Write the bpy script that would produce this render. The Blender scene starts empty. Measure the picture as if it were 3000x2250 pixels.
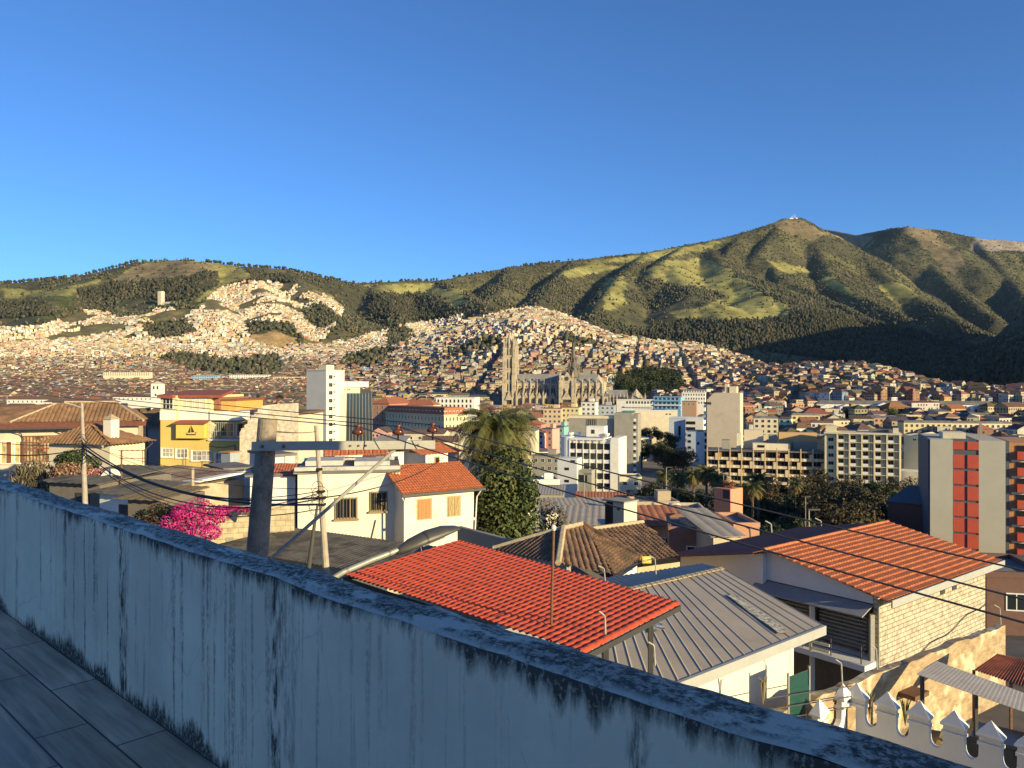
import bpy, math, random
import numpy as np
from mathutils import Vector, Matrix
R = math.radians
rnd = random.Random(7)
sc = bpy.context.scene
COL = sc.collection
F = 2254.0
CX, CY = 1500.0, 1125.0

def P(u, v, D):
    "point of the place that the photograph shows at pixel u, v (3000 px wide) at the depth D"
    return Vector(((u-CX)/F*D, D, -(v-CY)/F*D))
def XY(u, D): return Vector(((u-CX)/F*D, D))
def ZV(v, D): return -(v-CY)/F*D
S3 = 3000/2212.0

# ------------------------------------------------------------------ meshes
class MB:
    def __init__(s): s.v=[]; s.f=[]; s.m=[]; s.uv=None
    def add(s, vs, fs, mi=0, M=None):
        b=len(s.v)
        for p in vs: s.v.append(tuple(M@Vector(p)) if M is not None else tuple(p))
        for f in fs: s.f.append([b+i for i in f]); s.m.append(mi)
        return s
    def box(s, x0,y0,z0,x1,y1,z1, mi=0, M=None):
        vs=[(x0,y0,z0),(x1,y0,z0),(x1,y1,z0),(x0,y1,z0),(x0,y0,z1),(x1,y0,z1),(x1,y1,z1),(x0,y1,z1)]
        return s.add(vs,[(0,3,2,1),(4,5,6,7),(0,1,5,4),(1,2,6,5),(2,3,7,6),(3,0,4,7)],mi,M)
    def hexa(s, lo, hi, mi=0):
        "solid between two quads (each 4 points, counter-clockwise seen from above)"
        return s.add(list(lo)+list(hi),[(0,3,2,1),(4,5,6,7),(0,1,5,4),(1,2,6,5),(2,3,7,6),(3,0,4,7)],mi)
    def prism(s, poly, z0, z1, mi=0, M=None):
        n=len(poly)
        vs=[(p[0],p[1],z0) for p in poly]+[(p[0],p[1],z1) for p in poly]
        fs=[tuple(range(n))[::-1], tuple(range(n,2*n))]+[(i,(i+1)%n,n+(i+1)%n,n+i) for i in range(n)]
        return s.add(vs,fs,mi,M)
    def tube(s, pts, r, n=8, mi=0, cap=True):
        pts=[Vector(p) for p in pts]; N=len(pts)
        rs=r if isinstance(r,(list,tuple)) else [r]*N
        vs=[];fs=[]
        up=Vector((0,0,1))
        for i,p in enumerate(pts):
            t=(pts[min(i+1,N-1)]-pts[max(i-1,0)])
            if t.length<1e-9: t=Vector((0,0,1))
            t.normalize()
            a=t.cross(up)
            if a.length<.05: a=t.cross(Vector((1,0,0)))
            a.normalize(); b=a.cross(t)
            for k in range(n):
                an=2*math.pi*k/n
                vs.append(p+(a*math.cos(an)+b*math.sin(an))*rs[i])
        for i in range(N-1):
            for k in range(n):
                fs.append((i*n+k,i*n+(k+1)%n,(i+1)*n+(k+1)%n,(i+1)*n+k))
        if cap:
            fs.append(tuple(range(n))[::-1]); fs.append(tuple(range((N-1)*n,N*n)))
        return s.add(vs,fs,mi)
    def lathe(s, prof, n=16, mi=0, M=None):
        "prof: (radius, z) list"
        vs=[];fs=[]
        for r,z in prof:
            for k in range(n):
                a=2*math.pi*k/n; vs.append((r*math.cos(a),r*math.sin(a),z))
        for i in range(len(prof)-1):
            for k in range(n):
                fs.append((i*n+k,i*n+(k+1)%n,(i+1)*n+(k+1)%n,(i+1)*n+k))
        fs.append(tuple(range(n))[::-1]); fs.append(tuple(range((len(prof)-1)*n,len(prof)*n)))
        return s.add(vs,fs,mi,M)
    def sheet(s, q, n, m, fz, mi=0, thick=0.0):
        "bilinear sheet over the quad q (p00,p10,p11,p01), n x m cells, moved along its normal by fz(a,b)"
        q=[Vector(p) for p in q]
        nn=(q[1]-q[0]).cross(q[3]-q[0]).normalized()
        if nn.z<0: nn=-nn
        vs=[]
        for j in range(m+1):
            b=j/m
            for i in range(n+1):
                a=i/n
                p=q[0]*(1-a)*(1-b)+q[1]*a*(1-b)+q[2]*a*b+q[3]*(1-a)*b
                vs.append(p+nn*fz(a,b))
        fs=[(j*(n+1)+i,j*(n+1)+i+1,(j+1)*(n+1)+i+1,(j+1)*(n+1)+i) for j in range(m) for i in range(n)]
        s.add(vs,fs,mi)
        if thick:
            b0=len(vs)
            s.add([p-nn*thick for p in vs],[f[::-1] for f in fs],mi)
            o=len(s.v)-2*b0
            def ring(idx):
                for i0,i1 in zip(idx,idx[1:]):
                    s.f.append([o+i0,o+i1,o+b0+i1,o+b0+i0]); s.m.append(mi)
            ring(range(0,n+1)); ring([m*(n+1)+i for i in range(n+1)]); ring([j*(n+1) for j in range(m+1)]); ring([j*(n+1)+n for j in range(m+1)])
        return s
    def build(s, name, mats, parent=None, smooth=False, loc=None):
        me=bpy.data.meshes.new(name)
        me.from_pydata(s.v,[],s.f)
        if not isinstance(mats,(list,tuple)): mats=[mats]
        for m in mats: me.materials.append(m)
        if len(mats)>1: me.polygons.foreach_set('material_index',s.m)
        if smooth is True: me.polygons.foreach_set('use_smooth',[True]*len(s.f))
        me.update()
        o=bpy.data.objects.new(name,me); COL.objects.link(o)
        if parent is not None: o.parent=parent
        if loc is not None: o.location=loc
        return o

def tiled(mb, q, pitch, amp, rows=0, step=0.0, n=None, m=None, mi=0, thick=0.0, sharp=.7):
    "barrel tiles up a roof plane q = eave left, eave right, top right, top left; the ribs stay parallel even where the plane narrows"
    q=[Vector(p) for p in q]; e=(q[1]-q[0]); L=e.length; e.normalize()
    n=n or int(L/pitch*6); m=m or max(2,rows*3)
    def fz(a,b):
        p=q[0]*(1-a)*(1-b)+q[1]*a*(1-b)+q[2]*a*b+q[3]*(1-a)*b
        z=amp*abs(math.sin(math.pi*(p-q[0]).dot(e)/pitch))**sharp
        return z+(step*(1-((b*rows+.01*math.sin(9*a))%1.0)) if rows else 0)
    return mb.sheet(q,n,m,fz,mi,thick)
def tag(o, label=None, cat=None, group=None, kind=None):
    if label: o['label']=label
    if cat: o['category']=cat
    if group: o['group']=group
    if kind: o['kind']=kind
    return o
def empty(name, loc=(0,0,0), rz=0.0, label=None, cat=None, group=None):
    o=bpy.data.objects.new(name,None); COL.objects.link(o); o.empty_display_size=.2
    o.location=loc; o.rotation_euler=(0,0,rz)
    return tag(o,label,cat,group)
CH={}
def copy_tree(o, parent=None, kids=None):
    c=o.copy(); COL.objects.link(c); c.parent=parent
    for ch in o.children:
        copy_tree(ch,c)
    return c
def struct(o): o['kind']='structure'; return o

# ------------------------------------------------------------------ materials
MC={}
def mat(key, col, rough=.85, var=.12, scale=3.0, bump=.0, bscale=20., metal=0., spec=.3, col2=None, thr=None, obj=False, streak=0.):
    "surface of one colour with noise in it; col2 comes in blotches where the noise passes thr"
    if key in MC: return MC[key]
    m=bpy.data.materials.new(key); m.use_nodes=True; nt=m.node_tree; N=nt.nodes; L=nt.links
    b=N['Principled BSDF']; b.inputs['Roughness'].default_value=rough; b.inputs['Metallic'].default_value=metal
    b.inputs['Specular IOR Level'].default_value=spec
    geo=N.new('ShaderNodeTexCoord' if obj else 'ShaderNodeNewGeometry'); pos=geo.outputs['Object'] if obj else geo.outputs['Position']
    no=N.new('ShaderNodeTexNoise'); no.inputs['Scale'].default_value=scale; no.inputs['Detail'].default_value=6; no.inputs['Roughness'].default_value=.65
    L.new(pos,no.inputs['Vector'])
    mr=N.new('ShaderNodeMapRange'); mr.inputs[1].default_value=.3; mr.inputs[2].default_value=.7; mr.inputs[3].default_value=1-var; mr.inputs[4].default_value=1+var
    L.new(no.outputs[0],mr.inputs[0])
    mx=N.new('ShaderNodeMix'); mx.data_type='RGBA'; mx.blend_type='MULTIPLY'; mx.inputs[0].default_value=1
    mx.inputs[6].default_value=(*col,1); cur=mx.outputs[2]
    cmb=N.new('ShaderNodeCombineColor'); 
    for i in range(3): L.new(mr.outputs[0],cmb.inputs[i])
    L.new(cmb.outputs[0],mx.inputs[7])
    if col2 is not None:
        n2=N.new('ShaderNodeTexNoise'); n2.inputs['Scale'].default_value=scale*.6; n2.inputs['Detail'].default_value=8; n2.inputs['Roughness'].default_value=.7
        mp=N.new('ShaderNodeMapping'); mp.inputs['Location'].default_value=(31,17,5); 
        if streak: mp.inputs['Scale'].default_value=(1,1,streak)
        L.new(pos,mp.inputs['Vector']); L.new(mp.outputs[0],n2.inputs['Vector'])
        r2=N.new('ShaderNodeMapRange'); t=thr or .55; r2.inputs[1].default_value=t-.06; r2.inputs[2].default_value=t+.08
        L.new(n2.outputs[0],r2.inputs[0])
        m2=N.new('ShaderNodeMix'); m2.data_type='RGBA'; L.new(r2.outputs[0],m2.inputs[0]); L.new(cur,m2.inputs[6]); m2.inputs[7].default_value=(*col2,1); cur=m2.outputs[2]
    L.new(cur,b.inputs['Base Color'])
    if bump:
        bn=N.new('ShaderNodeTexNoise'); bn.inputs['Scale'].default_value=bscale; bn.inputs['Detail'].default_value=5; L.new(pos,bn.inputs['Vector'])
        bu=N.new('ShaderNodeBump'); bu.inputs['Strength'].default_value=bump; bu.inputs['Distance'].default_value=.05; L.new(bn.outputs[0],bu.inputs['Height']); L.new(bu.outputs[0],b.inputs['Normal'])
    m['_c']=0; MC[key]=m
    return m
def nodes(key):
    m=bpy.data.materials.new(key); m.use_nodes=True; MC[key]=m
    return m,m.node_tree.nodes,m.node_tree.links,m.node_tree.nodes['Principled BSDF']
def brickmat(key, c1, c2, mortar, w=.4, h=.2, ms=.012, rough=.9, ax='xz', patch=None, off=.5):
    "courses of blocks laid in the object's own coordinates"
    if key in MC: return MC[key]
    m,N,L,b=nodes(key); b.inputs['Roughness'].default_value=rough; b.inputs['Specular IOR Level'].default_value=.2
    tc=N.new('ShaderNodeTexCoord'); sp=N.new('ShaderNodeSeparateXYZ'); L.new(tc.outputs['Object'],sp.inputs[0])
    cb=N.new('ShaderNodeCombineXYZ'); ad=N.new('ShaderNodeMath'); ad.operation='ADD'; L.new(sp.outputs[0],ad.inputs[0]); L.new(sp.outputs[1],ad.inputs[1])
    L.new(ad.outputs[0] if ax=='xz' else sp.outputs[0],cb.inputs[0]); L.new(sp.outputs[2] if ax=='xz' else sp.outputs[1],cb.inputs[1])
    br=N.new('ShaderNodeTexBrick'); L.new(cb.outputs[0],br.inputs['Vector'])
    br.inputs['Color1'].default_value=(*c1,1); br.inputs['Color2'].default_value=(*c2,1); br.inputs['Mortar'].default_value=(*mortar,1)
    br.inputs['Scale'].default_value=1; br.inputs['Brick Width'].default_value=w; br.inputs['Row Height'].default_value=h; br.inputs['Mortar Size'].default_value=ms; br.inputs['Mortar Smooth'].default_value=.3; br.offset=off
    no=N.new('ShaderNodeTexNoise'); no.inputs['Scale'].default_value=2.5; no.inputs['Detail'].default_value=8; L.new(tc.outputs['Object'],no.inputs['Vector'])
    mr=N.new('ShaderNodeMapRange'); mr.inputs[1].default_value=.3; mr.inputs[2].default_value=.7; mr.inputs[3].default_value=.65; mr.inputs[4].default_value=1.2; L.new(no.outputs[0],mr.inputs[0])
    mx=N.new('ShaderNodeMix'); mx.data_type='RGBA'; mx.blend_type='MULTIPLY'; mx.inputs[0].default_value=1; L.new(br.outputs[0],mx.inputs[6]); L.new(mr.outputs[0],mx.inputs[7])
    cur=mx.outputs[2]
    if patch:
        n2=N.new('ShaderNodeTexNoise'); n2.inputs['Scale'].default_value=patch[1]; n2.inputs['Detail'].default_value=6; L.new(tc.outputs['Object'],n2.inputs['Vector'])
        r2=N.new('ShaderNodeMapRange'); r2.inputs[1].default_value=patch[2]-.04; r2.inputs[2].default_value=patch[2]+.05; L.new(n2.outputs[0],r2.inputs[0])
        m2=N.new('ShaderNodeMix'); m2.data_type='RGBA'; L.new(r2.outputs[0],m2.inputs[0]); L.new(cur,m2.inputs[6]); m2.inputs[7].default_value=(*patch[0],1); cur=m2.outputs[2]
    L.new(cur,b.inputs['Base Color'])
    bu=N.new('ShaderNodeBump'); bu.inputs['Strength'].default_value=.6; bu.inputs['Distance'].default_value=.02; bu.invert=True; L.new(br.outputs[1],bu.inputs['Height']); L.new(bu.outputs[0],b.inputs['Normal'])
    return m
def glassmat(key, col=(.02,.025,.03), rough=.08):
    if key in MC: return MC[key]
    m,N,L,b=nodes(key); b.inputs['Base Color'].default_value=(*col,1); b.inputs['Roughness'].default_value=rough; b.inputs['Specular IOR Level'].default_value=.6
    return m

# ------------------------------------------------------------------ noise
def _h(ix,iy,s):
    n=(ix.astype(np.int64)*374761393+iy.astype(np.int64)*668265263+s*1442695041)&0x7fffffff
    n=((n^(n>>13))*1274126177)&0x7fffffff
    n=n^(n>>16)
    return (n&0xffff)/65535.0
def vnoise(x,y,s=0):
    x=np.asarray(x,float);y=np.asarray(y,float)
    ix=np.floor(x);iy=np.floor(y);fx=x-ix;fy=y-iy
    fx=fx*fx*(3-2*fx);fy=fy*fy*(3-2*fy)
    a=_h(ix,iy,s);b=_h(ix+1,iy,s);c=_h(ix,iy+1,s);d=_h(ix+1,iy+1,s)
    return (a*(1-fx)+b*fx)*(1-fy)+(c*(1-fx)+d*fx)*fy
def fbm(x,y,o=5,s=0,g=.5):
    t=0;a=1;n=0
    for i in range(o):
        t=t+a*vnoise(x*2**i,y*2**i,s+i*7);n+=a;a*=g
    return t/n
def ridged(x,y,o=4,s=0):
    t=0;a=1;n=0
    for i in range(o):
        t=t+a*(1-np.abs(2*vnoise(x*2**i,y*2**i,s+i*7)-1));n+=a;a*=.5
    return t/n
def inpoly(u,v,poly):
    u=np.asarray(u);v=np.asarray(v);c=np.zeros(u.shape,bool)
    n=len(poly)
    for i in range(n):
        x1,y1=poly[i];x2,y2=poly[(i+1)%n]
        if y1==y2: continue
        k=((y1>v)!=(y2>v))&(u<(x2-x1)*(v-y1)/(y2-y1)+x1)
        c^=k
    return c

# ------------------------------------------------------------------ camera, sun, sky
cam=bpy.data.cameras.new('camera'); cam.sensor_width=36; cam.lens=36*F/3000; cam.clip_start=.05; cam.clip_end=40000
co=bpy.data.objects.new('camera',cam); COL.objects.link(co); co.rotation_euler=(R(90),0,0); sc.camera=co
SUN_AZ, SUN_EL = 48, 13      # degrees to the right of straight behind the camera, above the horizon
to_sun=Vector((math.sin(R(SUN_AZ))*math.cos(R(SUN_EL)),-math.cos(R(SUN_AZ))*math.cos(R(SUN_EL)),math.sin(R(SUN_EL))))
sl=bpy.data.lights.new('sun','SUN'); sl.energy=4.8; sl.angle=R(.5); sl.color=(1,.81,.43)
so=bpy.data.objects.new('sun',sl); COL.objects.link(so); so.rotation_euler=to_sun.to_track_quat('Z','Y').to_euler()
w=bpy.data.worlds.new('World'); sc.world=w; w.use_nodes=True
wn=w.node_tree.nodes; sk=wn.new('ShaderNodeTexSky'); sk.sky_type='NISHITA'; sk.sun_disc=False
sk.sun_elevation=R(SUN_EL); sk.sun_rotation=R(180-SUN_AZ); sk.altitude=2800; sk.air_density=1.1; sk.dust_density=2.6; sk.ozone_density=6.6
wn['Background'].inputs[1].default_value=.115
w.node_tree.links.new(sk.outputs[0],wn['Background'].inputs[0])
sc.view_settings.view_transform='Standard'; sc.view_settings.look='None'; sc.view_settings.exposure=.82; sc.view_settings.gamma=1
sc.cycles.use_denoising=True; sc.cycles.denoiser='OPENIMAGEDENOISE'; sc.cycles.denoising_input_passes='RGB_ALBEDO_NORMAL'; sc.cycles.denoising_prefilter='ACCURATE'
sc.cycles.max_bounces=5; sc.cycles.diffuse_bounces=3; sc.cycles.glossy_bounces=2; sc.cycles.transmission_bounces=2
# ------------------------------------------------------------------ terrain: one sheet, polar grid round the terrace
FQ, QX, QY = 1662.0, 1106.0, 829.5
xs=np.array([-500,0,400,750,1150,1500,1850,2212,2700],float)
common=[(0,-10.3),(30,-10.6),(60,-13),(100,-19),(150,-30),(200,-37),(300,-40)]
tab=[
 [(450,-36),(600,-30),(900,-26),(1200,-24),(1600,-14),(2000,20),(2400,70),(2800,140),(3200,230),(3700,330),(4300,380),(9000,400)],
 [(450,-36),(600,-30),(900,-26),(1200,-24),(1600,-12),(2000,22),(2400,72),(2800,140),(3200,235),(3700,340),(4300,400),(9000,420)],
 [(450,-36),(600,-30),(900,-26),(1200,-24),(1600,-10),(2000,24),(2400,75),(2800,150),(3200,260),(3700,390),(4300,480),(9000,450)],
 [(450,-37),(600,-32),(900,-28),(1200,-22),(1600,5),(2000,52),(2400,100),(2800,125),(3200,180),(3700,260),(4300,380),(9000,600)],
 [(450,-38),(600,-33),(900,-27),(1200,8),(1600,82),(2000,168),(2300,228),(2600,205),(3100,190),(3700,300),(4300,420),(9000,800)],
 [(450,-38),(600,-33),(900,-20),(1200,8),(1500,45),(1800,91),(2100,60),(2500,30),(3000,110),(3700,230),(4300,300),(5500,380),(9000,600)],
 [(450,-37),(600,-29),(850,-8),(1100,14),(1300,30),(1600,-15),(2000,-60),(2500,-20),(3000,60),(3700,170),(4300,240),(5500,320),(9000,550)],
 [(450,-37),(600,-27),(750,-17),(900,-11),(1100,-35),(1500,-70),(2000,-70),(2500,-40),(3000,30),(3700,130),(4300,200),(5500,280),(9000,550)],
 [(450,-37),(600,-30),(750,-22),(900,-20),(1100,-40),(1500,-70),(2000,-60),(2500,-30),(3000,30),(3700,130),(4300,200),(5500,280),(9000,550)]]
Dk=np.concatenate([[d for d,_ in common],np.linspace(320,9000,435)])
commonR=[(0,-10.5),(22,-11),(30,-14),(45,-16),(60,-18),(100,-24),(150,-33),(200,-38),(300,-40)]
T=np.array([np.interp(Dk,[d for d,_ in (commonR if i>4 else common)+t],[z for _,z in (commonR if i>4 else common)+t]) for i,t in enumerate(tab)])
k=np.exp(-np.linspace(-2,2,13)**2);k/=k.sum()
for i in range(len(T)):
    pz=np.pad(T[i],6,mode='edge'); sm=np.convolve(pz,k,'valid'); T[i][7:]=sm[7:]
def base_z(uq,D):
    uq=np.clip(uq,xs[0],xs[-1]-1e-6); j=np.clip(np.searchsorted(xs,uq,side='right')-1,0,len(xs)-2)
    a=(uq-xs[j])/(xs[j+1]-xs[j]); a=a*a*(3-2*a)*.6+a*.4
    i=np.clip(np.searchsorted(Dk,D,side='right')-1,0,len(Dk)-2); b=np.clip((D-Dk[i])/(Dk[i+1]-Dk[i]),0,1)
    g=lambda jj:T[jj,i]*(1-b)+T[jj,i+1]*b
    return g(j)*(1-a)+g(j+1)*a
def q3(x,y,D): return ((x-QX)/FQ*D, D, -(y-QY)/FQ*D)
# crests and spurs of the hills: (points at x, y, distance), slope of their flanks
RIDGES=[
 ([(-300,618,4300),(0,613,4300),(100,606,4300),(200,592,4300),(300,567,4300),(400,562,4300),(520,575,4400),(620,582,4500),(700,600,4550),(760,612,4650)],.55),
 ([(400,562,4300),(450,640,3500),(500,705,2900)],.40),
 ([(620,582,4500),(690,650,3700),(730,705,3100)],.50),
 ([(200,592,4300),(110,650,3500),(80,700,3000)],.42),
 ([(520,575,4400),(580,640,3600),(600,700,2900)],.42),
 ([(750,612,4600),(850,608,4800),(950,606,5000),(1100,578,5200),(1240,563,5400),(1400,545,5600)],.74),([(1400,545,5600),(1540,519,5800),(1640,493,5900),(1690,474,6000),(1715,472,6000),(1735,473,6000)],.80),
 ([(820,612,4700),(830,650,4100),(870,700,3500)],.62),
 ([(950,606,5000),(1010,640,4200),(1060,665,3700)],.6),
 ([(1100,578,5200),(1090,620,4500),(1040,660,3900)],.6),
 ([(1240,563,5400),(1190,618,4500),(1160,655,3900)],.6),
 ([(1400,545,5600),(1340,595,4800),(1300,650,4000),(1270,700,3500)],.6),
 ([(1480,530,5700),(1420,572,5000),(1410,590,4800)],.6),([(1600,506,5850),(1560,560,5300),(1575,585,4900)],.7),
 ([(1540,540,5600),(1575,585,4900),(1650,632,4300),(1712,667,3950)],.42),
 ([(1450,575,5000),(1500,640,4250),(1570,690,3650)],.38),
 ([(1690,474,6000),(1640,545,5450),(1690,600,5000),(1800,655,4500),(1900,700,4000)],.66),
 ([(1715,472,6000),(1760,525,5700),(1795,590,5200),(1860,640,4700),(1960,690,4200)],.70),
 ([(1735,473,6000),(1800,507,5900),(1870,562,5600),(1990,642,5000),(2105,716,4300),(2210,770,3700)],.72),
 ([(1770,494,9000),(1800,498,8700),(1850,508,8000),(1895,499,7400),(1960,490,6900),(2040,501,7000),(2120,516,6800),(2212,522,6800),(2500,530,6800)],.70),
 ([(1960,490,6900),(2005,560,6400),(2060,620,5800),(2150,690,5000)],.78),
 ([(2110,516,6800),(2180,600,6000),(2260,690,5000)],.78),
 ([(2095,530,8500),(2125,508,8500),(2140,504,8500),(2170,500,8500),(2190,505,8500),(2240,508,8500),(2500,520,8500)],.9)]
RW=[([q3(*p) for p in pts],s) for pts,s in RIDGES]+[([(1750,1560,380),(2060,2200,490),(2480,2900,545),(2950,3500,580)],.66)]  # last ridge: crest out of view, added to cast shade on the forest
def height(x,y):
    r=np.hypot(x,y)
    front=y>r*.62
    D=np.where(front,y,r*.62); uq=np.where(front,QX+FQ*x/np.maximum(D,1e-6),np.where(x>0,3200,-1000))
    z=base_z(uq,D)
    z=np.where(y<0,np.minimum(z,-10.3-.02*r),z)
    nz=fbm(x/420,y/420,4,3)-.5; n2=fbm(x/110,y/110,3,9)-.5; rg=ridged(x/650+.3,y/650,3,5)
    far=np.clip((D-2300)/900,0,1)*front
    z=z+far*(nz*60+n2*18)
    best=np.full(x.shape,-1e9); near=np.full(x.shape,1e9)
    wob=1+.55*(rg-.6)+.25*nz
    for pts,s in RW:
        for a,b in zip(pts,pts[1:]):
            ax,ay,az=a; bx,by,bz=b; dx,dy=bx-ax,by-ay; L2=dx*dx+dy*dy
            t=np.clip(((x-ax)*dx+(y-ay)*dy)/L2,0,1)
            d=np.hypot(x-ax-t*dx,y-ay-t*dy)
            zz=az+t*(bz-az)-(np.sqrt(d*d+30*30)-30)*s*np.clip(wob,.5,1.5)
            k=zz>best; near=np.where(k,d,near); best=np.where(k,zz,best)
    a=np.clip(near/260,0,1)
    best=best+a*(nz*70+n2*26)+(1-a)*n2*8
    m=np.maximum(z,best); kk=25.0
    sm=m+kk*np.log1p(np.exp(-np.abs(z-best)/kk))*np.exp(-np.abs(z-best)/60)*.5
    return np.where(front&(D>1400),sm,z)
th=np.concatenate([np.linspace(-180,-46,44)[:-1],np.linspace(-46,46,560),np.linspace(46,180,44)[1:]])
rr=np.concatenate([np.geomspace(1.5,1000,110),np.linspace(1010,9600,560)[1:],[11000,14000]])
TH,RR=np.meshgrid(np.radians(th),rr)
GX,GY=RR*np.sin(TH),RR*np.cos(TH)
GZ=height(GX,GY)
lth=np.radians(th)
def TZ(x,y):
    "height of the ground sheet at x, y (arrays or numbers)"
    x=np.asarray(x,float);y=np.asarray(y,float)
    r=np.hypot(x,y);t=np.arctan2(x,y)
    i=np.clip(np.searchsorted(rr,r)-1,0,len(rr)-2);j=np.clip(np.searchsorted(lth,t)-1,0,len(lth)-2)
    b=np.clip((r-rr[i])/(rr[i+1]-rr[i]),0,1);a=np.clip((t-lth[j])/(lth[j+1]-lth[j]),0,1)
    return (GZ[i,j]*(1-a)+GZ[i,j+1]*a)*(1-b)+(GZ[i+1,j]*(1-a)+GZ[i+1,j+1]*a)*b
def Hf(x,y): return float(TZ(x,y))
UQ=QX+FQ*GX/np.maximum(GY,1); VQ=QY-FQ*GZ/np.maximum(GY,1)
inview=GY>50
GRASS=[[(232,612),(300,570),(330,563),(420,562),(525,578),(545,600),(470,622),(430,600),(380,594),(340,600)],
 [(430,628),(520,622),(560,606),(640,618),(720,640),(740,668),(600,655),(530,662),(470,690),(425,690)],
 [(10,622),(110,628),(180,612),(230,600),(150,640),(90,655),(10,645)],
 [(330,690),(420,690),(440,720),(380,735),(330,720)],
 [(500,735),(560,720),(540,755),(480,760)],
 [(330,772),(400,765),(480,775),(470,790),(340,790)],
 [(795,617),(870,612),(940,612),(985,642),(905,632),(860,640),(810,634)],
 [(950,628),(1010,622),(1000,668),(960,660)],
 [(1180,592),(1290,568),(1340,578),(1240,602)],
 [(1300,600),(1350,596),(1350,660),(1300,672)],
 [(1250,570),(1400,548),(1560,519),(1540,535),(1400,565)],
 [(1395,585),(1440,562),(1530,560),(1575,582),(1625,622),(1714,666),(1700,680),(1640,692),(1560,700),(1470,692),(1440,672),(1520,662),(1570,640),(1500,618),(1440,612)],
 [(1768,588),(1800,598),(1855,642),(1800,628)],[(1890,612),(1940,612),(1990,642),(1925,648)],
 [(1650,560),(1720,575),(1760,590),(1700,590)]]
DRY=[[(1655,480),(1715,468),(1790,505),(1750,520),(1700,500)],[(1775,490),(1860,505),(1890,515),(1870,535),(1800,512)],[(1940,488),(2000,488),(2090,560),(2060,600),(2000,540)],
 [(235,612),(300,570),(420,562),(470,580),(400,598),(330,600)]]
EARTH=[[(545,722),(600,714),(646,734),(612,754),(570,750)]]
ROCK=[[(2095,540),(2110,490),(2240,490),(2240,545)]]
FOREST=[[(300,612),(370,606),(420,592),(466,590),(470,612),(425,640),(370,652),(310,645)],[(160,630),(240,612),(290,622),(280,645),(190,655)],[(0,655),(100,650),(115,680),(0,690)],
 [(800,640),(900,634),(975,660),(960,690),(880,690),(800,690)],[(530,585),(600,590),(640,612),(560,610)],
 [(1350,720),(1480,690),(1640,696),(1760,670),(1900,700),(2212,770),(2212,860),(2050,828),(1750,770),(1450,735)]]
CITYP=[(-60,712),(60,708),(110,700),(180,672),(230,672),(260,690),(300,684),(370,655),(430,672),(455,640),(490,612),(560,606),(640,616),(700,636),(744,668),(725,700),(690,742),(760,735),(850,708),(940,692),(1060,668),(1150,660),(1220,664),(1240,652),(1270,655),(1290,690),(1330,690),(1400,690),(1395,720),(1440,735),(1600,758),(1750,773),(1900,802),(2050,832),(2270,854),(2270,1100),(-60,1100)]
GREENS=[[(325,772),(400,762),(490,778),(600,770),(620,790),(580,815),(480,812),(400,800)],[(830,712),(870,705),(890,720),(880,750),(840,748)],[(740,775),(850,752),(860,765),(800,800),(740,795)],
 [(955,775),(1000,745),(1085,730),(1085,750),(1000,770)],[(1330,815),(1410,795),(1460,815),(1480,850),(1420,862),(1330,850)],[(300,700),(400,690),(430,720),(330,735)],[(525,700),(590,694),(640,704),(655,750),(640,735),(600,714),(545,722)],
 [(60,640),(170,640),(160,675),(60,695)],[(330,640),(420,640),(420,668),(340,668)],[(650,668),(700,655),(735,690),(700,715),(660,700)],[(1180,735),(1240,728),(1300,745),(1240,752)]]
def inany(u,v,ps):
    c=np.zeros(np.shape(u),bool)
    for p in ps: c|=inpoly(u,v,p)
    return c
def warp(u,v,x,y):
    return u+(fbm(x/60,y/60,3,21)-.5)*26, v+(fbm(x/60,y/60,3,22)-.5)*9
wu,wv=warp(UQ,VQ,GX,GY)
def cityD(x,y): return (y<np.where(QX+FQ*x/np.maximum(y,1)>1000,2500,4700))
city=inpoly(UQ,VQ,CITYP)&inview&cityD(GX,GY)
CC=np.zeros(GX.shape+(3,)); CC[:]=(.074,.070,.038)
sc1=fbm(GX/260,GY/260,5,31)[...,None]
CC=CC*(1-np.clip((sc1-.45)*5,0,1))+np.array((.120,.110,.052))*np.clip((sc1-.45)*5,0,1)
def paint(ps,col,var=.25):
    k=inany(wu,wv,ps)&inview
    n=1+var*2*(fbm(GX/90,GY/90,4,41)[k]-.5)[:,None]
    CC[k]=np.array(col)*n
paint(GRASS,(.255,.236,.080),.55); paint(DRY,(.20,.155,.085),.4); paint(FOREST,(.030,.038,.020)); paint(ROCK,(.25,.21,.17),.5)
CC[city]=(.20,.175,.145)
CC[city&(UQ<800)&(VQ<742)]=(.15,.13,.06)
paint([p for p in GREENS],(.075,.085,.03),.4); paint(EARTH,(.42,.28,.13),.5)
CC[(~inview)|(GY<420)]=(.18,.155,.125)
ny,nx=GX.shape
vs=np.stack([GX,GY,GZ],-1).reshape(-1,3)
i,j=np.meshgrid(np.arange(ny-1),np.arange(nx-1),indexing='ij'); a=(i*nx+j).ravel()
fs=np.stack([a,a+1,a+nx+1,a+nx],1)[:, ::-1]
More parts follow.
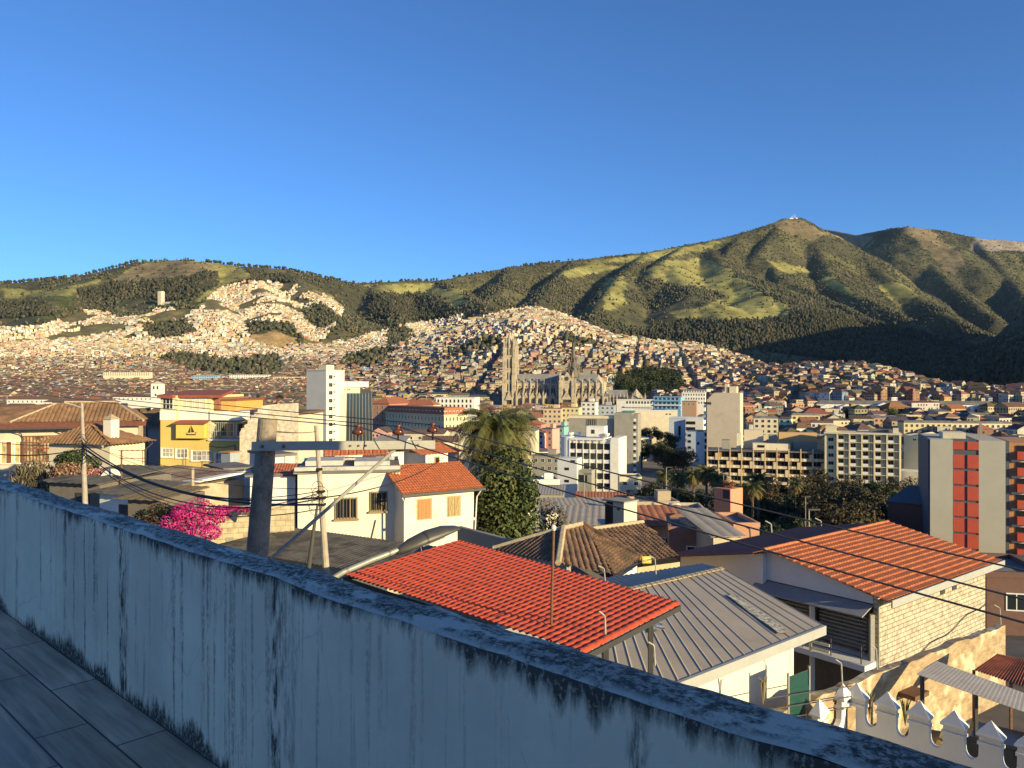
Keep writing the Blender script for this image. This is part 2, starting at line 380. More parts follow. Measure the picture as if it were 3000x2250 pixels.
def npmesh(name,vs,fs,cols=None,uvs=None,mats=(),smooth=False,fi=None):
    "vs n x 3, fs m x k (all faces with k corners)"
    me=bpy.data.meshes.new(name); k=fs.shape[1]
    me.vertices.add(len(vs)); me.vertices.foreach_set('co',np.ascontiguousarray(vs,np.float32).ravel())
    me.loops.add(fs.size); me.loops.foreach_set('vertex_index',np.ascontiguousarray(fs,np.int32).ravel())
    me.polygons.add(len(fs)); me.polygons.foreach_set('loop_start',np.arange(0,fs.size,k,dtype=np.int32))
    if smooth: me.polygons.foreach_set('use_smooth',np.ones(len(fs),bool))
    if fi is not None: me.polygons.foreach_set('material_index',np.asarray(fi,np.int32))
    me.update(calc_edges=True)
    if cols is not None:
        at=me.color_attributes.new('tint','FLOAT_COLOR','POINT' if len(cols)==len(vs) else 'CORNER')
        c4=np.ones((len(cols),4),np.float32); c4[:,:3]=cols; at.data.foreach_set('color',c4.ravel())
    if uvs is not None:
        ul=me.uv_layers.new(name='uv'); ul.data.foreach_set('uv',np.ascontiguousarray(uvs,np.float32).ravel())
    for m in mats: me.materials.append(m)
    o=bpy.data.objects.new(name,me); COL.objects.link(o); return o
def tintmat(key,rough=.95,n1=.02,n2=.15,amp=.35,spec=.15,bump=0):
    m,N,L,b=nodes(key); b.inputs['Roughness'].default_value=rough; b.inputs['Specular IOR Level'].default_value=spec
    at=N.new('ShaderNodeVertexColor'); at.layer_name='tint'; g=N.new('ShaderNodeNewGeometry')
    cur=at.outputs[0]
    for s in (n1,n2):
        no=N.new('ShaderNodeTexNoise'); no.inputs['Scale'].default_value=s; no.inputs['Detail'].default_value=5; no.inputs['Roughness'].default_value=.7; L.new(g.outputs['Position'],no.inputs['Vector'])
        mr=N.new('ShaderNodeMapRange'); mr.inputs[1].default_value=.3; mr.inputs[2].default_value=.7; mr.inputs[3].default_value=1-amp; mr.inputs[4].default_value=1+amp; L.new(no.outputs[0],mr.inputs[0])
        mx=N.new('ShaderNodeMix'); mx.data_type='RGBA'; mx.blend_type='MULTIPLY'; mx.inputs[0].default_value=1; L.new(cur,mx.inputs[6]); L.new(mr.outputs[0],mx.inputs[7]); cur=mx.outputs[2]
    L.new(cur,b.inputs['Base Color'])
    return m
ground=npmesh('ground',vs,fs,cols=CC.reshape(-1,3),mats=[tintmat('earth_and_grass',amp=.4,n1=.02,n2=.12)],smooth=True)
struct(ground)

# ------------------------------------------------------------------ trees too many to count on the hillsides
def blob_faces():
    "a lumpy leaf mass of 20 triangles"
    t=(1+5**.5)/2
    v=np.array([(-1,t,0),(1,t,0),(-1,-t,0),(1,-t,0),(0,-1,t),(0,1,t),(0,-1,-t),(0,1,-t),(t,0,-1),(t,0,1),(-t,0,-1),(-t,0,1)],float); v/=np.linalg.norm(v[0])
    f=np.array([(0,11,5),(0,5,1),(0,1,7),(0,7,10),(0,10,11),(1,5,9),(5,11,4),(11,10,2),(10,7,6),(7,1,8),(3,9,4),(3,4,2),(3,2,6),(3,6,8),(3,8,9),(4,9,5),(2,4,11),(6,2,10),(8,6,7),(9,8,1)])
    return v,f
BV,BF=blob_faces()
rg=np.random.default_rng(5)
def visible(x,y,z,tol=6):
    "whether the ground in front hides the point"
    ok=np.ones(x.shape,bool)
    for t in np.linspace(.25,.985,46):
        ok&=(z*t>TZ(x*t,y*t)-tol)
    return ok
def forest_mesh(name,x,y,hgt,wid,cols,material):
    n=len(x); z=TZ(x,y)
    V=BV[None]*(1+.45*(rg.random((n,12,1))-.5))
    S=np.stack([wid,wid,hgt*.55],-1)[:,None,:]
    C=np.stack([x,y,z+hgt*.5],-1)[:,None,:]
    V=(V*S+C).reshape(-1,3)
    Fc=(BF[None]+np.arange(n)[:,None,None]*12).reshape(-1,3)
    cc=np.repeat(cols,12,axis=0)*(1+.5*(rg.random((n*12,1))-.5))
    return npmesh(name,V,Fc,cols=cc,mats=[material])
tm=tintmat('far_foliage',amp=.3,n1=.05,n2=.6)
N0=250000
yy=np.sqrt(rg.random(N0)*(7200**2-620**2)+620**2); xx=yy*(rg.random(N0)*1.42-.71)
zz=TZ(xx,yy); uu=QX+FQ*xx/yy; vv=QY-FQ*zz/yy
wu2,wv2=warp(uu,vv,xx,yy)
ingr=inany(wu2,wv2,GRASS)|inany(wu2,wv2,DRY)|inany(wu2,wv2,EARTH)|inany(wu2,wv2,ROCK)
infor=inany(wu2,wv2,FOREST); ingreen=inany(wu2,wv2,GREENS)
incity=inpoly(uu,vv,CITYP)&cityD(xx,yy)
dens=fbm(xx/240,yy/240,4,77)
p=np.where(infor,1.0,np.where(ingr,.035,np.clip((dens-np.where(uu<800,.50,.43))*5,.05,.85)))
p=np.where(incity,np.where(ingreen,.8,.0),p)
p=np.where((yy>4800)&~ingr&~infor,np.maximum(p,.30),p); p=np.where(inany(uu,vv,EARTH),.02,p)
kk=(rg.random(N0)<p)
sel=kk&(yy<1300); sel[sel]=visible(xx[sel],yy[sel],zz[sel]+12); GROVE=(xx[sel],yy[sel],zz[sel]); kk&=yy>=1300
xx,yy,zz,infor=xx[kk],yy[kk],zz[kk],infor[kk]
vis=visible(xx,yy,zz+14); xx,yy,infor=xx[vis],yy[vis],infor[vis]
n=len(xx); print('forest',n)
hg=(6+13*rg.random(n)**2+infor*5)*np.where((yy>4800)&~infor,.62,1); wd=3.6+5.2*rg.random(n)**1.6
pal=np.array([(.032,.038,.024),(.045,.046,.026),(.062,.056,.034),(.042,.043,.030),(.080,.066,.042)])
cl=pal[rg.integers(0,5,n)]*np.where(infor,1.05,1.55)[:,None]
fo=forest_mesh('hillside_woods',xx,yy,hg,wd,cl,tm)
tag(fo,'dark eucalyptus woods and scrub covering the far hillsides','woods',kind='stuff')
# ------------------------------------------------------------------ houses of the city
def housemat():
    m,N,L,b=nodes('painted_house'); b.inputs['Roughness'].default_value=.85; b.inputs['Specular IOR Level'].default_value=.2
    at=N.new('ShaderNodeVertexColor'); at.layer_name='tint'
    uv=N.new('ShaderNodeUVMap'); uv.uv_map='uv'; sp=N.new('ShaderNodeSeparateXYZ'); L.new(uv.outputs[0],sp.inputs[0])
    def mth(op,a,b_=None):
        n=N.new('ShaderNodeMath'); n.operation=op
        for i,v in enumerate((a,b_)):
            if v is None: continue
            if isinstance(v,(int,float)): n.inputs[i].default_value=v
            else: L.new(v,n.inputs[i])
        return n.outputs[0]
    fu=mth('FRACT',mth('DIVIDE',sp.outputs[0],2.3)); fv=mth('FRACT',mth('DIVIDE',sp.outputs[1],2.8))
    a=mth('LESS_THAN',mth('ABSOLUTE',mth('SUBTRACT',fu,.5)),.25); c=mth('LESS_THAN',mth('ABSOLUTE',mth('SUBTRACT',fv,.55)),.22)
    g=mth('GREATER_THAN',sp.outputs[1],0.0)
    wh=N.new('ShaderNodeTexWhiteNoise'); wh.noise_dimensions='2D'
    cb=N.new('ShaderNodeCombineXYZ'); L.new(mth('FLOOR',mth('DIVIDE',sp.outputs[0],2.3)),cb.inputs[0]); L.new(mth('FLOOR',mth('DIVIDE',sp.outputs[1],2.8)),cb.inputs[1]); L.new(cb.outputs[0],wh.inputs['Vector'])
    k=mth('MULTIPLY',mth('MULTIPLY',mth('MULTIPLY',a,c),g),mth('LESS_THAN',wh.outputs['Value'],.72))
    ge=N.new('ShaderNodeNewGeometry'); no=N.new('ShaderNodeTexNoise'); no.inputs['Scale'].default_value=.45; no.inputs['Detail'].default_value=6; no.inputs['Roughness'].default_value=.7; L.new(ge.outputs['Position'],no.inputs['Vector'])
    mr=N.new('ShaderNodeMapRange'); mr.inputs[1].default_value=.3; mr.inputs[2].default_value=.7; mr.inputs[3].default_value=.72; mr.inputs[4].default_value=1.15; L.new(no.outputs[0],mr.inputs[0])
    mx=N.new('ShaderNodeMix'); mx.data_type='RGBA'; mx.blend_type='MULTIPLY'; mx.inputs[0].default_value=1; L.new(at.outputs[0],mx.inputs[6]); L.new(mr.outputs[0],mx.inputs[7])
    m2=N.new('ShaderNodeMix'); m2.data_type='RGBA'; L.new(k,m2.inputs[0]); L.new(mx.outputs[2],m2.inputs[6]); m2.inputs[7].default_value=(.03,.03,.035,1)
    L.new(m2.outputs[2],b.inputs['Base Color'])
    return m
HM=housemat()
WALLC={'cream':(.62,.52,.36),'white':(.72,.69,.62),'beige':(.50,.41,.29),'grey':(.36,.34,.31),'brick':(.36,.20,.13),'ochre':(.58,.40,.18),'pink':(.60,.34,.28),'blue':(.30,.42,.55),'green':(.42,.50,.40),'salmon':(.62,.36,.22)}
WKEYS=['cream']*7+['white']*7+['beige']*5+['grey']*4+['brick']*3+['ochre']*2+['pink']*2+['blue','green','salmon']
ROOFC={'grey':(.20,.185,.17),'brown':(.16,.10,.07),'terracotta':(.29,.13,.08),'zinc':(.33,.33,.33),'dark':(.09,.085,.08)}
class HB:
    def __init__(s): s.v=[];s.f=[];s.c=[];s.uv=[]
    def face(s,pts,col,uv=None):
        b=len(s.v); s.v+=pts; s.f.append(list(range(b,b+len(pts))))
        s.c+= [col]*len(pts); s.uv+= uv if uv else [(0,-1)]*len(pts)
    def house(s,x,y,z,rz,w,d,h,kind,wc,rc,off,dig=6,win=True):
        ca,sa=math.cos(rz),math.sin(rz)
        T=lambda px,py,pz:(x+px*ca-py*sa,y+px*sa+py*ca,z+pz)
        hw,hd=w/2,d/2; c=[(-hw,-hd),(hw,-hd),(hw,hd),(-hw,hd)]
        u=off
        for i in range(4):
            a,b=c[i],c[(i+1)%4]; l=w if i%2==0 else d
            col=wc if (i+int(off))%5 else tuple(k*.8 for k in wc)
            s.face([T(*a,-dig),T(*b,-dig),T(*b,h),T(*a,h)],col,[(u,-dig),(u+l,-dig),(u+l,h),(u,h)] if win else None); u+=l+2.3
        if kind=='flat':
            s.face([T(*p,h-.35) for p in c],rc)
            for i in range(4):
                a,b=c[i],c[(i+1)%4]; k=.93
                s.face([T(*a,h),T(*b,h),T(b[0]*k,b[1]*k,h),T(a[0]*k,a[1]*k,h)],wc)
        elif kind=='shed':
            k=.12*d; o=.4
            q=[(-hw-o,-hd-o,h+.1),(hw+o,-hd-o,h+.1),(hw+o,hd+o,h+k),(-hw-o,hd+o,h+k)]
            s.face([T(*p) for p in q],rc); s.face([T(-hw,hd,h),T(-hw,hd,h+k),T(-hw,-hd,h+.05)],wc); s.face([T(hw,hd,h),T(hw,hd,h+k),T(hw,-hd,h+.05)],wc); s.face([T(hw,hd,h),T(-hw,hd,h),T(-hw,hd,h+k),T(hw,hd,h+k)],wc)
        else:
            o=.5; r=.30*min(w,d)
            if w<d:
                g=hd if kind=='gable' else hd-hw*.9
                A,B=(0,-g-(o if kind=='gable' else 0),h+r),(0,g+(o if kind=='gable' else 0),h+r)
                E=[(-hw-o,-hd-o,h),(hw+o,-hd-o,h),(hw+o,hd+o,h),(-hw-o,hd+o,h)]
                s.face([T(*E[1]),T(*E[2]),T(*B),T(*A)],rc); s.face([T(*E[3]),T(*E[0]),T(*A),T(*B)],rc)
                if kind=='hip': s.face([T(*E[0]),T(*E[1]),T(*A)],rc); s.face([T(*E[2]),T(*E[3]),T(*B)],rc)
                else: s.face([T(-hw,-hd,h),T(hw,-hd,h),T(0,-hd,h+r)],wc); s.face([T(hw,hd,h),T(-hw,hd,h),T(0,hd,h+r)],wc)
            else:
                g=hw if kind=='gable' else hw-hd*.9
                A,B=(-g-(o if kind=='gable' else 0),0,h+r),(g+(o if kind=='gable' else 0),0,h+r)
                E=[(-hw-o,-hd-o,h),(hw+o,-hd-o,h),(hw+o,hd+o,h),(-hw-o,hd+o,h)]
                s.face([T(*E[0]),T(*E[1]),T(*B),T(*A)],rc); s.face([T(*E[2]),T(*E[3]),T(*A),T(*B)],rc)
                if kind=='hip': s.face([T(*E[3]),T(*E[0]),T(*A)],rc); s.face([T(*E[1]),T(*E[2]),T(*B)],rc)
                else: s.face([T(-hw,hd,h),T(-hw,-hd,h),T(-hw,0,h+r)],wc); s.face([T(hw,-hd,h),T(hw,hd,h),T(hw,0,h+r)],wc)
    def build(s,name,parent=None,origin=None):
        me=bpy.data.meshes.new(name)
        v=s.v if origin is None else [(p[0]-origin[0],p[1]-origin[1],p[2]-origin[2]) for p in s.v]
        me.from_pydata(v,[],s.f); me.materials.append(HM)
        at=me.color_attributes.new('tint','FLOAT_COLOR','CORNER'); c4=np.ones((len(s.c),4),np.float32); c4[:,:3]=s.c; at.data.foreach_set('color',c4.ravel())
        ul=me.uv_layers.new(name='uv'); ul.data.foreach_set('uv',np.array(s.uv,np.float32).ravel())
        o=bpy.data.objects.new(name,me); COL.objects.link(o)
        if parent is not None: o.parent=parent
        if origin is not None: o.location=origin
        return o

# places kept free for the buildings and parks set out one by one: polygons in the photograph (q) with a range of depth
KEEP=[([(1060,600),(1420,600),(1420,900),(1060,900)],690,965),     # the church
 ([(655,760),(830,760),(830,1100),(655,1100)],250,345),([(815,840),(1040,840),(1040,960),(815,960)],370,470),
 ([(1180,880),(1400,880),(1400,1120),(1180,1120)],0,375),([(1375,895),(1530,895),(1530,1120),(1375,1120)],0,520),
 ([(1515,820),(1615,820),(1615,1120),(1515,1120)],0,385),([(1500,930),(2300,930),(2300,1200),(1500,1200)],0,330),
 ([(1380,840),(1530,840),(1530,960),(1380,960)],0,545),([(1745,850),(2230,850),(2230,905),(1745,905)],560,720),([(1940,905),(2300,905),(2300,960),(1940,960)],0,470),
 ([(1120,920),(1230,920),(1230,1010),(1120,1010)],0,410),([(-300,700),(1100,700),(1100,1300),(-300,1300)],0,335)]
STREETS=[((1640,905,430),(1725,845,900)),((1322,870,700),(1345,770,1500)),((1010,840,1000),(1080,760,1600))]
houses=[]
pitch=10.0
ang=R(24)
xs_=np.arange(-3900,2600,pitch)
ys_=np.arange(300,4700,pitch*1.12)
gx,gy=np.meshgrid(xs_,ys_)
# rows turned a little from the view
px=gx*math.cos(ang)-gy*math.sin(ang)*0+gy*.0; py=gy+gx*math.tan(R(9))*.6
px=gx+gy*.18; px,py=px.ravel(),py.ravel()
ii=np.tile(np.arange(len(xs_)),len(ys_)); jj=np.repeat(np.arange(len(ys_)),len(xs_))
kk=(py>330)&(py<4700)&(np.abs(px/py)<.72)&(ii%9!=0)&(jj%13!=0)
px,py=px[kk]+rg.normal(0,1.6,kk.sum()),py[kk]+rg.normal(0,1.6,kk.sum())
pz=TZ(px,py); uu=QX+FQ*px/py; vv=QY-FQ*pz/py
wu2,wv2=warp(uu,vv,px,py)
ok=inpoly(uu,vv,CITYP)&cityD(px,py)
ok&=~inany(wu2,wv2,GREENS)&~inany(wu2,wv2,EARTH)
left=(uu<760)&(vv<745)
ok&=np.where(left,fbm(px/170,py/170,3,91)>.37,True)
ok&=np.where((vv<690)&(uu<1000),fbm(px/120,py/120,3,95)>.43,True)
ok&=rg.random(len(px))<np.where(py>1000,.93,.96)
for poly,d0,d1 in KEEP: ok&=~(inpoly(uu,vv,poly)&(py>d0)&(py<d1))
for (x1,y1,d1),(x2,y2,d2) in STREETS:
    A=np.array(q3(x1,y1,d1)[:2]);B=np.array(q3(x2,y2,d2)[:2]);AB=B-A
    t=np.clip(((px-A[0])*AB[0]+(py-A[1])*AB[1])/(AB@AB),0,1); ok&=np.hypot(px-A[0]-t*AB[0],py-A[1]-t*AB[1])>8
px,py,pz,uu,vv=px[ok],py[ok],pz[ok],uu[ok],vv[ok]
vis=visible(px,py,pz+9,8); px,py,pz,uu,vv=px[vis],py[vis],pz[vis],uu[vis],vv[vis]
reg=fbm(px/260,py/260,3,55)
print('houses',len(px))
for i in range(len(px)):
    x,y=px[i],py[i]
    big=rnd.random()
    s=1.0 if y>900 else 1.12
    w=rnd.uniform(6.8,11.5)*s; d=rnd.uniform(6.8,11.5)*s; nf=rnd.choice([1,2,2,2,3,3,4] if not (uu[i]<760 and vv[i]>800) else [1,2,2,2])
    if big<.03: w*=1.9; nf+=1
    h=nf*2.8+.4
    wk=rnd.choice(WKEYS)
    up=vv[i]<(748 if 900<uu[i]<1900 else 778)
    if up: wk=rnd.choice(['cream','cream','white','white','white','beige','grey','cream','ochre','pink'])
    old=(uu[i]<760 and vv[i]>792) or (reg[i]>.53 and not up) or (vv[i]>775 and rnd.random()<.6)
    kind=rnd.choice(['gable','hip','gable','shed','flat','hip'] if old else ['flat','flat','flat','shed','flat','gable'])
    rk=rnd.choice(['brown','brown','brown','terracotta','dark'] if kind in('gable','hip') else (['zinc','brown','grey','terracotta'] if kind=='shed' else ['grey','grey','grey','zinc','dark','brown']))
    rz=R(9)+rnd.choice([0,0,0,R(90)])+rnd.gauss(0,.10)+(reg[i]-.5)*2.2
    j=rnd.uniform(.78,1.08)*(.78 if old else 1)
    houses.append(dict(x=x,y=y,z=pz[i],w=w,d=d,h=h,kind=kind,wk=wk,rk=rk,rz=rz,u=uu[i],v=vv[i],nf=nf,
        wc=tuple(min(.8,c*j*rnd.uniform(.96,1.04)) for c in WALLC[wk]),rc=tuple(c*rnd.uniform(.75,1.25)*(1.35 if up and kind=='flat' else 1) for c in ROOFC[rk]),off=rnd.randrange(200)*2.3))
houses.sort(key=lambda q:-(q['w']*(q['h']+2)/q['y']**2))
def place(q):
    u,v,y=q['u'],q['v'],q['y']
    if u<345: p='beyond the tiled mansion'
    elif u<660: p='beyond the yellow house'
    elif u<830: p='behind the white office tower'
    elif u<1075: p='between the glass block and the grey church'
    elif u<1400: p='behind the grey church' if y>900 else 'below the grey church'
    elif u<1620: p='around the blank beige tower'
    elif u<2000: p='above the two apartment blocks'
    else: p='beyond the red striped tower'
    return p
ROOFN={('flat','grey'):'grey flat roof',('flat','zinc'):'pale flat roof',('flat','dark'):'dark flat roof',('flat','brown'):'brown tiled terrace'}
NB=280
mass=HB()
for n,q in enumerate(houses):
    if n<NB:
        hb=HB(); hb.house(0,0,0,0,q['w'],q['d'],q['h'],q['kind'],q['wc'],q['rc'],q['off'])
        nr=5 if q['kind']=='flat' else 2
        o=hb.build('town_house'); o.location=(q['x'],q['y'],q['z']); o.rotation_euler=(0,0,q['rz'])
        rf=ROOFN.get((q['kind'],q['rk']),f"{q['rk']} {'sloping' if q['kind']=='shed' else q['kind']} roof")
        fl={1:'one storey',2:'two storey',3:'three storey',4:'four storey'}.get(q['nf'],'five storey')
        tag(o,f"{fl} {q['wk']} house with {rf} {place(q)}",'house','town houses '+place(q))
    else:
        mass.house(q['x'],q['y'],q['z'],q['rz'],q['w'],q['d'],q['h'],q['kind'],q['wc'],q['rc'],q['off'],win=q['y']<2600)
        if q['kind']=='flat' and rnd.random()<.35:
            a=rnd.uniform(-.25,.25)*q['w']; mass.house(q['x']+a,q['y']+a,q['z']+q['h'],q['rz'],3,3,2.3,'flat',q['wc'],ROOFC['grey'],1,dig=1,win=False)
hm=mass.build('hillside_houses'); tag(hm,'dense mass of small flat roofed and tiled houses covering the far slopes','houses',kind='stuff')
# roads of the town that show as dark cuts between the houses
for (x1,y1,d1),(x2,y2,d2) in STREETS:
    A=Vector(q3(x1,y1,d1));B=Vector(q3(x2,y2,d2)); mb=MB(); e=(B-A); e.z=0; e.normalize(); nrm=Vector((-e.y,e.x,0))*5
    pts=[]
    for i in range(41):
        p=A.lerp(B,i/40); pts+= [(p.x-nrm.x,p.y-nrm.y,Hf(p.x-nrm.x,p.y-nrm.y)+.6),(p.x+nrm.x,p.y+nrm.y,Hf(p.x+nrm.x,p.y+nrm.y)+.6)]
    mb.add(pts,[(2*i,2*i+1,2*i+3,2*i+2)[::-1] for i in range(40)]); struct(mb.build('road',mat('asphalt',(.05,.05,.055),.9,.2,.5)))
# ------------------------------------------------------------------ single buildings in the middle distance
WM={}
def winmesh(w,h,style,fm,gm,nx=2,ny=1,fw=.08,proud=.05):
    "frame bars round dark panes, in the plane x-z, facing -y, from the lower left corner"
    k=(round(w,2),round(h,2),style,fm.name,gm.name,nx,ny)
    if k in WM: return WM[k]
    mb=MB(); p=proud
    mb.box(fw*.5,-p*.4,fw*.5,w-fw*.5,.02,h-fw*.5,1)
    mb.box(0,-p,0,fw,.02,h); mb.box(w-fw,-p,0,w,.02,h); mb.box(fw,-p,0,w-fw,.02,fw); mb.box(fw,-p,h-fw,w-fw,.02,h)
    for i in range(1,nx): x=w*i/nx; mb.box(x-fw*.35,-p*.85,fw,x+fw*.35,.02,h-fw)
    for j in range(1,ny): z=h*j/ny; mb.box(fw,-p*.7,z-fw*.3,w-fw,.02,z+fw*.3)
    if style=='sill': mb.box(-.08,-p-.12,-.10,w+.08,.02,0)
    if style=='bal': mb.box(-.1,-.9,-.15,w+.1,.02,0); mb.box(-.1,-.9,0,w+.1,-.82,.95)
    o=mb.build('window',[fm,gm]); me=o.data; bpy.data.objects.remove(o); WM[k]=me
    return me
class Bd:
    """a building: A and B are the two ends (u, depth) of the face seen from the terrace; local x runs along that face, y away from us, z up from its foot"""
    def __init__(s,name,label,cat,A,B,ztop,zbot,depth,group=None):
        a,b=XY(*A),XY(*B); e=b-a; s.W=e.length; s.D=depth; s.z0=zbot; s.H=ztop-zbot
        s.root=empty(name,(a.x,a.y,zbot),math.atan2(e.y,e.x),label,cat,group); s.a=a; s.e=e.normalized()
    def body(s,m,name='wall',h=None,mb=None):
        mb=mb or MB().box(0,0,0,s.W,s.D,h or s.H)
        return mb.build(name,m,s.root)
    def put(s,mb,name,m,parent=None): return mb.build(name,m,parent or s.root)
    def slot(s,face,q,z,off=0.0):
        "matrix of a thing on the face f, l or r, q metres along it, z up"
        if face=='f': return Matrix.Translation((q,-off,z))
        if face=='r': return Matrix.Translation((s.W+off,q,z))@Matrix.Rotation(R(90),4,'Z')
        return Matrix.Translation((-off,s.D-q,z))@Matrix.Rotation(R(-90),4,'Z')
    def mesh(s,me,name,M):
        o=bpy.data.objects.new(name,me); COL.objects.link(o); o.parent=s.root; o.matrix_local=M; return o
    def win(s,face,q,z,w,h,fm,gm,style='',nx=2,ny=1,name='window',fw=.08,proud=.05):
        return s.mesh(winmesh(w,h,style,fm,gm,nx,ny,fw,proud),name,s.slot(face,q,z))
    def parapet(s,m,h=.5,t=.25,name='parapet',ov=.05):
        mb=MB(); z=s.H
        mb.box(-ov,-ov,z,s.W+ov,t,z+h); mb.box(-ov,s.D-t,z,s.W+ov,s.D+ov,z+h); mb.box(-ov,t,z,t,s.D-t,z+h); mb.box(s.W-t,t,z,s.W+ov,s.D-t,z+h)
        return mb.build(name,m,s.root)
G_=glassmat('dark_glass'); Gb=glassmat('blue_glass',(.03,.045,.06),.1)
Wh=mat('white_paint',(.74,.71,.64),.8,.08,.6,col2=(.55,.52,.46),thr=.62); Wh2=mat('white_trim',(.74,.72,.67),.7,.05)
Cr=mat('cream_paint',(.66,.58,.42),.85,.1,.5); Be=mat('beige_render',(.58,.49,.37),.9,.06,.25,col2=(.50,.42,.32),thr=.6); Conc=mat('grey_concrete',(.30,.285,.24),.9,.1,.4,col2=(.24,.23,.19),thr=.58)
Flat=mat('flat_roof',(.16,.15,.14),.95,.25,.4,col2=(.26,.24,.21),thr=.56); Dk=mat('dark_frame',(.05,.05,.05),.6,.1)
Tile=mat('red_tile',(.36,.13,.07),.85,.3,1.2); TileB=mat('brown_tile',(.17,.10,.065),.9,.3,1.2)
def gz(u,D): 
    p=XY(u,D); return Hf(p.x,p.y)

# white office tower with a grey side
b=Bd('office_tower','tall white office tower with one narrow column of windows beside the dark glass block','tower',(955.6,288),(1009,296),ZV(1086,290),-42,10.5)
b.body(mat('tower_white',(.70,.64,.53),.85,.06,.3))
for i in range(11):
    z=b.H-1.9-i*2.98-1.2
    b.win('f',.14*b.W,z,1.9,1.45,Conc,G_,nx=2,ny=2); b.win('f',.38*b.W,z+.75,1.1,.5,Conc,G_,nx=1)
for q in (.8,.9):
    for z in (.8,1.6): b.win('f',q*b.W,b.H-z-.5,.5,.4,Conc,G_,nx=1)
b.put(MB().box(-.15,-.15,b.H,b.W+.15,b.D+.15,b.H+.35),'roof',Cr)
b.put(MB().box(2,2,b.H+.35,6,6,b.H+2.2),'lift_house',Cr)
# dark glass block
b=Bd('office_block','dark glass office block with pale mullions and sloping sides under a cream slab','office',(1016,295),(1089,297),ZV(1152,296),-42,14)
T0=.75; 
def taper(mb,x0,x1,mi=0,y0=0.,y1=14.):
    W=b.W; f0=lambda x:(x-W/2)*1.13+W/2
    return mb.hexa([(f0(x0),y0-1.2,0),(f0(x1),y0-1.2,0),(f0(x1),y1,0),(f0(x0),y1,0)],[(x0,y0,b.H),(x1,y0,b.H),(x1,y1,b.H),(x0,y1,b.H)],mi)
b.put(taper(MB(),0,b.W),'curtain_wall',glassmat('smoked_glass',(.035,.045,.055),.12))
for i in range(9):
    x=b.W*i/8; b.put(taper(MB(),x-.07,x+.07,0,-.14,.05),'mullion',Conc)
b.put(taper(MB(),-2.4,-.1,0,-.2,13),'side_wall',Cr)
b.put(MB().box(-2.3,1,b.H+.01,5,8,b.H+2.4),'plant_room',Cr); b.put(MB().box(5.02,2.2,b.H+.01,9,8,b.H+1.6),'dark_neck',Dk)
b.put(MB().box(-2.6,.4,b.H+2.42,b.W-1.2,9,b.H+4.5),'slab',Wh)
for q in (-1.9,-1.2,0.2,.9): b.put(MB().box(q,.95,b.H+1.3,q+.4,1.1,b.H+1.7),'window',G_)
# long cornice building with mansard roof and the brick building behind
M1=mat('pale_yellow',(.62,.56,.34),.85,.08,.4)
b=Bd('long_building','long pale yellow building with rows of windows and a red mansard roof','building',(1130,440),(1301,396),ZV(1215,396),-45,15)
b.body(M1)
mb=MB(); H=b.H
mb.hexa([(-.4,-.4,H),(b.W+.4,-.4,H),(b.W+.4,15.4,H),(-.4,15.4,H)],[(1.2,1.2,H+3.6),(b.W-1.2,1.2,H+3.6),(b.W-1.2,13.8,H+3.6),(1.2,13.8,H+3.6)]); b.put(mb,'roof',Tile)
b.put(MB().box(-.7,-.7,H-.45,b.W+.7,15.7,H-.03),'cornice',Cr); b.put(MB().box(-.2,-.25,H-4.2,b.W+.25,15.2,H-3.9),'string_course',Cr)
for i in range(18):
    x=1.2+i*(b.W-2.6)/17
    o=b.put(MB().prism([(0,0),(1.1,0),(1.1,1.4),(0,1.4)],0,1.5).box(.2,-.04,.2,.9,0,1.2,1),'dormer',[Cr,G_]); o.location=(x,.15,H+.45)
    for z in (H-3.4,H-7.2): b.win('f',x,z,1.0,2.0,Cr,G_)
for i in range(6):
    y=1+i*2.3
    o=b.put(MB().prism([(0,0),(1.4,0),(1.4,1.1),(0,1.1)],0,1.5).box(1.4,.2,.2,1.44,.9,1.2,1),'dormer',[Cr,G_]); o.location=(b.W-1.45,y,H+.45)
    for z in (H-3.4,H-7.2): b.win('r',y,z,1.0,2.0,Cr,G_)
b=Bd('brick_building','red brown building with a hipped red roof left of the long mansard building','building',(1082,445),(1140,440),ZV(1183,440),-45,30)
b.body(mat('red_render',(.38,.20,.14),.9,.1,.5)); mb=MB(); H=b.H
mb.add([(-.6,-.6,H),(b.W+.6,-.6,H),(b.W+.6,30.6,H),(-.6,30.6,H),(b.W/2,7,H+3.6),(b.W/2,23,H+3.6)],[(0,1,4),(1,2,5,4),(2,3,5),(3,0,4,5)]); b.put(mb,'roof',Tile)
for i in range(3):
    for j in range(4): b.win('f',1.5+i*3.4,H-3-j*3.4,1.2,1.9,Cr,G_)
b=Bd('yellow_building','yellow upper block with a red roof rising behind the long mansard building','building',(1146,462),(1270,455),ZV(1186,458),-45,12)
b.body(M1); mb=MB(); H=b.H
mb.add([(-.6,-.6,H),(b.W+.6,-.6,H),(b.W+.6,12.6,H),(-.6,12.6,H),(4,6,H+2.8),(b.W-4,6,H+2.8)],[(0,1,5,4),(1,2,5),(2,3,4,5),(3,0,4)]); b.put(mb,'roof',Tile)
for i in range(9): b.win('f',1.4+i*2.7,H-2.7,.9,1.7,Cr,G_)
b=Bd('arcaded_building','long white building with a row of arched windows right of the red mansard roofs','building',(1277,500),(1390,495),ZV(1166,498),-45,14)
b.body(Wh); b.put(MB().box(-.3,-.3,b.H,b.W+.3,14.3,b.H+.5),'cornice',Cr)
for i in range(9):
    for j in range(2): b.win('f',1.0+i*2.7,b.H-3.0-j*3.3,1.3,2.1,Wh2,G_,nx=1)
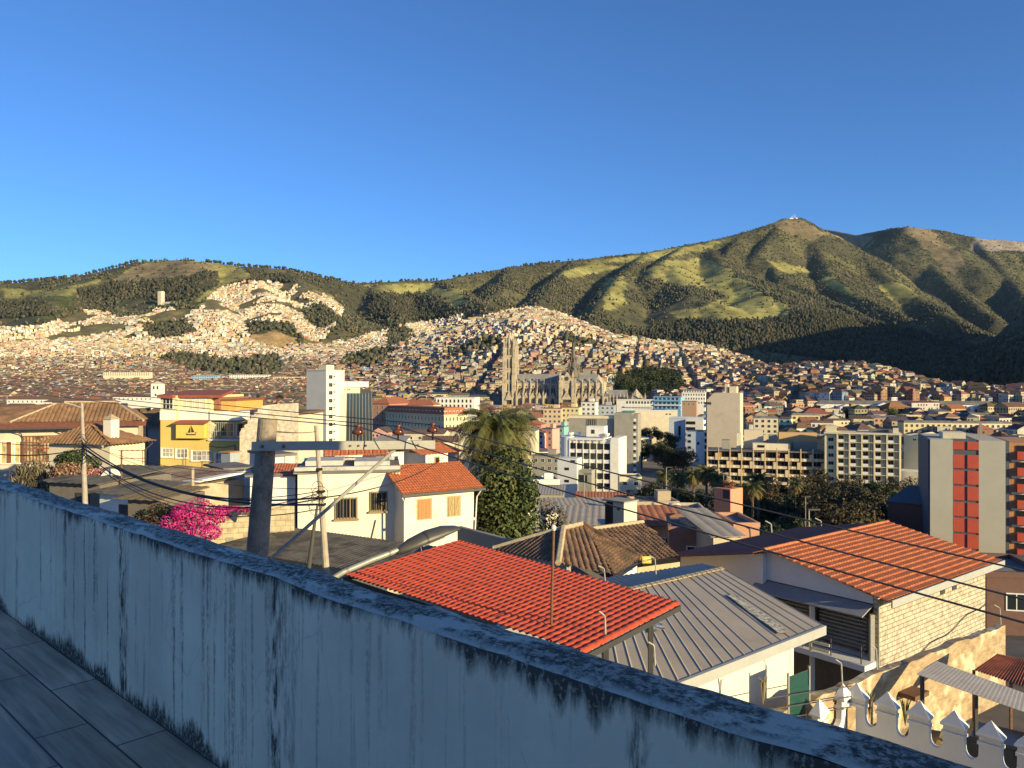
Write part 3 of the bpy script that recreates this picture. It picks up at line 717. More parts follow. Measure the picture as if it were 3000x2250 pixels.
# small tower house and white church tower on the plain
b=Bd('bell_tower','white square bell tower standing among low roofs beyond the yellow house','tower',(442,640),(470,640),ZV(1125,640),-34,8)
b.body(Wh); b.put(MB().box(-.4,-.4,b.H*.66,b.W+.4,8.4,b.H*.66+.5),'cornice',Wh2)
mb=MB(); mb.add([(-.3,-.3,b.H),(b.W+.3,-.3,b.H),(b.W+.3,8.3,b.H),(-.3,8.3,b.H),(b.W/2,4,b.H+2.2)],[(0,1,4),(1,2,4),(2,3,4),(3,0,4)]); b.put(mb,'roof',Cr)
for q in (.2,.6): b.win('f',b.W*q,b.H-4.5,1.5,2.8,Wh2,G_,nx=1)
b.win('f',b.W*.38,b.H-10,1.8,1.8,Wh2,G_,nx=1)
for (u0,u1,v,D,fl) in ((0,95,1192,600,2),(20,170,1170,640,1),(125,330,1178,620,1),(330,560,1163,700,2)):
    b=Bd('long_convent','long low white colonial block with a dark tiled roof on the plain','building',(u0,D),(u1,D-6),ZV(v,D),gz((u0+u1)/2,D)-2,11,'white colonial blocks on the plain')
    b.body(Wh); mb=MB(); H=b.H
    mb.add([(-.5,-.5,H),(b.W+.5,-.5,H),(b.W+.5,11.5,H),(-.5,11.5,H),(4,5.5,H+2.6),(b.W-4,5.5,H+2.6)],[(0,1,5,4),(1,2,5),(2,3,4,5),(3,0,4)]); b.put(mb,'roof',TileB)
    for i in range(int(b.W/4.2)): b.win('f',1.5+i*4.2,H-2.6,1.2,1.6,Wh2,G_,nx=1)
for k,(u0,u1,v,D) in enumerate(((565,640,1100,1750),(672,790,1098,1720),(800,900,1104,1650),(302,440,1090,1800))):
    lab=('bright blue school block with ribbon windows below the dark grove','long white two storey college below the dark grove','pale yellow row building left of the white tower','low cream building with a long dark roof on the plain')[k]
    cm=(mat('school_blue',(.26,.42,.58)),Wh,Cr,Cr)[k]
    b=Bd('far_building',lab,'building',(u0,D),(u1,D),ZV(v,D),min(gz((u0+u1)/2,D)-3,ZV(v,D)-11),12); b.body(cm); b.put(MB().box(-.4,-.4,b.H,b.W+.4,12.4,b.H+.6),'roof',TileB if k else Flat)
    for i in range(int(b.W/5.2)):
        for j in range(2): b.win('f',1+i*5.2,b.H-3.4-j*4.3,2.8,2.2,Wh2,G_)
# grey concrete block
b=Bd('concrete_block','grey windowless concrete block with a cream roof slab behind the white office','office',(1666,336),(1801,330),ZV(1226,333),-44,9)
b.body(Conc)
b.put(MB().box(-.2,-.3,b.H,b.W+.2,9.2,b.H+1.2),'roof_slab',Cr)
x0=b.W*.40
b.put(MB().box(x0,-.04,b.H-9.5,x0+4.3,.02,b.H-.3),'recess_shade',mat('deep_shade',(.10,.095,.085)))  # flat dark panel, the recess's shade is put into its colour
for i in range(5): b.put(MB().box(x0+i*.95,-.22,b.H-9.5,x0+.16+i*.95,-.05,b.H-.3),'fin',Conc)
mb=MB().box(b.W+.02,-1.5,0,b.W+7.7,9,b.H+2.6); b.put(mb,'side_block',Conc); b.put(MB().box(b.W+7.72,-1.2,0,b.W+10,9,b.H+2.2),'stair_strip',Conc)
for j in range(9): b.put(MB().box(b.W+8.2,-1.28,b.H-1-j*3,b.W+9.3,-1.18,b.H+.2-j*3),'window',[Wh2]); b.put(MB().box(b.W+8.3,-1.33,b.H-2.1-j*3,b.W+9.2,-1.18,b.H-1.1-j*3),'window',[G_])
# white modern office
zt,zb=ZV(1283,256),ZV(1475,256)
b=Bd('white_office','white modern office with a rounded corner and gridded bands of dark windows','office',(1636,262),(1813,255),zt,zb-3,13)
W,H=b.W,b.H
mb=MB(); r=3.2
arc=[(r-r*math.cos(a),r-r*math.sin(a)) for a in [i*math.pi/2/8 for i in range(9)]]
mb.prism(arc+[(3.9,0.0),(3.9,13),(0,13)],0,H); b.put(mb,'rounded_corner',Wh)
b.put(MB().box(3.92,.5,0,W-2.6,13,H-.9),'wall',Wh); b.put(MB().box(W-2.58,-.2,0,W,13,H),'end_wall',Wh)
b.put(MB().box(3.95,-.2,H-.88,W-5,12,H-.3),'roof_slab',Wh2)
for j in range(6):
    z=H-4.0-j*3.3
    b.put(MB().box(4,-.05,z-1.25,W-2.62,.48,z-.1),'spandrel',Wh)
    for i in range(6):
        x=4.05+i*(W-7)/6; o=b.win('f',x,z,(W-7)/6-.1,2.0,Dk,G_,nx=2); o.location.y=.5
for i in range(7):
    x=4+i*(W-6.75)/6; b.put(MB().box(x-.09,-.3,1,x+.09,-.07,H-.9),'column',Wh2)
b.put(MB().box(W*.42,4,H,W*.72,9,H+3.6),'lift_house',Wh); b.put(MB().box(W*.50,3.97,H+1,W*.56,4.1,H+2.4),'window',G_)
for (x,y) in ((3,5),(5,7),(W-5,4)): 
    o=b.put(MB().lathe([(.3,0),(.9,.5),(1.15,1.2)],10),'satellite_dish',Wh2); o.location=(x,y,H+.05)
b.put(MB().box(W*.08,-7,0,W*.40,-.55,H-6.6),'stair_wing',mat('shade_tinted_white',(.60,.61,.60),.85,.06,.5))  # bluish tone of the shade is put into this wing's white
b.put(MB().box(W*.40+.02,-5.5,0,W*.62,-.55,H-10.5),'low_wing',Conc)
for (x,z) in ((W*.2,H-10.5),(W*.2,H-14.5),(W*.3,H-8)): b.put(MB().box(x,-7.08,z,x+1.5,-6.98,z+.9),'window',G_)
b.put(MB().box(W*.41,-5.58,H-14.4,W*.55,-5.48,H-12),'window',G_)
# blank beige tower
b=Bd('blank_tower','tall blank beige tower block with narrow balconies on its edge','tower',(2071,366),(2168,360),ZV(1151,363),-44,12)
mb=MB(); W,H=b.W,b.H
mb.add([(0,0,0),(W,0,0),(W,0,H),(3.2,0,H),(0,0,H-3.4)]+[(0,12,0),(W,12,0),(W,12,H),(3.2,12,H),(0,12,H-3.4)],[(0,1,2,3,4),(9,8,7,6,5),(0,5,6,1),(1,6,7,2),(2,7,8,3),(3,8,9,4),(4,9,5,0)]); b.body(Be,mb=mb)
for j in range(8):
    z=H-7-j*3
    b.put(MB().box(-1.6,.6,z,-.02,11.6,z+1.1),'balcony',Wh); b.put(MB().box(-.6,.7,z+1.12,-.02,11.5,z+2.95),'window',G_)
b.put(MB().box(-1.2,-.06,H-5.6,2,.6,H-4.4),'slot',Dk)
b.put(MB().box(W*.52,3,H,W*.62,7,H+4.2).box(W*.66,2.5,H,W*.88,8,H+3),'lift_house',Cr)
# blue and white school, white hall, and the other blocks round it
Bl=mat('sky_blue_paint',(.22,.42,.60),.8,.1,.5)
b=Bd('blue_school','sky blue and white school block with railed galleries','school',(1915,548),(1995,540),ZV(1163,545),-40,10)
b.body(Bl); b.put(MB().box(-.3,-.4,b.H,b.W+.3,10.3,b.H+.4),'roof',Bl)
for j in range(3):
    b.put(MB().box(.4,-1.1,b.H-3.1-j*3.1,b.W-.2,-.02,b.H-2.2-j*3.1),'gallery',Wh if j%2 else Bl)
    for i in range(6): b.win('f',.8+i*3.0,b.H-2.1-j*3.1,1.9,1.7,Bl,G_)
b=Bd('gallery_block','long white gallery block with teal railings left of the blue school','school',(1806,556),(1913,548),ZV(1172,550),-40,10)
b.body(Wh); b.put(MB().box(-.3,-.4,b.H,b.W+.3,10.3,b.H+.5),'roof',Wh2)
Te=mat('teal_paint',(.10,.34,.36),.7)
for j in range(2): b.put(MB().box(6,-1.0,b.H-5.3-j*3.1,b.W-.1,-.05,b.H-4.4-j*3.1),'railing',Te if j else Wh)
for i in range(9):
    for j in range(2): b.win('f',7+i*2.15,b.H-2.7-j*3.3,1.5,1.9,Wh2,G_)
b=Bd('white_hall','long windowless white hall in front of the blue school','hall',(1861,440),(1985,436),ZV(1204,438),-40,9); b.body(Cr); b.put(MB().box(-.2,-.25,b.H,b.W+.3,9.2,b.H+.4),'parapet',Wh2)
for q in (.72,.80): b.win('f',q*b.W,b.H-2.2,1.1,.8,Conc,G_,nx=1)
b=Bd('white_college','white three storey college with two rows of small dark windows','building',(1998,585),(2066,580),ZV(1150,582),-40,12); b.body(Wh)
b.put(MB().box(-.4,-.4,b.H,b.W+.4,12.4,b.H+.3),'cornice',Wh2); b.put(MB().hexa([(0,0,b.H+.3),(b.W,0,b.H+.3),(b.W,12,b.H+.3),(0,12,b.H+.3)],[(.5,2,b.H+2.4),(b.W-.5,2,b.H+2.4),(b.W-.5,10,b.H+2.4),(.5,10,b.H+2.4)]),'roof',Flat)
for i in range(9):
    for j in range(3): b.win('f',.7+i*1.9,b.H-2.4-j*3,1.0,1.5,Wh2,G_,nx=1)
    b.put(MB().box(.9+i*1.9,-.1,b.H+.32,1.6+i*1.9,1.4,b.H+1.3),'dormer',Wh2)
b=Bd('brown_house','plain brown block between the white college and the beige tower','house',(1998,520),(2040,517),ZV(1176,518),-40,10); b.body(mat('brown_render',(.40,.26,.17))); b.put(MB().box(-.2,-.2,b.H,b.W+.2,10,b.H+.3),'roof',TileB)
for i in range(3): b.win('f',1+i*3,b.H-2.4,1.1,1.3,Cr,G_)
b=Bd('clinic','white and pale blue clinic block beside the beige tower','building',(1960,405),(2062,398),ZV(1226,400),-44,14); b.body(mat('pale_blue',(.56,.62,.66),.8,.06,.5))
b.put(MB().box(-.2,-.2,b.H,b.W+.2,14,b.H+.35),'roof',Wh2)
b.put(MB().box(b.W*.5,-2.2,0,b.W,-.02,b.H-.4),'bay',Wh)
for j in range(4): b.put(MB().box(b.W*.52,-2.3,b.H-3-j*3,b.W*.78,-2.15,b.H-1.4-j*3),'window',G_)
b.put(MB().box(b.W*.27,-.12,b.H-9,b.W*.34,.02,b.H-4),'window',G_)
b=Bd('annex','low pale blue annex with three small windows under the clinic','building',(2011,372),(2064,368),ZV(1264,370),-44,10); b.body(mat('pale_blue',())if False else MC['pale_blue']); b.put(MB().box(-.15,-.15,b.H,b.W+.15,10,b.H+.3),'roof',Conc)
for j in range(3): b.put(MB().box(.8,-.1,b.H-2.6-j*2.9,2.2,.02,b.H-1.4-j*2.9),'window',G_)
b.put(MB().box(5.2,-.1,b.H-6.4,6.2,.02,b.H-5),'window',G_)
# coloured row below the church
for (u0,u1,v,D,cm,rm,lab,fl,rk) in (
 (1532,1586,1243,400,mat('rose_paint',(.52,.24,.22)),Tile,'rose red house with a shallow gabled roof under the church',2,'g'),
 (1530,1592,1268,372,mat('pink_white',(.62,.46,.42)),TileB,'pink house with white framed windows beneath the rose red house',3,'g'),
 (1588,1618,1256,375,mat('pink_tall',(.66,.34,.30)),Flat,'tall narrow pink house in the coloured row',4,'f'),
 (1620,1652,1250,380,mat('teal_house',(.20,.44,.46)),Flat,'narrow teal house at the end of the coloured row',4,'f'),
 (1592,1645,1197,470,mat('peach_house',(.64,.46,.30)),Flat,'peach house with white balconies in front of the church',3,'f'),
 (1646,1696,1194,468,mat('cream_yellow',(.68,.55,.30)),Flat,'cream yellow flat roofed house in front of the church portal',3,'f'),
 (1703,1745,1178,520,Wh,Flat,'white house with black windows at the corner of the church',3,'f'),
 (1746,1800,1188,530,mat('dull_blue',(.34,.38,.44)),Flat,'dull blue grey block in front of the church choir',3,'f'),
 (1560,1640,1335,300,Conc,Flat,'low grey market hall with a dark opening left of the white office',2,'f')):
    b=Bd('row_house',lab,'house',(u0,D),(u1,D-3),ZV(v,D),gz((u0+u1)/2,D)-3,9); b.body(cm); W,H=b.W,b.H
    if rk=='g':
        mb=MB(); mb.add([(-.4,-.5,H-.05),(W/2,-.5,H+1.9),(W+.4,-.5,H-.05),(-.4,9.5,H-.05),(W/2,9.5,H+1.9),(W+.4,9.5,H-.05)],[(0,1,2),(3,5,4),(0,3,4,1),(1,4,5,2)]); b.put(mb,'roof',rm)
    else: b.put(MB().box(-.2,-.2,H,W+.2,9.2,H+.35),'roof',rm); b.put(MB().box(W*.5,3,H+.36,W*.8,6,H+2.4),'roof_room',cm)
    n=max(1,int(W/2.6))
    for j in range(fl):
        for i in range(n): b.win('f',(i+.25)*W/n,H-2.5-j*3,W/n*.5,1.5,Wh2,G_)
# apartment block of balconies
Ab=mat('apartment_render',(.56,.44,.27),.85,.12,.3,col2=(.45,.35,.22),thr=.58); Ar=mat('apartment_brown',(.35,.20,.11),.85,.12,.5)
b=Bd('apartment_block','long ochre apartment block with stacked balconies behind the park palms','apartments',(2072,300),(2416,289),ZV(1320,295),-46,11)
W,H=b.W,b.H
b.body(Ar,mb=MB().box(0,0,0,W,11,H-.4)); b.put(MB().box(-.2,-1.3,H-.38,W+.2,11.2,H),'roof',Flat)
nb=10; pw=W/nb
for i in range(nb+1): b.put(MB().box(i*pw-.16,-1.45,0,i*pw+.16,-.02,H+1.0),'column',Ab)
for j in range(5):
    z=H-3.0-j*3.0
    for i in range(nb):
        x=i*pw
        b.put(MB().box(x+.18,-1.2,z-.75,x+pw-.18,-.02,z+.28),'balcony',Ab)
        k=(i*7+j*3)%5
        b.win('f',x+.3+(k==2)*.8,z+.3,pw-.6-(k==2)*.8,2.1,Wh2 if k in(1,3) else Ar,G_,nx=3)
        if (i+j)%2==0: b.put(MB().box(x+pw-1.3,-1.4,z-.8,x+pw-.2,-1.22,z+1.9),'privacy_panel',Ab)
        b.put(MB().box(x+.9,-1.32,z-.5,x+1.7,-1.21,z+.2),'planter',Wh)
b.put(MB().box(W*.40,2,H+.02,W*.72,7,H+2.6),'roof_room',Cr); b.put(MB().box(W*.13,5,H+.02,W*.2,10,H+3.4),'roof_tank',Conc); b.put(MB().box(W*.26,6,H+.02,W*.30,9,H+6.2),'lift_house',Cr)
b.put(MB().box(W*.44,1.9,H+1,W*.5,2,H+2),'window',G_)
for (x0,x1,y0,h,cm) in ((.55,.62,9,5.5,Conc),(.64,.97,12,6.4,mat('ochre_wall',(.56,.36,.18))),(.33,.5,11.2,7.2,Be),(.76,.96,8,3.0,Conc)):
    b.put(MB().box(W*x0,y0,H-6 if y0>11 else H+.02,W*x1,y0+4,H+h),'rear_block',cm)
# taller cream block
b=Bd('cream_apartments','taller cream apartment block with gridded balconies and a blank left bay','apartments',(2416,285),(2640,275),ZV(1272,280),-46,12)
W,H=b.W,b.H; Yc=mat('warm_cream',(.68,.60,.38),.85,.06,.3)
b.body(Yc); b.put(MB().box(-.25,-1.2,H,W+.3,12.2,H+.5),'roof_slab',Cr)
for j in range(6): b.win('f',1.2,H-2.9-j*2.9,1.9,1.4,Cr,G_)
x0=W*.17; pw=(W-x0-.5)/5
for i in range(6): b.put(MB().box(x0+i*pw-.22,-1.15,0,x0+i*pw+.22,-.02,H-.02),'column',Yc)
for j in range(7):
    z=H-2.9-j*2.9
    for i in range(5):
        x=x0+i*pw+.24; b.put(MB().box(x,-1.1,z-.2,x+pw-.5,-.02,z-.02),'floor_edge',Yc)
        b.win('f',x+.1,z,pw*.42,2.3,Ar,G_,nx=2); b.put(MB().box(x+.05,-1.05,z,x+pw*.46,-.9,z+.95),'balcony',Wh2)
        b.put(MB().box(x+pw*.52,-.5,z-.02,x+pw*.60,-.02,z+2.68),'fin',Yc); b.put(MB().box(x+pw*.68,-.5,z-.02,x+pw*.76,-.02,z+2.68),'fin',Yc)
b.put(MB().box(.3,.5,H+.52,4,6,H+2.8),'roof_room',Yc); b.put(MB().box(W*.6,4,H+.52,W*.9,10,H+1.6),'roof_shed',Flat); b.put(MB().box(W*.9,1,H+.52,W*.97,3,H+2.4),'tank_stand',Cr)
# plain yellow gable block
b=Bd('yellow_block','plain pale yellow block with a row of small windows under its gable','building',(2648,296),(2722,290),ZV(1276,289),-46,14)
W,H=b.W,b.H; mb=MB(); mb.add([(0,0,0),(W,0,0),(W,0,H-.6),(W*.72,0,H+.6),(W*.45,0,H-.6),(W*.22,0,H-.3),(0,0,H-.2)]+[(0,14,0),(W,14,0),(W,14,H-.6),(W*.72,14,H+.6),(W*.45,14,H-.6),(W*.22,14,H-.3),(0,14,H-.2)],[tuple(range(7)),tuple(range(13,6,-1))]+[(i,i+7,(i+1)%7+7,(i+1)%7) for i in range(7)])
b.body(Yc,mb=mb)
for q in (.36,.55,.82): b.win('f',W*q,H-2.3,1.2,.9,Wh2,G_)
b.put(MB().box(-.3,-9,0,W+2,-.05,H-13.2),'low_wing',Wh)
# white hospital of pavilions on the far side
b=Bd('hospital','long white hospital of low pavilions with arcades and a dark roof','hospital',(2392,640),(2930,612),ZV(1185,626),-34,12)
W,H=b.W,b.H
b.body(Wh); mb=MB(); mb.add([(-.5,-.5,H),(W+.5,-.5,H),(W+.5,12.5,H),(-.5,12.5,H),(4,6,H+3),(W-4,6,H+3)],[(0,1,5,4),(1,2,5),(2,3,4,5),(3,0,4)]); b.put(mb,'roof',Flat)
for i in range(36): b.win('f',1.5+i*4.1,H-3.2,1.4,2.2,Wh2,G_,nx=1)
for k,q in enumerate((.02,.12,.33,.46,.60,.72,.84,.95)):
    x=W*q; w=8.5; hh=H-2+(1.8 if k in(2,) else 0)
    b.put(MB().box(x,-9 if k else -3,0,x+w,-.52,hh),'pavilion',Wh)
    b.put(MB().add([(x-.3,-9.3 if k else -3.3,hh),(x+w+.3,-9.3 if k else -3.3,hh),(x+w/2,-9.3 if k else -3.3,hh+1.8),(x-.3,-.6,hh),(x+w+.3,-.6,hh),(x+w/2,-.6,hh+1.8)],[(0,1,2),(0,2,5,3),(1,4,5,2),(3,5,4)]),'pavilion_roof',Wh2)
    for j in range(3): b.put(MB().box(x+.8+j*2.6,(-9 if k else -3)-.06,hh-3.2,x+2.2+j*2.6,(-9 if k else -3)+.02,hh-1.2),'window',G_)
for (u0,u1,v,D,cm,lab,fl,rm) in (
 (2319,2402,1216,500,mat('lemon_front',(.66,.55,.30)),'lemon front with tall balconied windows below a slate blue roof',2,Flat),(2282,2317,1226,500,mat('mint_front',(.44,.60,.50)),'mint green front beside the lemon building',2,TileB),
 (2208,2280,1225,470,Cr,'cream office with long ribbon windows above the apartment roofs',3,Flat),(2376,2440,1238,460,Wh,'white arcaded house right of the lemon front',2,TileB),
 (2546,2605,1224,520,mat('coral_house',(.66,.38,.26)),'coral pink house with two gables in front of the hospital',2,Flat),(2462,2510,1232,520,mat('wine_house',(.30,.12,.10)),'wine red house left of the coral house',2,TileB),
 (2648,2790,1238,455,mat('straw_wall',(.62,.52,.30)),'straw coloured block with square windows behind the yellow block',2,Flat),(2790,2965,1240,470,Cr,'long cream range of low roofs behind the red striped tower',2,Flat),
 (2090,2140,1168,620,mat('warm_grey',(.42,.36,.28)),'warm grey house just right of the beige tower',3,Flat),(2840,2900,1214,540,mat('orange_front',(.58,.32,.14)),'orange front low down before the hospital',2,Flat)):
    b=Bd('street_building',lab,'building',(u0,D),(u1,D-4),ZV(v,D),gz((u0+u1)/2,D)-3,11); b.body(cm); W,H=b.W,b.H
    b.put(MB().hexa([(-.3,-.3,H),(W+.3,-.3,H),(W+.3,11.3,H),(-.3,11.3,H)],[(.6,.8,H+1.1),(W-.6,.8,H+1.1),(W-.6,10,H+1.1),(.6,10,H+1.1)]),'roof',rm)
    n=max(2,int(W/2.9))
    for j in range(fl):
        for i in range(n): b.win('f',(i+.25)*W/n,H-2.6-j*3.1,W/n*.5,1.7,Cr,G_)
# red striped tower
rt=mat('red_panel',(.50,.085,.05),.7,.08,.6); gp=mat('grey_panel',(.46,.43,.345),.85,.05,.3); sl=mat('slate_strip',(.10,.105,.12),.7,.06)
b=Bd('striped_tower','grey tower block with two columns of red panels and red balconies on its flank','tower',(2725,150),(2957,144.9),ZV(1288,149),-42,20)
W,H=b.W,b.H; f=lambda x:(x-1605)/(2135-1605)*W
b.body(gp,mb=MB().box(0,0,0,f(1762),20,H).box(f(1935),0,0,f(2110),19.99,H+.002))
b.put(MB().box(f(1762)+.01,.15,0,f(1935)-.01,19.9,H-.05),'core',sl); b.put(MB().box(f(2110)+.01,.1,0,W,19.8,H-.02),'edge_strip',sl)
b.put(MB().box(-.35,.3,0,-.01,19.5,H-.04),'edge_strip',sl)
for j in range(9):
    for (x0,x1) in ((1762,1840),(1858,1935)):
        z1=H-.05-j*3.05+(-.0 if j else 0); z0=max(z1-(2.55 if j else 2.05)-.02*j,0); z1=z1-(0 if not j else 0)
        if j: z1+=.5
        b.put(MB().box(f(x0)+.03,-.02,z0+.25,f(x1)-.03,.14,z1-.22),'panel',rt)
ob=mat('orange_brick',(.48,.24,.11),.9,.15,1.)
b.put(MB().box(W+.02,.6,0,W+9,19,H-.3),'flank',ob)
for j in range(8):
    z=H-3.4-j*3.05
    for i in range(2): b.put(MB().box(W+1.2+i*3.6,-.5,z,W+3.6+i*3.6,.58,z+1.5),'balcony',rt); b.put(MB().box(W+1.3+i*3.6,.45,z+1.52,W+3.5+i*3.6,.59,z+2.6),'window',G_)
    b.put(MB().box(W+.4,.3,z-.5,W+8.9,.58,z-.1),'floor_edge',Cr)
b.put(MB().box(W*.2,4,H,W*.5,10,H+1.2),'roof_room',Cr); b.put(MB().box(W*.7,6,H,W*.73,6.4,H+3.2),'mast',Conc)
# brick house under the tower and its dark roof
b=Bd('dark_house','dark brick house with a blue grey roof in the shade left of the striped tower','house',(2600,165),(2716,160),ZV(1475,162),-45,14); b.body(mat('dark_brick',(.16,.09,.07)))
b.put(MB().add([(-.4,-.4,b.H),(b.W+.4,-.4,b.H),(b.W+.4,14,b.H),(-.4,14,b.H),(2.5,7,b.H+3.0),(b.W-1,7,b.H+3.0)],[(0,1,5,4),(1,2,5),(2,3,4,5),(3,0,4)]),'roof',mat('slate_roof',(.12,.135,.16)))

# ------------------------------------------------------------------ the twin-towered church
St=mat('church_stone',(.44,.37,.27),.9,.18,.35,col2=(.25,.21,.16),thr=.56); Sr=mat('church_slate',(.20,.20,.20),.8,.15,.3,col2=(.26,.25,.23),thr=.55); Sd=mat('church_window',(.06,.05,.04),.5)
ch=empty('gothic_church',(*XY(1471,905),ZV(1192,905)),R(-8),'grey stone twin-towered gothic church with a spiked crossing spire','church')
ch.location.z-=3
def cpart(mb,name,m=St,p=None): return mb.build(name,m,p or ch)
def gable(mb,x0,x1,y0,y1,z0,zp,mi=0):
    xm=(x0+x1)/2
    return mb.add([(x0,y0,z0),(x1,y0,z0),(xm,y0,zp),(x0,y1,z0),(x1,y1,z0),(xm,y1,zp)],[(0,1,2),(5,4,3),(0,2,5,3),(2,1,4,5),(1,0,3,4)],mi)
def spike(mb,x,y,z0,w,h,hs):
    mb.box(x-w/2,y-w/2,z0,x+w/2,y+w/2,z0+h); a=w*.75
    mb.add([(x-a,y-a,z0+h),(x+a,y-a,z0+h),(x+a,y+a,z0+h),(x-a,y+a,z0+h),(x,y,z0+h+hs)],[(0,1,4),(1,2,4),(2,3,4),(3,0,4),(3,2,1,0)])
def lancet(x,z,w,h,name='window',y=-.06,m=Sd):
    n=6; pts=[(-w/2,0),(w/2,0),(w/2,h*.62)]
    for i in range(1,n): a=i/n; pts.append((w/2*(1-a*a),h*.62+h*.38*math.sin(a*math.pi/2)))
    pts.append((0,h))
    for i in range(n-1,0,-1): a=i/n; pts.append((-w/2*(1-a*a),h*.62+h*.38*math.sin(a*math.pi/2)))
    pts.append((-w/2,h*.62)); k=len(pts)
    mb=MB(); mb.add([(x+p[0],y,z+p[1]) for p in pts]+[(x+p[0],y+.2,z+p[1]) for p in pts],[tuple(range(k))]+[(i,i+k,(i+1)%k+k,(i+1)%k) for i in range(k)])
    return cpart(mb,name,m)
for y0 in (0,19):
    x0=0; w=16
    t=cpart(MB().box(2,y0+2,0,w-2,y0+14,72),'tower')
    mb=MB()
    for (ax,ay) in ((0,0),(w-4.6,0),(0,11.4),(w-4.6,11.4)):
        mb.box(ax,y0+ay,0,ax+4.6,y0+ay+4.6,40); mb.box(ax+.5,y0+ay+.5,40,ax+4.1,y0+ay+4.1,62); mb.box(ax+.9,y0+ay+.9,62,ax+3.7,y0+ay+3.7,74)
        spike(mb,ax+2.3,y0+ay+2.3,74,1.6,4,8)
    cpart(mb,'corner_buttress',St,t)
    mb=MB(); cx,cy=w/2,y0+8
    mb.lathe([(5.0,72),(4.6,78),(.25,93)],8,0,Matrix.Translation((cx,cy,0)))
    for k in range(8):
        a=k*math.pi/4; spike(mb,cx+5.2*math.cos(a),cy+5.2*math.sin(a),72,1.0,5,7)
    cpart(mb,'spire',St,t)
    mb=MB()
    for z in (20,33,47,62): mb.box(1.6,y0+1.6,z,w-1.6,y0+14.4,z+.9)
    cpart(mb,'string_course',St,t)
    for (z,h) in ((48.5,11),(64,8),(35,9),(21.5,9)):
        for dx in (-1.6,1.6): lancet(w/2+dx,z,1.6,h,y=y0+1.9)
    if y0==0: lancet(w/2,1,5.5,13,'portal',1.9)
    if y0==0: cpart(gable(MB(),w/2-4.5,w/2+4.5,-1.2,2,11,21),'portal_gable')
L=68
cpart(MB().box(16.5,8,0,L,27,31),'nave'); cpart(MB().add([(16.5,7.4,31),(L,7.4,31),(L,17.5,42),(16.5,17.5,42),(16.5,27.6,31),(L,27.6,31)],[(0,1,2,3),(3,2,5,4),(0,3,4),(1,5,2)]),'nave_roof',Sr)
cpart(MB().box(16.5,0,0,L,7.98,15.5),'aisle'); cpart(MB().add([(16.5,-.3,15.5),(L,-.3,15.5),(L,8,19),(16.5,8,19)],[(0,1,2,3)]),'aisle_roof',Sr)
def bays(xs,y=0):
    for x in xs:
        lancet(x,2.5,3.4,10.5); cpart(gable(MB(),x-3.3,x+3.3,y-.6,y+2.5,13.5,20),'bay_gable')
        for dx in (-1.2,1.2): lancet(x+dx,18.8,1.7,6.5,y=7.9)
        mb=MB(); mb.lathe([(.95,0),(.95,.2)],10,0,Matrix.Translation((x,7.9,26.8))@Matrix.Rotation(R(90),4,'X')); cpart(mb,'roundel',Sd)
        o=cpart(gable(MB(),-1.1,1.1,0,3,0,2.4),'dormer',Sr); o.location=(x,9.2,34)
def butts(xs):
    for x in xs:
        mb=MB().box(x-.8,-2.2,0,x+.8,0,14); spike(mb,x,-1.1,14,1.3,3.5,5); mb.box(x-.55,6.4,15.5,x+.55,7.95,31); spike(mb,x,7.0,31,.9,2,4)
        mb.add([(x-.35,-.6,17),(x+.35,-.6,17),(x+.35,6.6,26),(x-.35,6.6,26),(x-.35,-.6,18.2),(x+.35,-.6,18.2),(x+.35,6.6,27.6),(x-.35,6.6,27.6)],[(0,3,2,1),(4,5,6,7),(0,1,5,4),(2,3,7,6),(1,2,6,5),(3,0,4,7)]); cpart(mb,'flying_buttress')
bays([17.6+7.9*i+2.6 for i in range(6)]); butts([17.2+7.9*i for i in range(7)])
tr=cpart(MB().box(70,-9,0,83,8,31),'transept'); 
cpart(MB().add([(69.4,-9.5,31),(83.6,-9.5,31),(76.5,-9.5,43.5),(69.4,17,31),(83.6,17,31),(76.5,17,43.5)],[(0,1,2),(0,2,5,3),(1,4,5,2),(3,5,4)]),'transept_gable',St)
mb=MB()
for x in (69.2,83.8):
    mb.box(x-1.6,-11,0,x+1.6,-7.5,34); spike(mb,x,-9.2,34,2,4,7)
cpart(mb,'transept_buttress')
mb=MB(); mb.lathe([(2.5,0),(2.5,.25)],18,0,Matrix.Translation((76.5,-9.5,36))@Matrix.Rotation(R(90),4,'X')); cpart(mb,'rose_window',Sd)
lancet(76.5,1,8.5,12.5,'portal',-9.1); lancet(73.5,16,2.2,9,y=-9.1); lancet(79.5,16,2.2,9,y=-9.1); cpart(gable(MB(),70.6,82.4,-10.6,-9.02,12,22),'portal_gable')
fl=cpart(MB().lathe([(7.5,38),(6.5,46),(3.8,50),(3.4,58),(2.6,60),(.2,80)],8,0,Matrix.Translation((83,17.5,0))),'crossing_spire',mat('dark_stone',(.17,.145,.12),.9,.2,.5))
mb=MB()
for r_,z,h,s in ((9,38,7,8),(6.2,46,5,7),(3.9,56,3,6)):
    for k in range(8):
        a=k*math.pi/4+.2; spike(mb,83+r_*math.cos(a),17.5+r_*math.sin(a),z,.9,h,s)
cpart(mb,'pinnacle_ring',MC['dark_stone'],fl)
cpart(MB().box(84,8,0,112,27,31),'choir'); cpart(MB().add([(84,7.4,31),(112,7.4,31),(110,17.5,42),(84,17.5,42),(84,27.6,31),(112,27.6,31)],[(0,1,2,3),(3,2,5,4),(0,3,4),(1,5,2)]),'choir_roof',Sr)
cpart(MB().box(84.5,0,0,124,7.98,15.5),'aisle'); cpart(MB().add([(84.5,-.3,15.5),(124,-.3,15.5),(124,8,19),(84.5,8,19)],[(0,1,2,3)]),'aisle_roof',Sr)
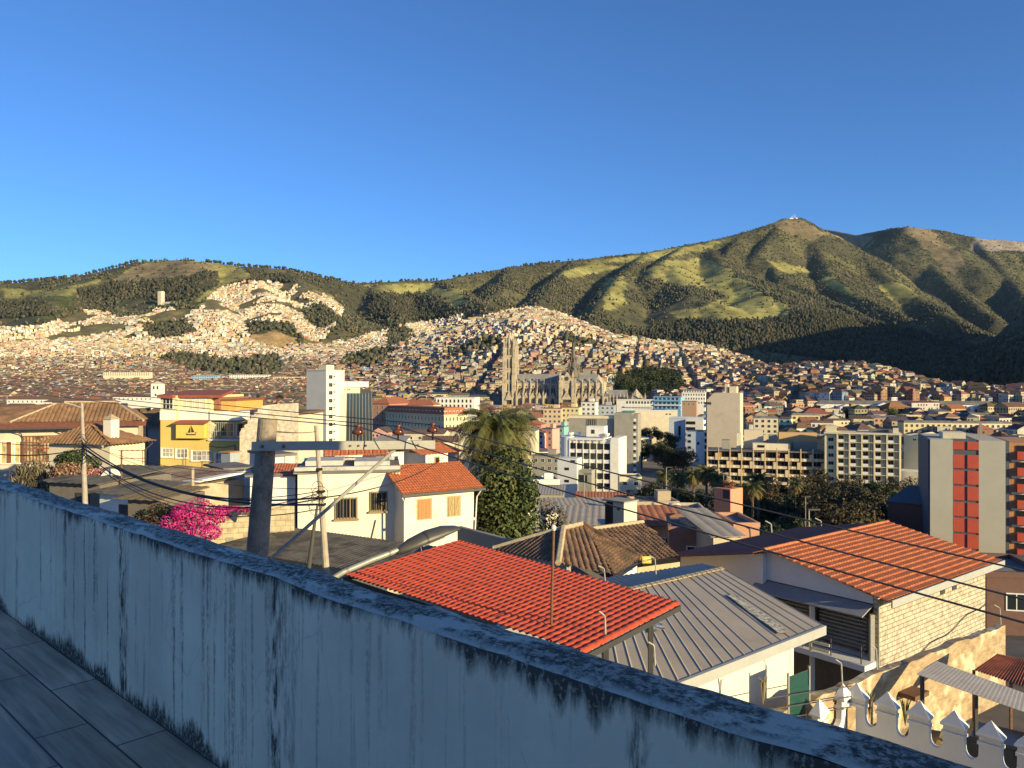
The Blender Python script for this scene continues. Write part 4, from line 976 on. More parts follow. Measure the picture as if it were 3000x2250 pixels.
bays([90,98,106]); butts([86,94,102,110,118])
for x in (114.5,121): lancet(x,2.5,3.2,10.5)
cpart(MB().lathe([(9.5,0),(9.5,31),(.3,41)],10,0,Matrix.Translation((112,17.5,0))),'apse')
cpart(MB().box(124.5,3,0,146,20,13),'chapel'); cpart(MB().add([(124,2.4,13),(146,2.4,13),(146,11.5,23),(124,11.5,23),(124,20.6,13),(146,20.6,13)],[(0,1,2,3),(3,2,5,4),(0,3,4),(1,5,2)]),'chapel_roof',Sr)
mb=MB()
for x in range(126,147,4): spike(mb,x,1.8,0,1.1,14,6)
cpart(mb,'chapel_buttress')
cpart(MB().lathe([(11,0),(11,10),(10,12),(.4,24)],8,0,Matrix.Translation((156,11,0))),'chapter_house')
mb=MB()
for k in range(8):
    a=k*math.pi/4+math.pi/8; spike(mb,156+11.3*math.cos(a),11+11.3*math.sin(a),0,1.3,13,7)
cpart(mb,'chapter_buttress')
# ------------------------------------------------------------------ the terrace: floor, parapet and the unseen house that shades it
ND=Vector((.683,.730,0)); TD=Vector((.730,-.683,0))      # across the parapet (outwards) and along it (towards the right)
def TN(t,n,z): return TD*t+ND*n+Vector((0,0,z))
WZ=math.atan2(TD.y,TD.x)
FL=-1.60; TOP=-.726
def plaster():
    m,N,L,b=nodes('stained_plaster'); b.inputs['Roughness'].default_value=.92; b.inputs['Specular IOR Level'].default_value=.15
    tc=N.new('ShaderNodeTexCoord'); sp=N.new('ShaderNodeSeparateXYZ'); L.new(tc.outputs['Object'],sp.inputs[0])
    def mth(op,a,b_=None,c=None):
        n=N.new('ShaderNodeMath'); n.operation=op
        for i,v in enumerate((a,b_,c)):
            if v is None: continue
            if isinstance(v,(int,float)): n.inputs[i].default_value=v
            else: L.new(v,n.inputs[i])
        return n.outputs[0]
    def noise(sc_,loc,scale=1,det=6,rough=.65):
        mp=N.new('ShaderNodeMapping'); mp.inputs['Scale'].default_value=sc_; mp.inputs['Location'].default_value=loc; L.new(tc.outputs['Object'],mp.inputs[0])
        n=N.new('ShaderNodeTexNoise'); n.inputs['Scale'].default_value=scale; n.inputs['Detail'].default_value=det; n.inputs['Roughness'].default_value=rough; L.new(mp.outputs[0],n.inputs['Vector']); return n.outputs[0]
    def ramp(x,a,c,lo=0,hi=1):
        r=N.new('ShaderNodeMapRange'); r.inputs[1].default_value=a; r.inputs[2].default_value=c; r.inputs[3].default_value=lo; r.inputs[4].default_value=hi; L.new(x,r.inputs[0]); return r.outputs[0]
    z=sp.outputs[2]      # 0 at the floor, .874 at the top
    fine=noise((34,0,7),(2,0,0),1,7,.75); grit=noise((60,0,45),(1,4,0),1,5,.7); big=noise((1.1,1,1.2),(5,3,0),1,5); wide=noise((.8,0,.05),(11,0,0),1,3,.5)
    clus=noise((1.1,0,.3),(3,9,0),1,4,.6); thin=noise((24,0,.45),(6,0,2),1,6,.7); colm=noise((2.6,0,.06),(8.3,0,0),1,3,.45); drip=noise((11,0,1.0),(0,0,3),1,6,.65)
    top=ramp(z,.38,.87); foot=ramp(z,.26,.0); leftness=ramp(sp.outputs[0],-.8,-4.5)
    tex=mth('MULTIPLY',ramp(fine,.38,.62),ramp(grit,.30,.60))
    a1=mth('MULTIPLY',mth('MULTIPLY',ramp(colm,.585,.64),ramp(fine,.44,.56)),ramp(drip,.38,.50))
    a2=mth('MULTIPLY',mth('MULTIPLY',ramp(mth('ADD',thin,mth('MULTIPLY',wide,.35)),.72,.78),ramp(mth('ADD',mth('MULTIPLY',fine,.6),mth('MULTIPLY',grit,.4)),.44,.54)),mth('ADD',.08,mth('MULTIPLY',leftness,.85)))
    a3=mth('MULTIPLY',ramp(mth('ADD',mth('ADD',mth('MULTIPLY',mth('ADD',mth('MULTIPLY',drip,.5),mth('MULTIPLY',fine,.35)),.85),mth('MULTIPLY',clus,.62)),mth('MULTIPLY',mth('POWER',top,3.0),.42)),.93,1.05),ramp(grit,.22,.48))
    a4=mth('MULTIPLY',ramp(mth('ADD',mth('ADD',mth('MULTIPLY',fine,.6),mth('MULTIPLY',clus,1.2)),mth('MULTIPLY',mth('POWER',foot,1.1),.50)),1.20,1.32),ramp(grit,.25,.5))
    stain=mth('MAXIMUM',mth('MAXIMUM',a1,a2),mth('MAXIMUM',a3,a4))
    wash=mth('MULTIPLY',ramp(noise((5,0,.3),(4,0,6),1,5,.6),.5,.75),.06)
    stain=mth('MAXIMUM',stain,wash)
    grime=ramp(big,.35,.7,.80,1.08)
    col=N.new('ShaderNodeMix'); col.data_type='RGBA'; L.new(mth('MULTIPLY',stain,.93),col.inputs[0]); col.inputs[6].default_value=(.90,.76,.59,1); col.inputs[7].default_value=(.030,.032,.034,1)
    mx=N.new('ShaderNodeMix'); mx.data_type='RGBA'; mx.blend_type='MULTIPLY'; mx.inputs[0].default_value=1; L.new(col.outputs[2],mx.inputs[6]); L.new(grime,mx.inputs[7])
    # hairline cracks
    vo=N.new('ShaderNodeTexVoronoi'); vo.feature='DISTANCE_TO_EDGE'; mp=N.new('ShaderNodeMapping'); mp.inputs['Scale'].default_value=(1.5,1.5,1.1); L.new(tc.outputs['Object'],mp.inputs[0])
    dn=N.new('ShaderNodeTexNoise'); dn.inputs['Scale'].default_value=4; dn.inputs['Detail'].default_value=6; L.new(tc.outputs['Object'],dn.inputs['Vector'])
    av=N.new('ShaderNodeMix'); av.data_type='VECTOR'; av.inputs[0].default_value=.16; L.new(mp.outputs[0],av.inputs[4]); L.new(dn.outputs[1],av.inputs[5]); L.new(av.outputs[1],vo.inputs['Vector']); vo.inputs['Scale'].default_value=1.6
    ck=mth('MULTIPLY',ramp(vo.outputs[0],.010,.0),mth('GREATER_THAN',big,.54))
    m3=N.new('ShaderNodeMix'); m3.data_type='RGBA'; L.new(mth('MULTIPLY',ck,.16),m3.inputs[0]); L.new(mx.outputs[2],m3.inputs[6]); m3.inputs[7].default_value=(.10,.10,.10,1)
    L.new(m3.outputs[2],b.inputs['Base Color'])
    bu=N.new('ShaderNodeBump'); bu.inputs['Strength'].default_value=.35; bu.inputs['Distance'].default_value=.01; L.new(mth('ADD',fine,mth('MULTIPLY',stain,-.4)),bu.inputs['Height']); L.new(bu.outputs[0],b.inputs['Normal'])
    return m
def lichen():
    m,N,L,b=nodes('lichened_coping'); b.inputs['Roughness'].default_value=.95; b.inputs['Specular IOR Level'].default_value=.1
    tc=N.new('ShaderNodeTexCoord')
    def noise(s,loc,det=8,rough=.72,sc_=(1,1,1)):
        mp=N.new('ShaderNodeMapping'); mp.inputs['Location'].default_value=loc; mp.inputs['Scale'].default_value=sc_; L.new(tc.outputs['Object'],mp.inputs[0])
        n=N.new('ShaderNodeTexNoise'); n.inputs['Scale'].default_value=s; n.inputs['Detail'].default_value=det; n.inputs['Roughness'].default_value=rough; L.new(mp.outputs[0],n.inputs['Vector']); return n.outputs[0]
    def mix(f,a,c):
        x=N.new('ShaderNodeMix'); x.data_type='RGBA'; L.new(f,x.inputs[0])
        for i,v in ((6,a),(7,c)):
            if isinstance(v,tuple): x.inputs[i].default_value=(*v,1)
            else: L.new(v,x.inputs[i])
        return x.outputs[2]
    def ramp(x,a,c,lo=0,hi=1):
        r=N.new('ShaderNodeMapRange'); r.inputs[1].default_value=a; r.inputs[2].default_value=c; r.inputs[3].default_value=lo; r.inputs[4].default_value=hi; L.new(x,r.inputs[0]); return r.outputs[0]
    f=noise(42,(0,0,0)); g=noise(6,(4,2,0),sc_=(.6,1.3,1)); h=noise(60,(1,5,0),5)
    c=mix(ramp(f,.46,.54),(.14,.13,.11),(.50,.46,.39)); c=mix(ramp(h,.54,.60,0,.75),c,(.06,.06,.058)); c=mix(ramp(g,.54,.60),c,(.70,.64,.54))
    spy=N.new('ShaderNodeSeparateXYZ'); L.new(tc.outputs['Object'],spy.inputs[0]); lipn=noise(14,(9,1,0),6); ad=N.new('ShaderNodeMath'); ad.operation='MULTIPLY'; L.new(ramp(spy.outputs[1],.034,.012),ad.inputs[0]); L.new(ramp(lipn,.36,.5),ad.inputs[1]); c=mix(ad.outputs[0],c,(.66,.61,.53))
    L.new(c,b.inputs['Base Color']); bu=N.new('ShaderNodeBump'); bu.inputs['Strength'].default_value=.8; bu.inputs['Distance'].default_value=.012; L.new(f,bu.inputs['Height']); L.new(bu.outputs[0],b.inputs['Normal'])
    return m
pw=empty('parapet_wall',TN(0,1.511,FL),WZ,'stained white plaster parapet with a lichen grey top along the terrace','wall')
h=TOP-FL
mb=MB(); n=260
vs=[];fs=[]
prof=[(0,0),(0,h-.035),(.004,h-.016)]
for i in range(n+1):
    s=-16+17.2*i/n
    for (y,zz) in prof: vs.append((s,y+.004*(vnoise(s*3,zz*3,4)-.5),zz+(.012*(vnoise(s*2.2,1,8)-.5)+.01*(vnoise(s*9,2,9)-.5) if zz>.5 else 0)))
k=len(prof)
for i in range(n):
    for j in range(k-1): fs.append((i*k+j,i*k+k+j,i*k+k+j+1,i*k+j+1))
mb.add(vs,fs); 
mb.box(-16,.02,-9,1.2,.19,h-.03)
mb.build('wall',plaster(),pw)
mb=MB(); vs=[];fs=[]
m_=7
for i in range(n+1):
    s=-16+17.2*i/n
    for j in range(m_+1):
        a=j/m_; y=.004+a*.192
        zz=h-.016+.020*math.sin(math.pi*min(1,a*1.15))**.5*.8 + (.012*(float(vnoise(s*2.2,1,8))-.5)+.01*(float(vnoise(s*9,2,9))-.5))*(1) +.006*(float(vnoise(s*14,a*5,3))-.5)
        if j==m_: zz-=.03
        vs.append((s,y,zz))
fs=[(i*(m_+1)+j,(i+1)*(m_+1)+j,(i+1)*(m_+1)+j+1,i*(m_+1)+j+1) for i in range(n) for j in range(m_)]
mb.add(vs,fs).build('coping',lichen(),pw,smooth=True)
def planks():
    m,N,L,b=nodes('plank_tiles'); b.inputs['Roughness'].default_value=.55; b.inputs['Specular IOR Level'].default_value=.35
    tc=N.new('ShaderNodeTexCoord'); br=N.new('ShaderNodeTexBrick'); L.new(tc.outputs['Object'],br.inputs['Vector']); br.offset=.38
    br.inputs['Color1'].default_value=(.46,.33,.225,1); br.inputs['Color2'].default_value=(.56,.42,.30,1); br.inputs['Mortar'].default_value=(.05,.045,.04,1)
    br.inputs['Scale'].default_value=1; br.inputs['Brick Width'].default_value=.90; br.inputs['Row Height'].default_value=.225; br.inputs['Mortar Size'].default_value=.005; br.inputs['Mortar Smooth'].default_value=.2
    mp=N.new('ShaderNodeMapping'); mp.inputs['Scale'].default_value=(1.2,14,1); L.new(tc.outputs['Object'],mp.inputs[0])
    n1=N.new('ShaderNodeTexNoise'); n1.inputs['Scale'].default_value=2; n1.inputs['Detail'].default_value=7; n1.inputs['Distortion'].default_value=.6; L.new(mp.outputs[0],n1.inputs['Vector'])
    n2=N.new('ShaderNodeTexNoise'); n2.inputs['Scale'].default_value=1.6; n2.inputs['Detail'].default_value=6; L.new(tc.outputs['Object'],n2.inputs['Vector'])
    def ramp(x,lo,hi):
        r=N.new('ShaderNodeMapRange'); r.inputs[1].default_value=.3; r.inputs[2].default_value=.7; r.inputs[3].default_value=lo; r.inputs[4].default_value=hi; L.new(x,r.inputs[0]); return r.outputs[0]
    cur=br.outputs[0]
    for x in (ramp(n1.outputs[0],.7,1.25),ramp(n2.outputs[0],.75,1.25)):
        mx=N.new('ShaderNodeMix'); mx.data_type='RGBA'; mx.blend_type='MULTIPLY'; mx.inputs[0].default_value=1; L.new(cur,mx.inputs[6]); L.new(x,mx.inputs[7]); cur=mx.outputs[2]
    L.new(cur,b.inputs['Base Color'])
    bu=N.new('ShaderNodeBump'); bu.inputs['Strength'].default_value=.5; bu.inputs['Distance'].default_value=.004; bu.invert=True; L.new(br.outputs[1],bu.inputs['Height']); L.new(bu.outputs[0],b.inputs['Normal'])
    L.new(ramp(n2.outputs[0],.4,.75),b.inputs['Roughness'])
    return m
o=MB().box(-16,-7,-.25,1.2,-.002,0).build('terrace_floor',planks()); o.location=TN(0,1.511,FL); o.rotation_euler=(0,0,WZ); struct(o)
for k,(t,n_) in enumerate(((-1.05,1.28),(-.98,1.18))):
    o=MB().lathe([(.012,0),(.014,.004),(.008,.009)],7).build('pebble',Wh2); o.location=TN(-1.55+k*.5,1.30-k*.12,FL); o.scale=(1.4,.7,.5); tag(o,('pale pebble lying on the terrace tiles close to the parapet','smaller pale pebble lying further out on the terrace tiles')[k],'pebble')
# unseen house next along the street, sized to keep the terrace in the shade
b_=empty('unseen_neighbour',TN(1.3,-5,-11),WZ,'unseen plain house beyond the end of the terrace, shading it','house')
MB().box(0,0,0,13,9.6,12.2).build('wall',Wh,b_); MB().box(-.2,-.2,12.21,13.2,9.8,12.36).build('roof',Flat,b_)

# ------------------------------------------------------------------ poles, lamps and wires
Pc=mat('pole_concrete',(.30,.25,.19),.92,.25,6,bump=.35,bscale=60,col2=(.15,.13,.105),thr=.52); Pc2=mat('pale_pole',(.36,.31,.24),.9,.2,5,bump=.2); Zn=mat('galvanised',(.33,.32,.28),.6,.12,8,metal=.0,spec=.4,col2=(.25,.225,.18),thr=.62)
Bk=mat('black_cable',(.018,.018,.02),.6,.1); Gy=mat('bare_wire',(.07,.07,.072),.5,.1); Po=mat('brown_porcelain',(.13,.04,.02),.22,.15,8,spec=.6); Rs=mat('rusty_steel',(.16,.085,.05),.8,.3,20)
def pole(name,pts,r,m,label,n=14):
    base=Vector(pts[-1]); root=empty(name,base,0,label,'utility pole')
    MB().tube([Vector(p)-base for p in pts],r,n).build('shaft',m,root,smooth=False)
    return root,base
pt=P(785,1228,8.0); pb=P(752,1640,7.95); pg=pb+(pb-pt)*(8.0/(pb-pt).length)
p1,B1=pole('utility_pole',[pt,pt.lerp(pb,.5),pb,pg],[.098,.104,.112,.16],Pc,'thick dark concrete pole with a steel crossarm close beyond the parapet',20)
def chil(mb,name,m,root,base,smooth=False):
    mb.v=[tuple(Vector(v)-base) for v in mb.v]; return mb.build(name,m,root,smooth=smooth)
a=P(737,1306,7.86); b2=P(1268,1301,8.45); e=(b2-a).normalized(); up=Vector((0,0,1)); nn=e.cross(up).normalized()
up2=nn.cross(e); hh=.043
def obox(mb,a,b,w,n,t,uu,mi=0):
    "bar from a to b, half-width w along uu, half-thickness t along n"
    q=[a-uu*w-n*t,a+uu*w-n*t,a+uu*w+n*t,a-uu*w+n*t,b-uu*w-n*t,b+uu*w-n*t,b+uu*w+n*t,b-uu*w+n*t]
    return mb.add(q,[(0,1,2,3),(7,6,5,4),(0,4,5,1),(1,5,6,2),(2,6,7,3),(3,7,4,0)],mi)
fo=nn*(.118 if nn.y<0 else -.118)
mb=MB(); obox(mb,a+fo,b2+fo,hh,nn,.004,up2); obox(mb,a+fo-fo.normalized()*.03+up2*hh,b2+fo-fo.normalized()*.03+up2*hh,.004,up2.cross(e),.03,up2)
arm=chil(mb,'crossarm',Zn,p1,B1)
for s in (.055,.165,.52,.565,.605,.90):
    c=a.lerp(b2,s)+fo+fo.normalized()*.006; mb=MB(); mb.tube([c-fo.normalized()*.01,c+fo.normalized()*.012],.017 if s<.2 else .012,8); chil(mb,'bolt',Rs,p1,B1)
for s in (.67,.88):
    c=a.lerp(b2,s)+fo*1.01; mb=MB(); obox(mb,c-e*.03+up2*.05+fo.normalized()*.006,c+e*.03-up2*.05+fo.normalized()*.006,.006,e,.004,fo.normalized()); chil(mb,'strap',Gy,p1,B1)
mb=MB(); q0=P(1180,1296,8.3); q1=P(800,1632,7.85); mb.tube([q0,q1],.019,8); obox(mb,q0,q1,.022,nn,.004,up2); chil(mb,'brace',Zn,p1,B1)
ins=[]
for k,(u,v,D) in enumerate(((1050,1297,8.2),(1167,1296,8.33),(1277,1295,8.44))):
    c=P(u,v,D); 
    if k==2: c=b2+up2*.04
    mb=MB(); mb.lathe([(.012,0),(.012,.10)],8,0,Matrix.Translation(c)); st=chil(mb,'pin',Rs,p1,B1)
    mb=MB(); mb.lathe([(.028,.085),(.062,.095),(.070,.112),(.066,.130),(.045,.146),(.028,.152),(.026,.166),(.034,.176),(.030,.192),(.012,.196)],18,0,Matrix.Translation(c)); chil(mb,'insulator',Po,p1,B1,smooth=True)
    ins.append(c+Vector((0,0,.172)))
def sag(a,b,s,n=24):
    return [a.lerp(b,i/n)-Vector((0,0,s*4*(i/n)*(1-i/n))) for i in range(n+1)]
ends=[P(3000,1824,4.0),P(3000,1756,4.39),P(3000,1671,4.73)]
for k in range(3):
    A=ins[k]; E=ends[k]; d=(E-A); far=A+d*2.4-Vector((0,0,-.35)); L_=A+Vector((-TD.x,-TD.y,0))*26+Vector((0,0,.95+.12*k))
    pts=sag(L_,A,.16,30)[:-1]+[A]+[A+d*(i/14)-Vector((0,0,.10*4*(i/24)*(1-i/24)))+Vector((0,0,.10*4*(14/24)*(1-14/24)*(i/14))) for i in range(1,25)]
    mb=MB().tube([p-A for p in pts],.0062,6); o=mb.build('power_line',Gy); o.location=A
    tag(o,('lowest of the three power lines, tied to the insulator nearest the pole','middle one of the three power lines on the steel crossarm','uppermost of the three power lines, tied at the end of the crossarm')[k],'cable','power lines over the parapet')
# lamp on its bracket arm
root=empty('street_lamp',B1,0,'grey street lamp on a bent steel arm in front of the red roof','street lamp')
hp=[P(900,1740,7.9),P(1004,1677,8.05),P(1090,1640,8.2),P(1165,1612,8.35)]
mb=MB().tube(hp,.030,12); chil(mb,'arm',mat('pale_steel',(.30,.30,.27),.5,.15,6,metal=.2,spec=.4),root,B1)
mb=MB(); 
hA=P(1163,1617,8.35); hB=P(1338,1545,8.75); ax=(hB-hA); Lh=ax.length; ax.normalize(); sd=ax.cross(Vector((0,0,1))).normalized(); u3=sd.cross(ax)
rings=[(-.02,.030,.030,.030),(.04,.05,.035,.05),(.14,.115,.030,.085),(.30,.125,.030,.105),(.46,.115,.03,.085),(.54,.105,.03,.05),(.60,.09,.025,.02)]
vs=[];nn_=14
for (x,w_,lo,hi) in rings:
    x=x*Lh/.6
    for k in range(nn_):
        t=2*math.pi*k/nn_; y=math.cos(t)*w_; z=math.sin(t); z=z*(hi if z>0 else lo)
        vs.append(hA+ax*x+sd*y+u3*z)
fs=[(i*nn_+k,i*nn_+(k+1)%nn_,(i+1)*nn_+(k+1)%nn_,(i+1)*nn_+k) for i in range(len(rings)-1) for k in range(nn_)]+[tuple(range(nn_))[::-1],tuple(range((len(rings)-1)*nn_,len(rings)*nn_))]
mb.add(vs,fs); chil(mb,'lamp_head',mat('lamp_grey',(.06,.058,.055),.45,.08,10,spec=.5),root,B1,smooth=True)
mb=MB(); c=hA+ax*(.33*Lh/.6)-u3*.03; obox(mb,c-ax*.14,c+ax*.14,.075,u3,.006,sd); chil(mb,'lens',glassmat('lamp_lens',(.25,.25,.24),.2),root,B1)
mb=MB(); c=hA+ax*.28; mb.tube([c-u3*.02,c-u3*.10],.006,6); chil(mb,'photocell',Zn,root,B1)
# leaning pole with the telephone cables, and the pale pole on the left
pt=P(926,1247,21.5); pb=P(955,1662,21.0); pg=pb+(pb-pt)*1.4
p2,B2=pole('telephone_pole',[pt,pt.lerp(pb,.5),pb,pg],[.055,.075,.095,.12],Pc2,'leaning pale pole hung with telephone cables before the white house',10)
mb=MB(); mb.tube([P(930,1480,21),P(918,1560,20.9),P(905,1662,20.8),P(880,1800,20.8)],[.03,.05,.06,.06],8); chil(mb,'stay',mat('dark_stay',(.07,.065,.06),.8),p2,B2)
for (v,w_) in ((1375,.14),(1440,.2),(1458,.24),(1478,.2)):
    c=P(926+ (v-1247)*.07,v,21.2); mb=MB(); mb.box(-w_/2,-.10,-.03,w_/2,.10,.03,0,Matrix.Translation(c)); chil(mb,'cable_clamp',Bk,p2,B2)
mb=MB()
for k in range(5):
    c=P(930+rnd.uniform(-10,12),1430+k*14,21.1); pts=[c+Vector((math.cos(t)*(.16+.05*k%.1),-.12,math.sin(t)*.2)) for t in [i*.4 for i in range(17)]]; mb.tube(pts,.008,5)
chil(mb,'cable_coil',Bk,p2,B2)
pt=P(240,1181,36); pb=P(249,1460,35.5); pg=pb+(pb-pt)*1.3
p3,B3=pole('lamp_pole',[pt,pt.lerp(pb,.5),pb,pg],[.06,.09,.12,.15],Pc2,'pale tapered pole with a thin lamp arm beside the tiled mansion',10)
mb=MB(); mb.tube([P(240,1195,36),P(215,1186,35.6),P(180,1178,35.2)],.03,6); chil(mb,'lamp_arm',Zn,p3,B3); mb=MB(); c=P(176,1177,35.1); mb.box(-.3,-.12,-.05,.12,.12,.05,0,Matrix.Translation(c)); chil(mb,'lamp_head',Gy,p3,B3)
mb=MB()
for k in range(6):
    c=P(241+rnd.uniform(-4,4),1290+k*10,35.7); mb.tube([c+Vector((math.cos(t)*.28,-.15,math.sin(t)*.3)) for t in [i*.5 for i in range(14)]],.014,5)
chil(mb,'cable_coil',Bk,p3,B3)
cabs=[(1300,1458,.9,.030),(1306,1440,1.0,.014),(1312,1478,.75,.034),(1322,1462,1.1,.022),(1296,1380,.5,.010),(1330,1492,1.15,.016),(1288,1432,.6,.010),(1316,1446,1.35,.012)]
nm=['thickest upper cable sagging between the two pale poles','thin cable just under the thick one between the pale poles','heavy black cable bundle slung low behind the thick pole','slack cable with the second deepest sag between the pale poles','single wire strung high from pale pole to leaning pole','thin cable that ends lowest on the leaning pole','taut wire over the brown sheet roof','slackest of the cables between the pale poles']
for (v0,v1,s,r),lb in zip(cabs,nm):
    A=P(242,v0,35.7);E=P(932,v1,21.1); o=MB().tube([p-A for p in sag(A,E,s,22)],r,6).build('telephone_cable',Bk); o.location=A; tag(o,lb,'cable','telephone cables across the street')
cabs=[((0,1297,38),(242,1298,35.7),.12,.016),((0,1331,38),(242,1316,35.7),.15,.03),((-30,1360,38),(242,1330,35.7),.2,.012)]
nm=['thin upper wire running in from the side to the lamp pole','thick lower cable running in from the side to the lamp pole','drooping thin wire under the thick cable before the mansion windows']
for (A,E,s,r),lb in zip(cabs,nm):
    A=P(*A);E=P(*E); o=MB().tube([p-A for p in sag(A,E,s,16)],r,6).build('telephone_cable',Bk); o.location=A; tag(o,lb,'cable','cables in front of the mansion')
for (A,E,s,r,lb) in (((935,1460,21),(1300,1340,50),.4,.02,'service wire from the leaning pole up to the roof room of the white house'),((935,1382,21),(800,1370,40),.1,.012,'short wire from the leaning pole to the shade blue wall'),((780,1262,8),(925,1264,21.3),.03,.008,'grey stay wire between the thick pole and the leaning pole')):
    A=P(*A);E=P(*E); o=MB().tube([p-A for p in sag(A,E,s,16)],r,6).build('wire',Bk); o.location=A; tag(o,lb,'cable')
for k in range(4):
    A=TN(-6,1.86+.012*k,-.98-.022*k); E=TN(1.2,1.83+.012*k,-.84-.026*k); o=MB().tube([p-A for p in sag(A,E,.03,12)],.007,6).build('cable_run',Bk); o.location=A
    tag(o,'black cable clipped with three others along the outer side of the parapet','cable','black cables along the parapet')
# ------------------------------------------------------------------ roofs and houses below the terrace
def ribs(n,amp,rows=0,step=0.0,sharp=1.0):
    "barrel ribs across a (n of them), rows of tiles along b"
    def fz(a,b):
        z=amp*abs(math.sin(math.pi*n*a))**sharp
        if rows: z+=step*(1-((b*rows)%1.0))
        return z
    return fz
def slab(mb,q,t,mi=0):
    q=[Vector(p) for p in q]; n=(q[1]-q[0]).cross(q[-1]-q[0]).normalized()
    if n.z<0: n=-n
    k=len(q); return mb.add(q+[p-n*t for p in q],[tuple(range(k)),tuple(range(2*k-1,k-1,-1))]+[(i,(i+1)%k,k+(i+1)%k,k+i) for i in range(k)],mi)
def loc(mb,base): mb.v=[tuple(Vector(v)-base) for v in mb.v]; return mb
def part(mb,name,m,root,smooth=False): return loc(mb,root.location).build(name,m,root,smooth=smooth)
RedT=mat('red_tile_sheet',(.52,.078,.024),.6,.30,5,spec=.4,col2=(.42,.07,.03),thr=.56)
OrT=mat('orange_tile_sheet',(.50,.155,.06),.7,.32,4,spec=.3,col2=(.40,.13,.06),thr=.56)
OrShade=mat('shaded_tile_sheet',(.25,.075,.05),.7,.15,1.)  # darker copy of the orange roof, shade painted on the slope facing away
OldT=mat('old_clay_tile',(.21,.12,.07),.92,.45,2.2,col2=(.11,.075,.05),thr=.50)
Ridge=mat('mortar_ridge',(.42,.34,.22),.95,.25,6)
Zinc=mat('zinc_sheet',(.38,.325,.255),.65,.12,.8,spec=.3,col2=(.31,.265,.21),thr=.6)
WhR=mat('sunlit_white_render',(.74,.68,.54),.9,.07,.7,col2=(.62,.55,.42),thr=.63,bump=.1,bscale=15)
WhS=mat('shaded_white_render',(.70,.69,.66),.9,.06,.7,col2=(.58,.57,.54),thr=.64)  # cooler copy of the sunlit render, its colour carries the shade
# -- red tiled canopy
c0,c1,c2,c3=P(1034,1680,17.5),P(1741,1900,12.5),P(1992,1771,15.6),P(1341,1586,21.6)
c0=c0+(c0-c3)*.07; c1=c1+(c1-c2)*.10
r=empty('tiled_canopy',c1-Vector((0,0,5.8)),0,'bright red tile-patterned sheet roof on dark posts just beyond the parapet','canopy')
mb=MB().sheet([c0,c1,c2,c3],44*8,14*5,ribs(44,.045,14,.022,.8),thick=.01); part(mb,'roof',RedT,r)
mb=MB(); dz=Vector((0,0,.07))
for (A,Bq) in ((c0,c1),(c1,c2),(c2,c3),(c3,c0)): obox(mb,A-dz,Bq-dz,.05,Vector((0,0,1)).cross((Bq-A).normalized()),.02,Vector((0,0,1)))
part(mb,'beam',Dk,r)
for (u,v,D) in ((1906,1830,14.6),(1775,1895,12.9),(1300,1640,19.5)):
    p=P(u,v,D); part(MB().box(-.045,-.045,-5.2,.045,.045,.0,0,Matrix.Translation(Vector((p.x,p.y,-4.44)))),'post',Dk,r)
# -- thin mast and the bent fence posts
o=empty('mast',P(1614,1880,13.6),0,'thin rusty pipe mast standing in front of the red canopy','mast')
part(MB().tube([P(1614,1880,13.6),P(1618,1700,13.6),P(1622,1552,13.6)],.024,8),'pipe',Rs,o); part(MB().lathe([(.03,0),(.045,.03),(.045,.07),(.01,.1)],8,0,Matrix.Translation(P(1622,1554,13.6))),'cap',Wh2,o)
part(MB().tube([P(1616,1790,13.6),P(1590,1800,13.3)],.006,5),'bracket',Rs,o)
fp=[(1775,1893,1795,13.2,'bent wire fence post before the lower corner of the red canopy'),(1919,1950,1885,14.4,'bent post beside the dark canopy leg'),(1773,1703,1662,21.0,'bent post at the edge of the brown tile roof'),(1922,1682,1632,22.,'bent post carrying a small yellow warning plate'),
    (2570,1962,1893,20.2,'bent post at the corner of the block building'),(2468,2010,1936,19.5,'bent post halfway down the rough boundary wall'),(2932,1830,1776,24.3,'bent post on the far end of the boundary wall'),(2262,1572,1530,60,'slender post in front of the park trees'),(2408,1560,1522,62,'slender forked post above the shaded roof slope')]
for (u,v0,v1,D,lb) in fp:
    a=P(u,v0,D); b_=P(u-3,v1+.28*(v0-v1)*.5,D); d=P(u-20,v1-4,D)
    o=MB().tube([p-a for p in (a,b_,b_.lerp(d,.15)+Vector((0,0,.02)),d)],.018 if D<40 else .05,6).build('fence_post',mat('fence_paint',(.36,.35,.32),.6,.2,8)); o.location=a; tag(o,lb,'post','bent fence posts')
a=P(1895,1640,22); o=MB().box(-.13,-.01,-.10,.13,.01,.10).box(-.10,-.014,-.07,.10,-.0105,.07,1).build('warning_plate',[mat('warning_yellow',(.70,.50,.06),.5),mat('warning_pale',(.74,.62,.22),.5)]); o.location=a; tag(o,'small yellow warning plate hung on the fence wire over the brown tiles','plate')
for (A,E,lb) in (((1700,1690,20.5),(1922,1634,22),'thin fence wire along the brown tiled roof'),):
    A=P(*A);E=P(*E); o=MB().tube([p-A for p in sag(A,E,.05,8)],.008,5).build('fence_wire',Gy); o.location=A; tag(o,lb,'wire')
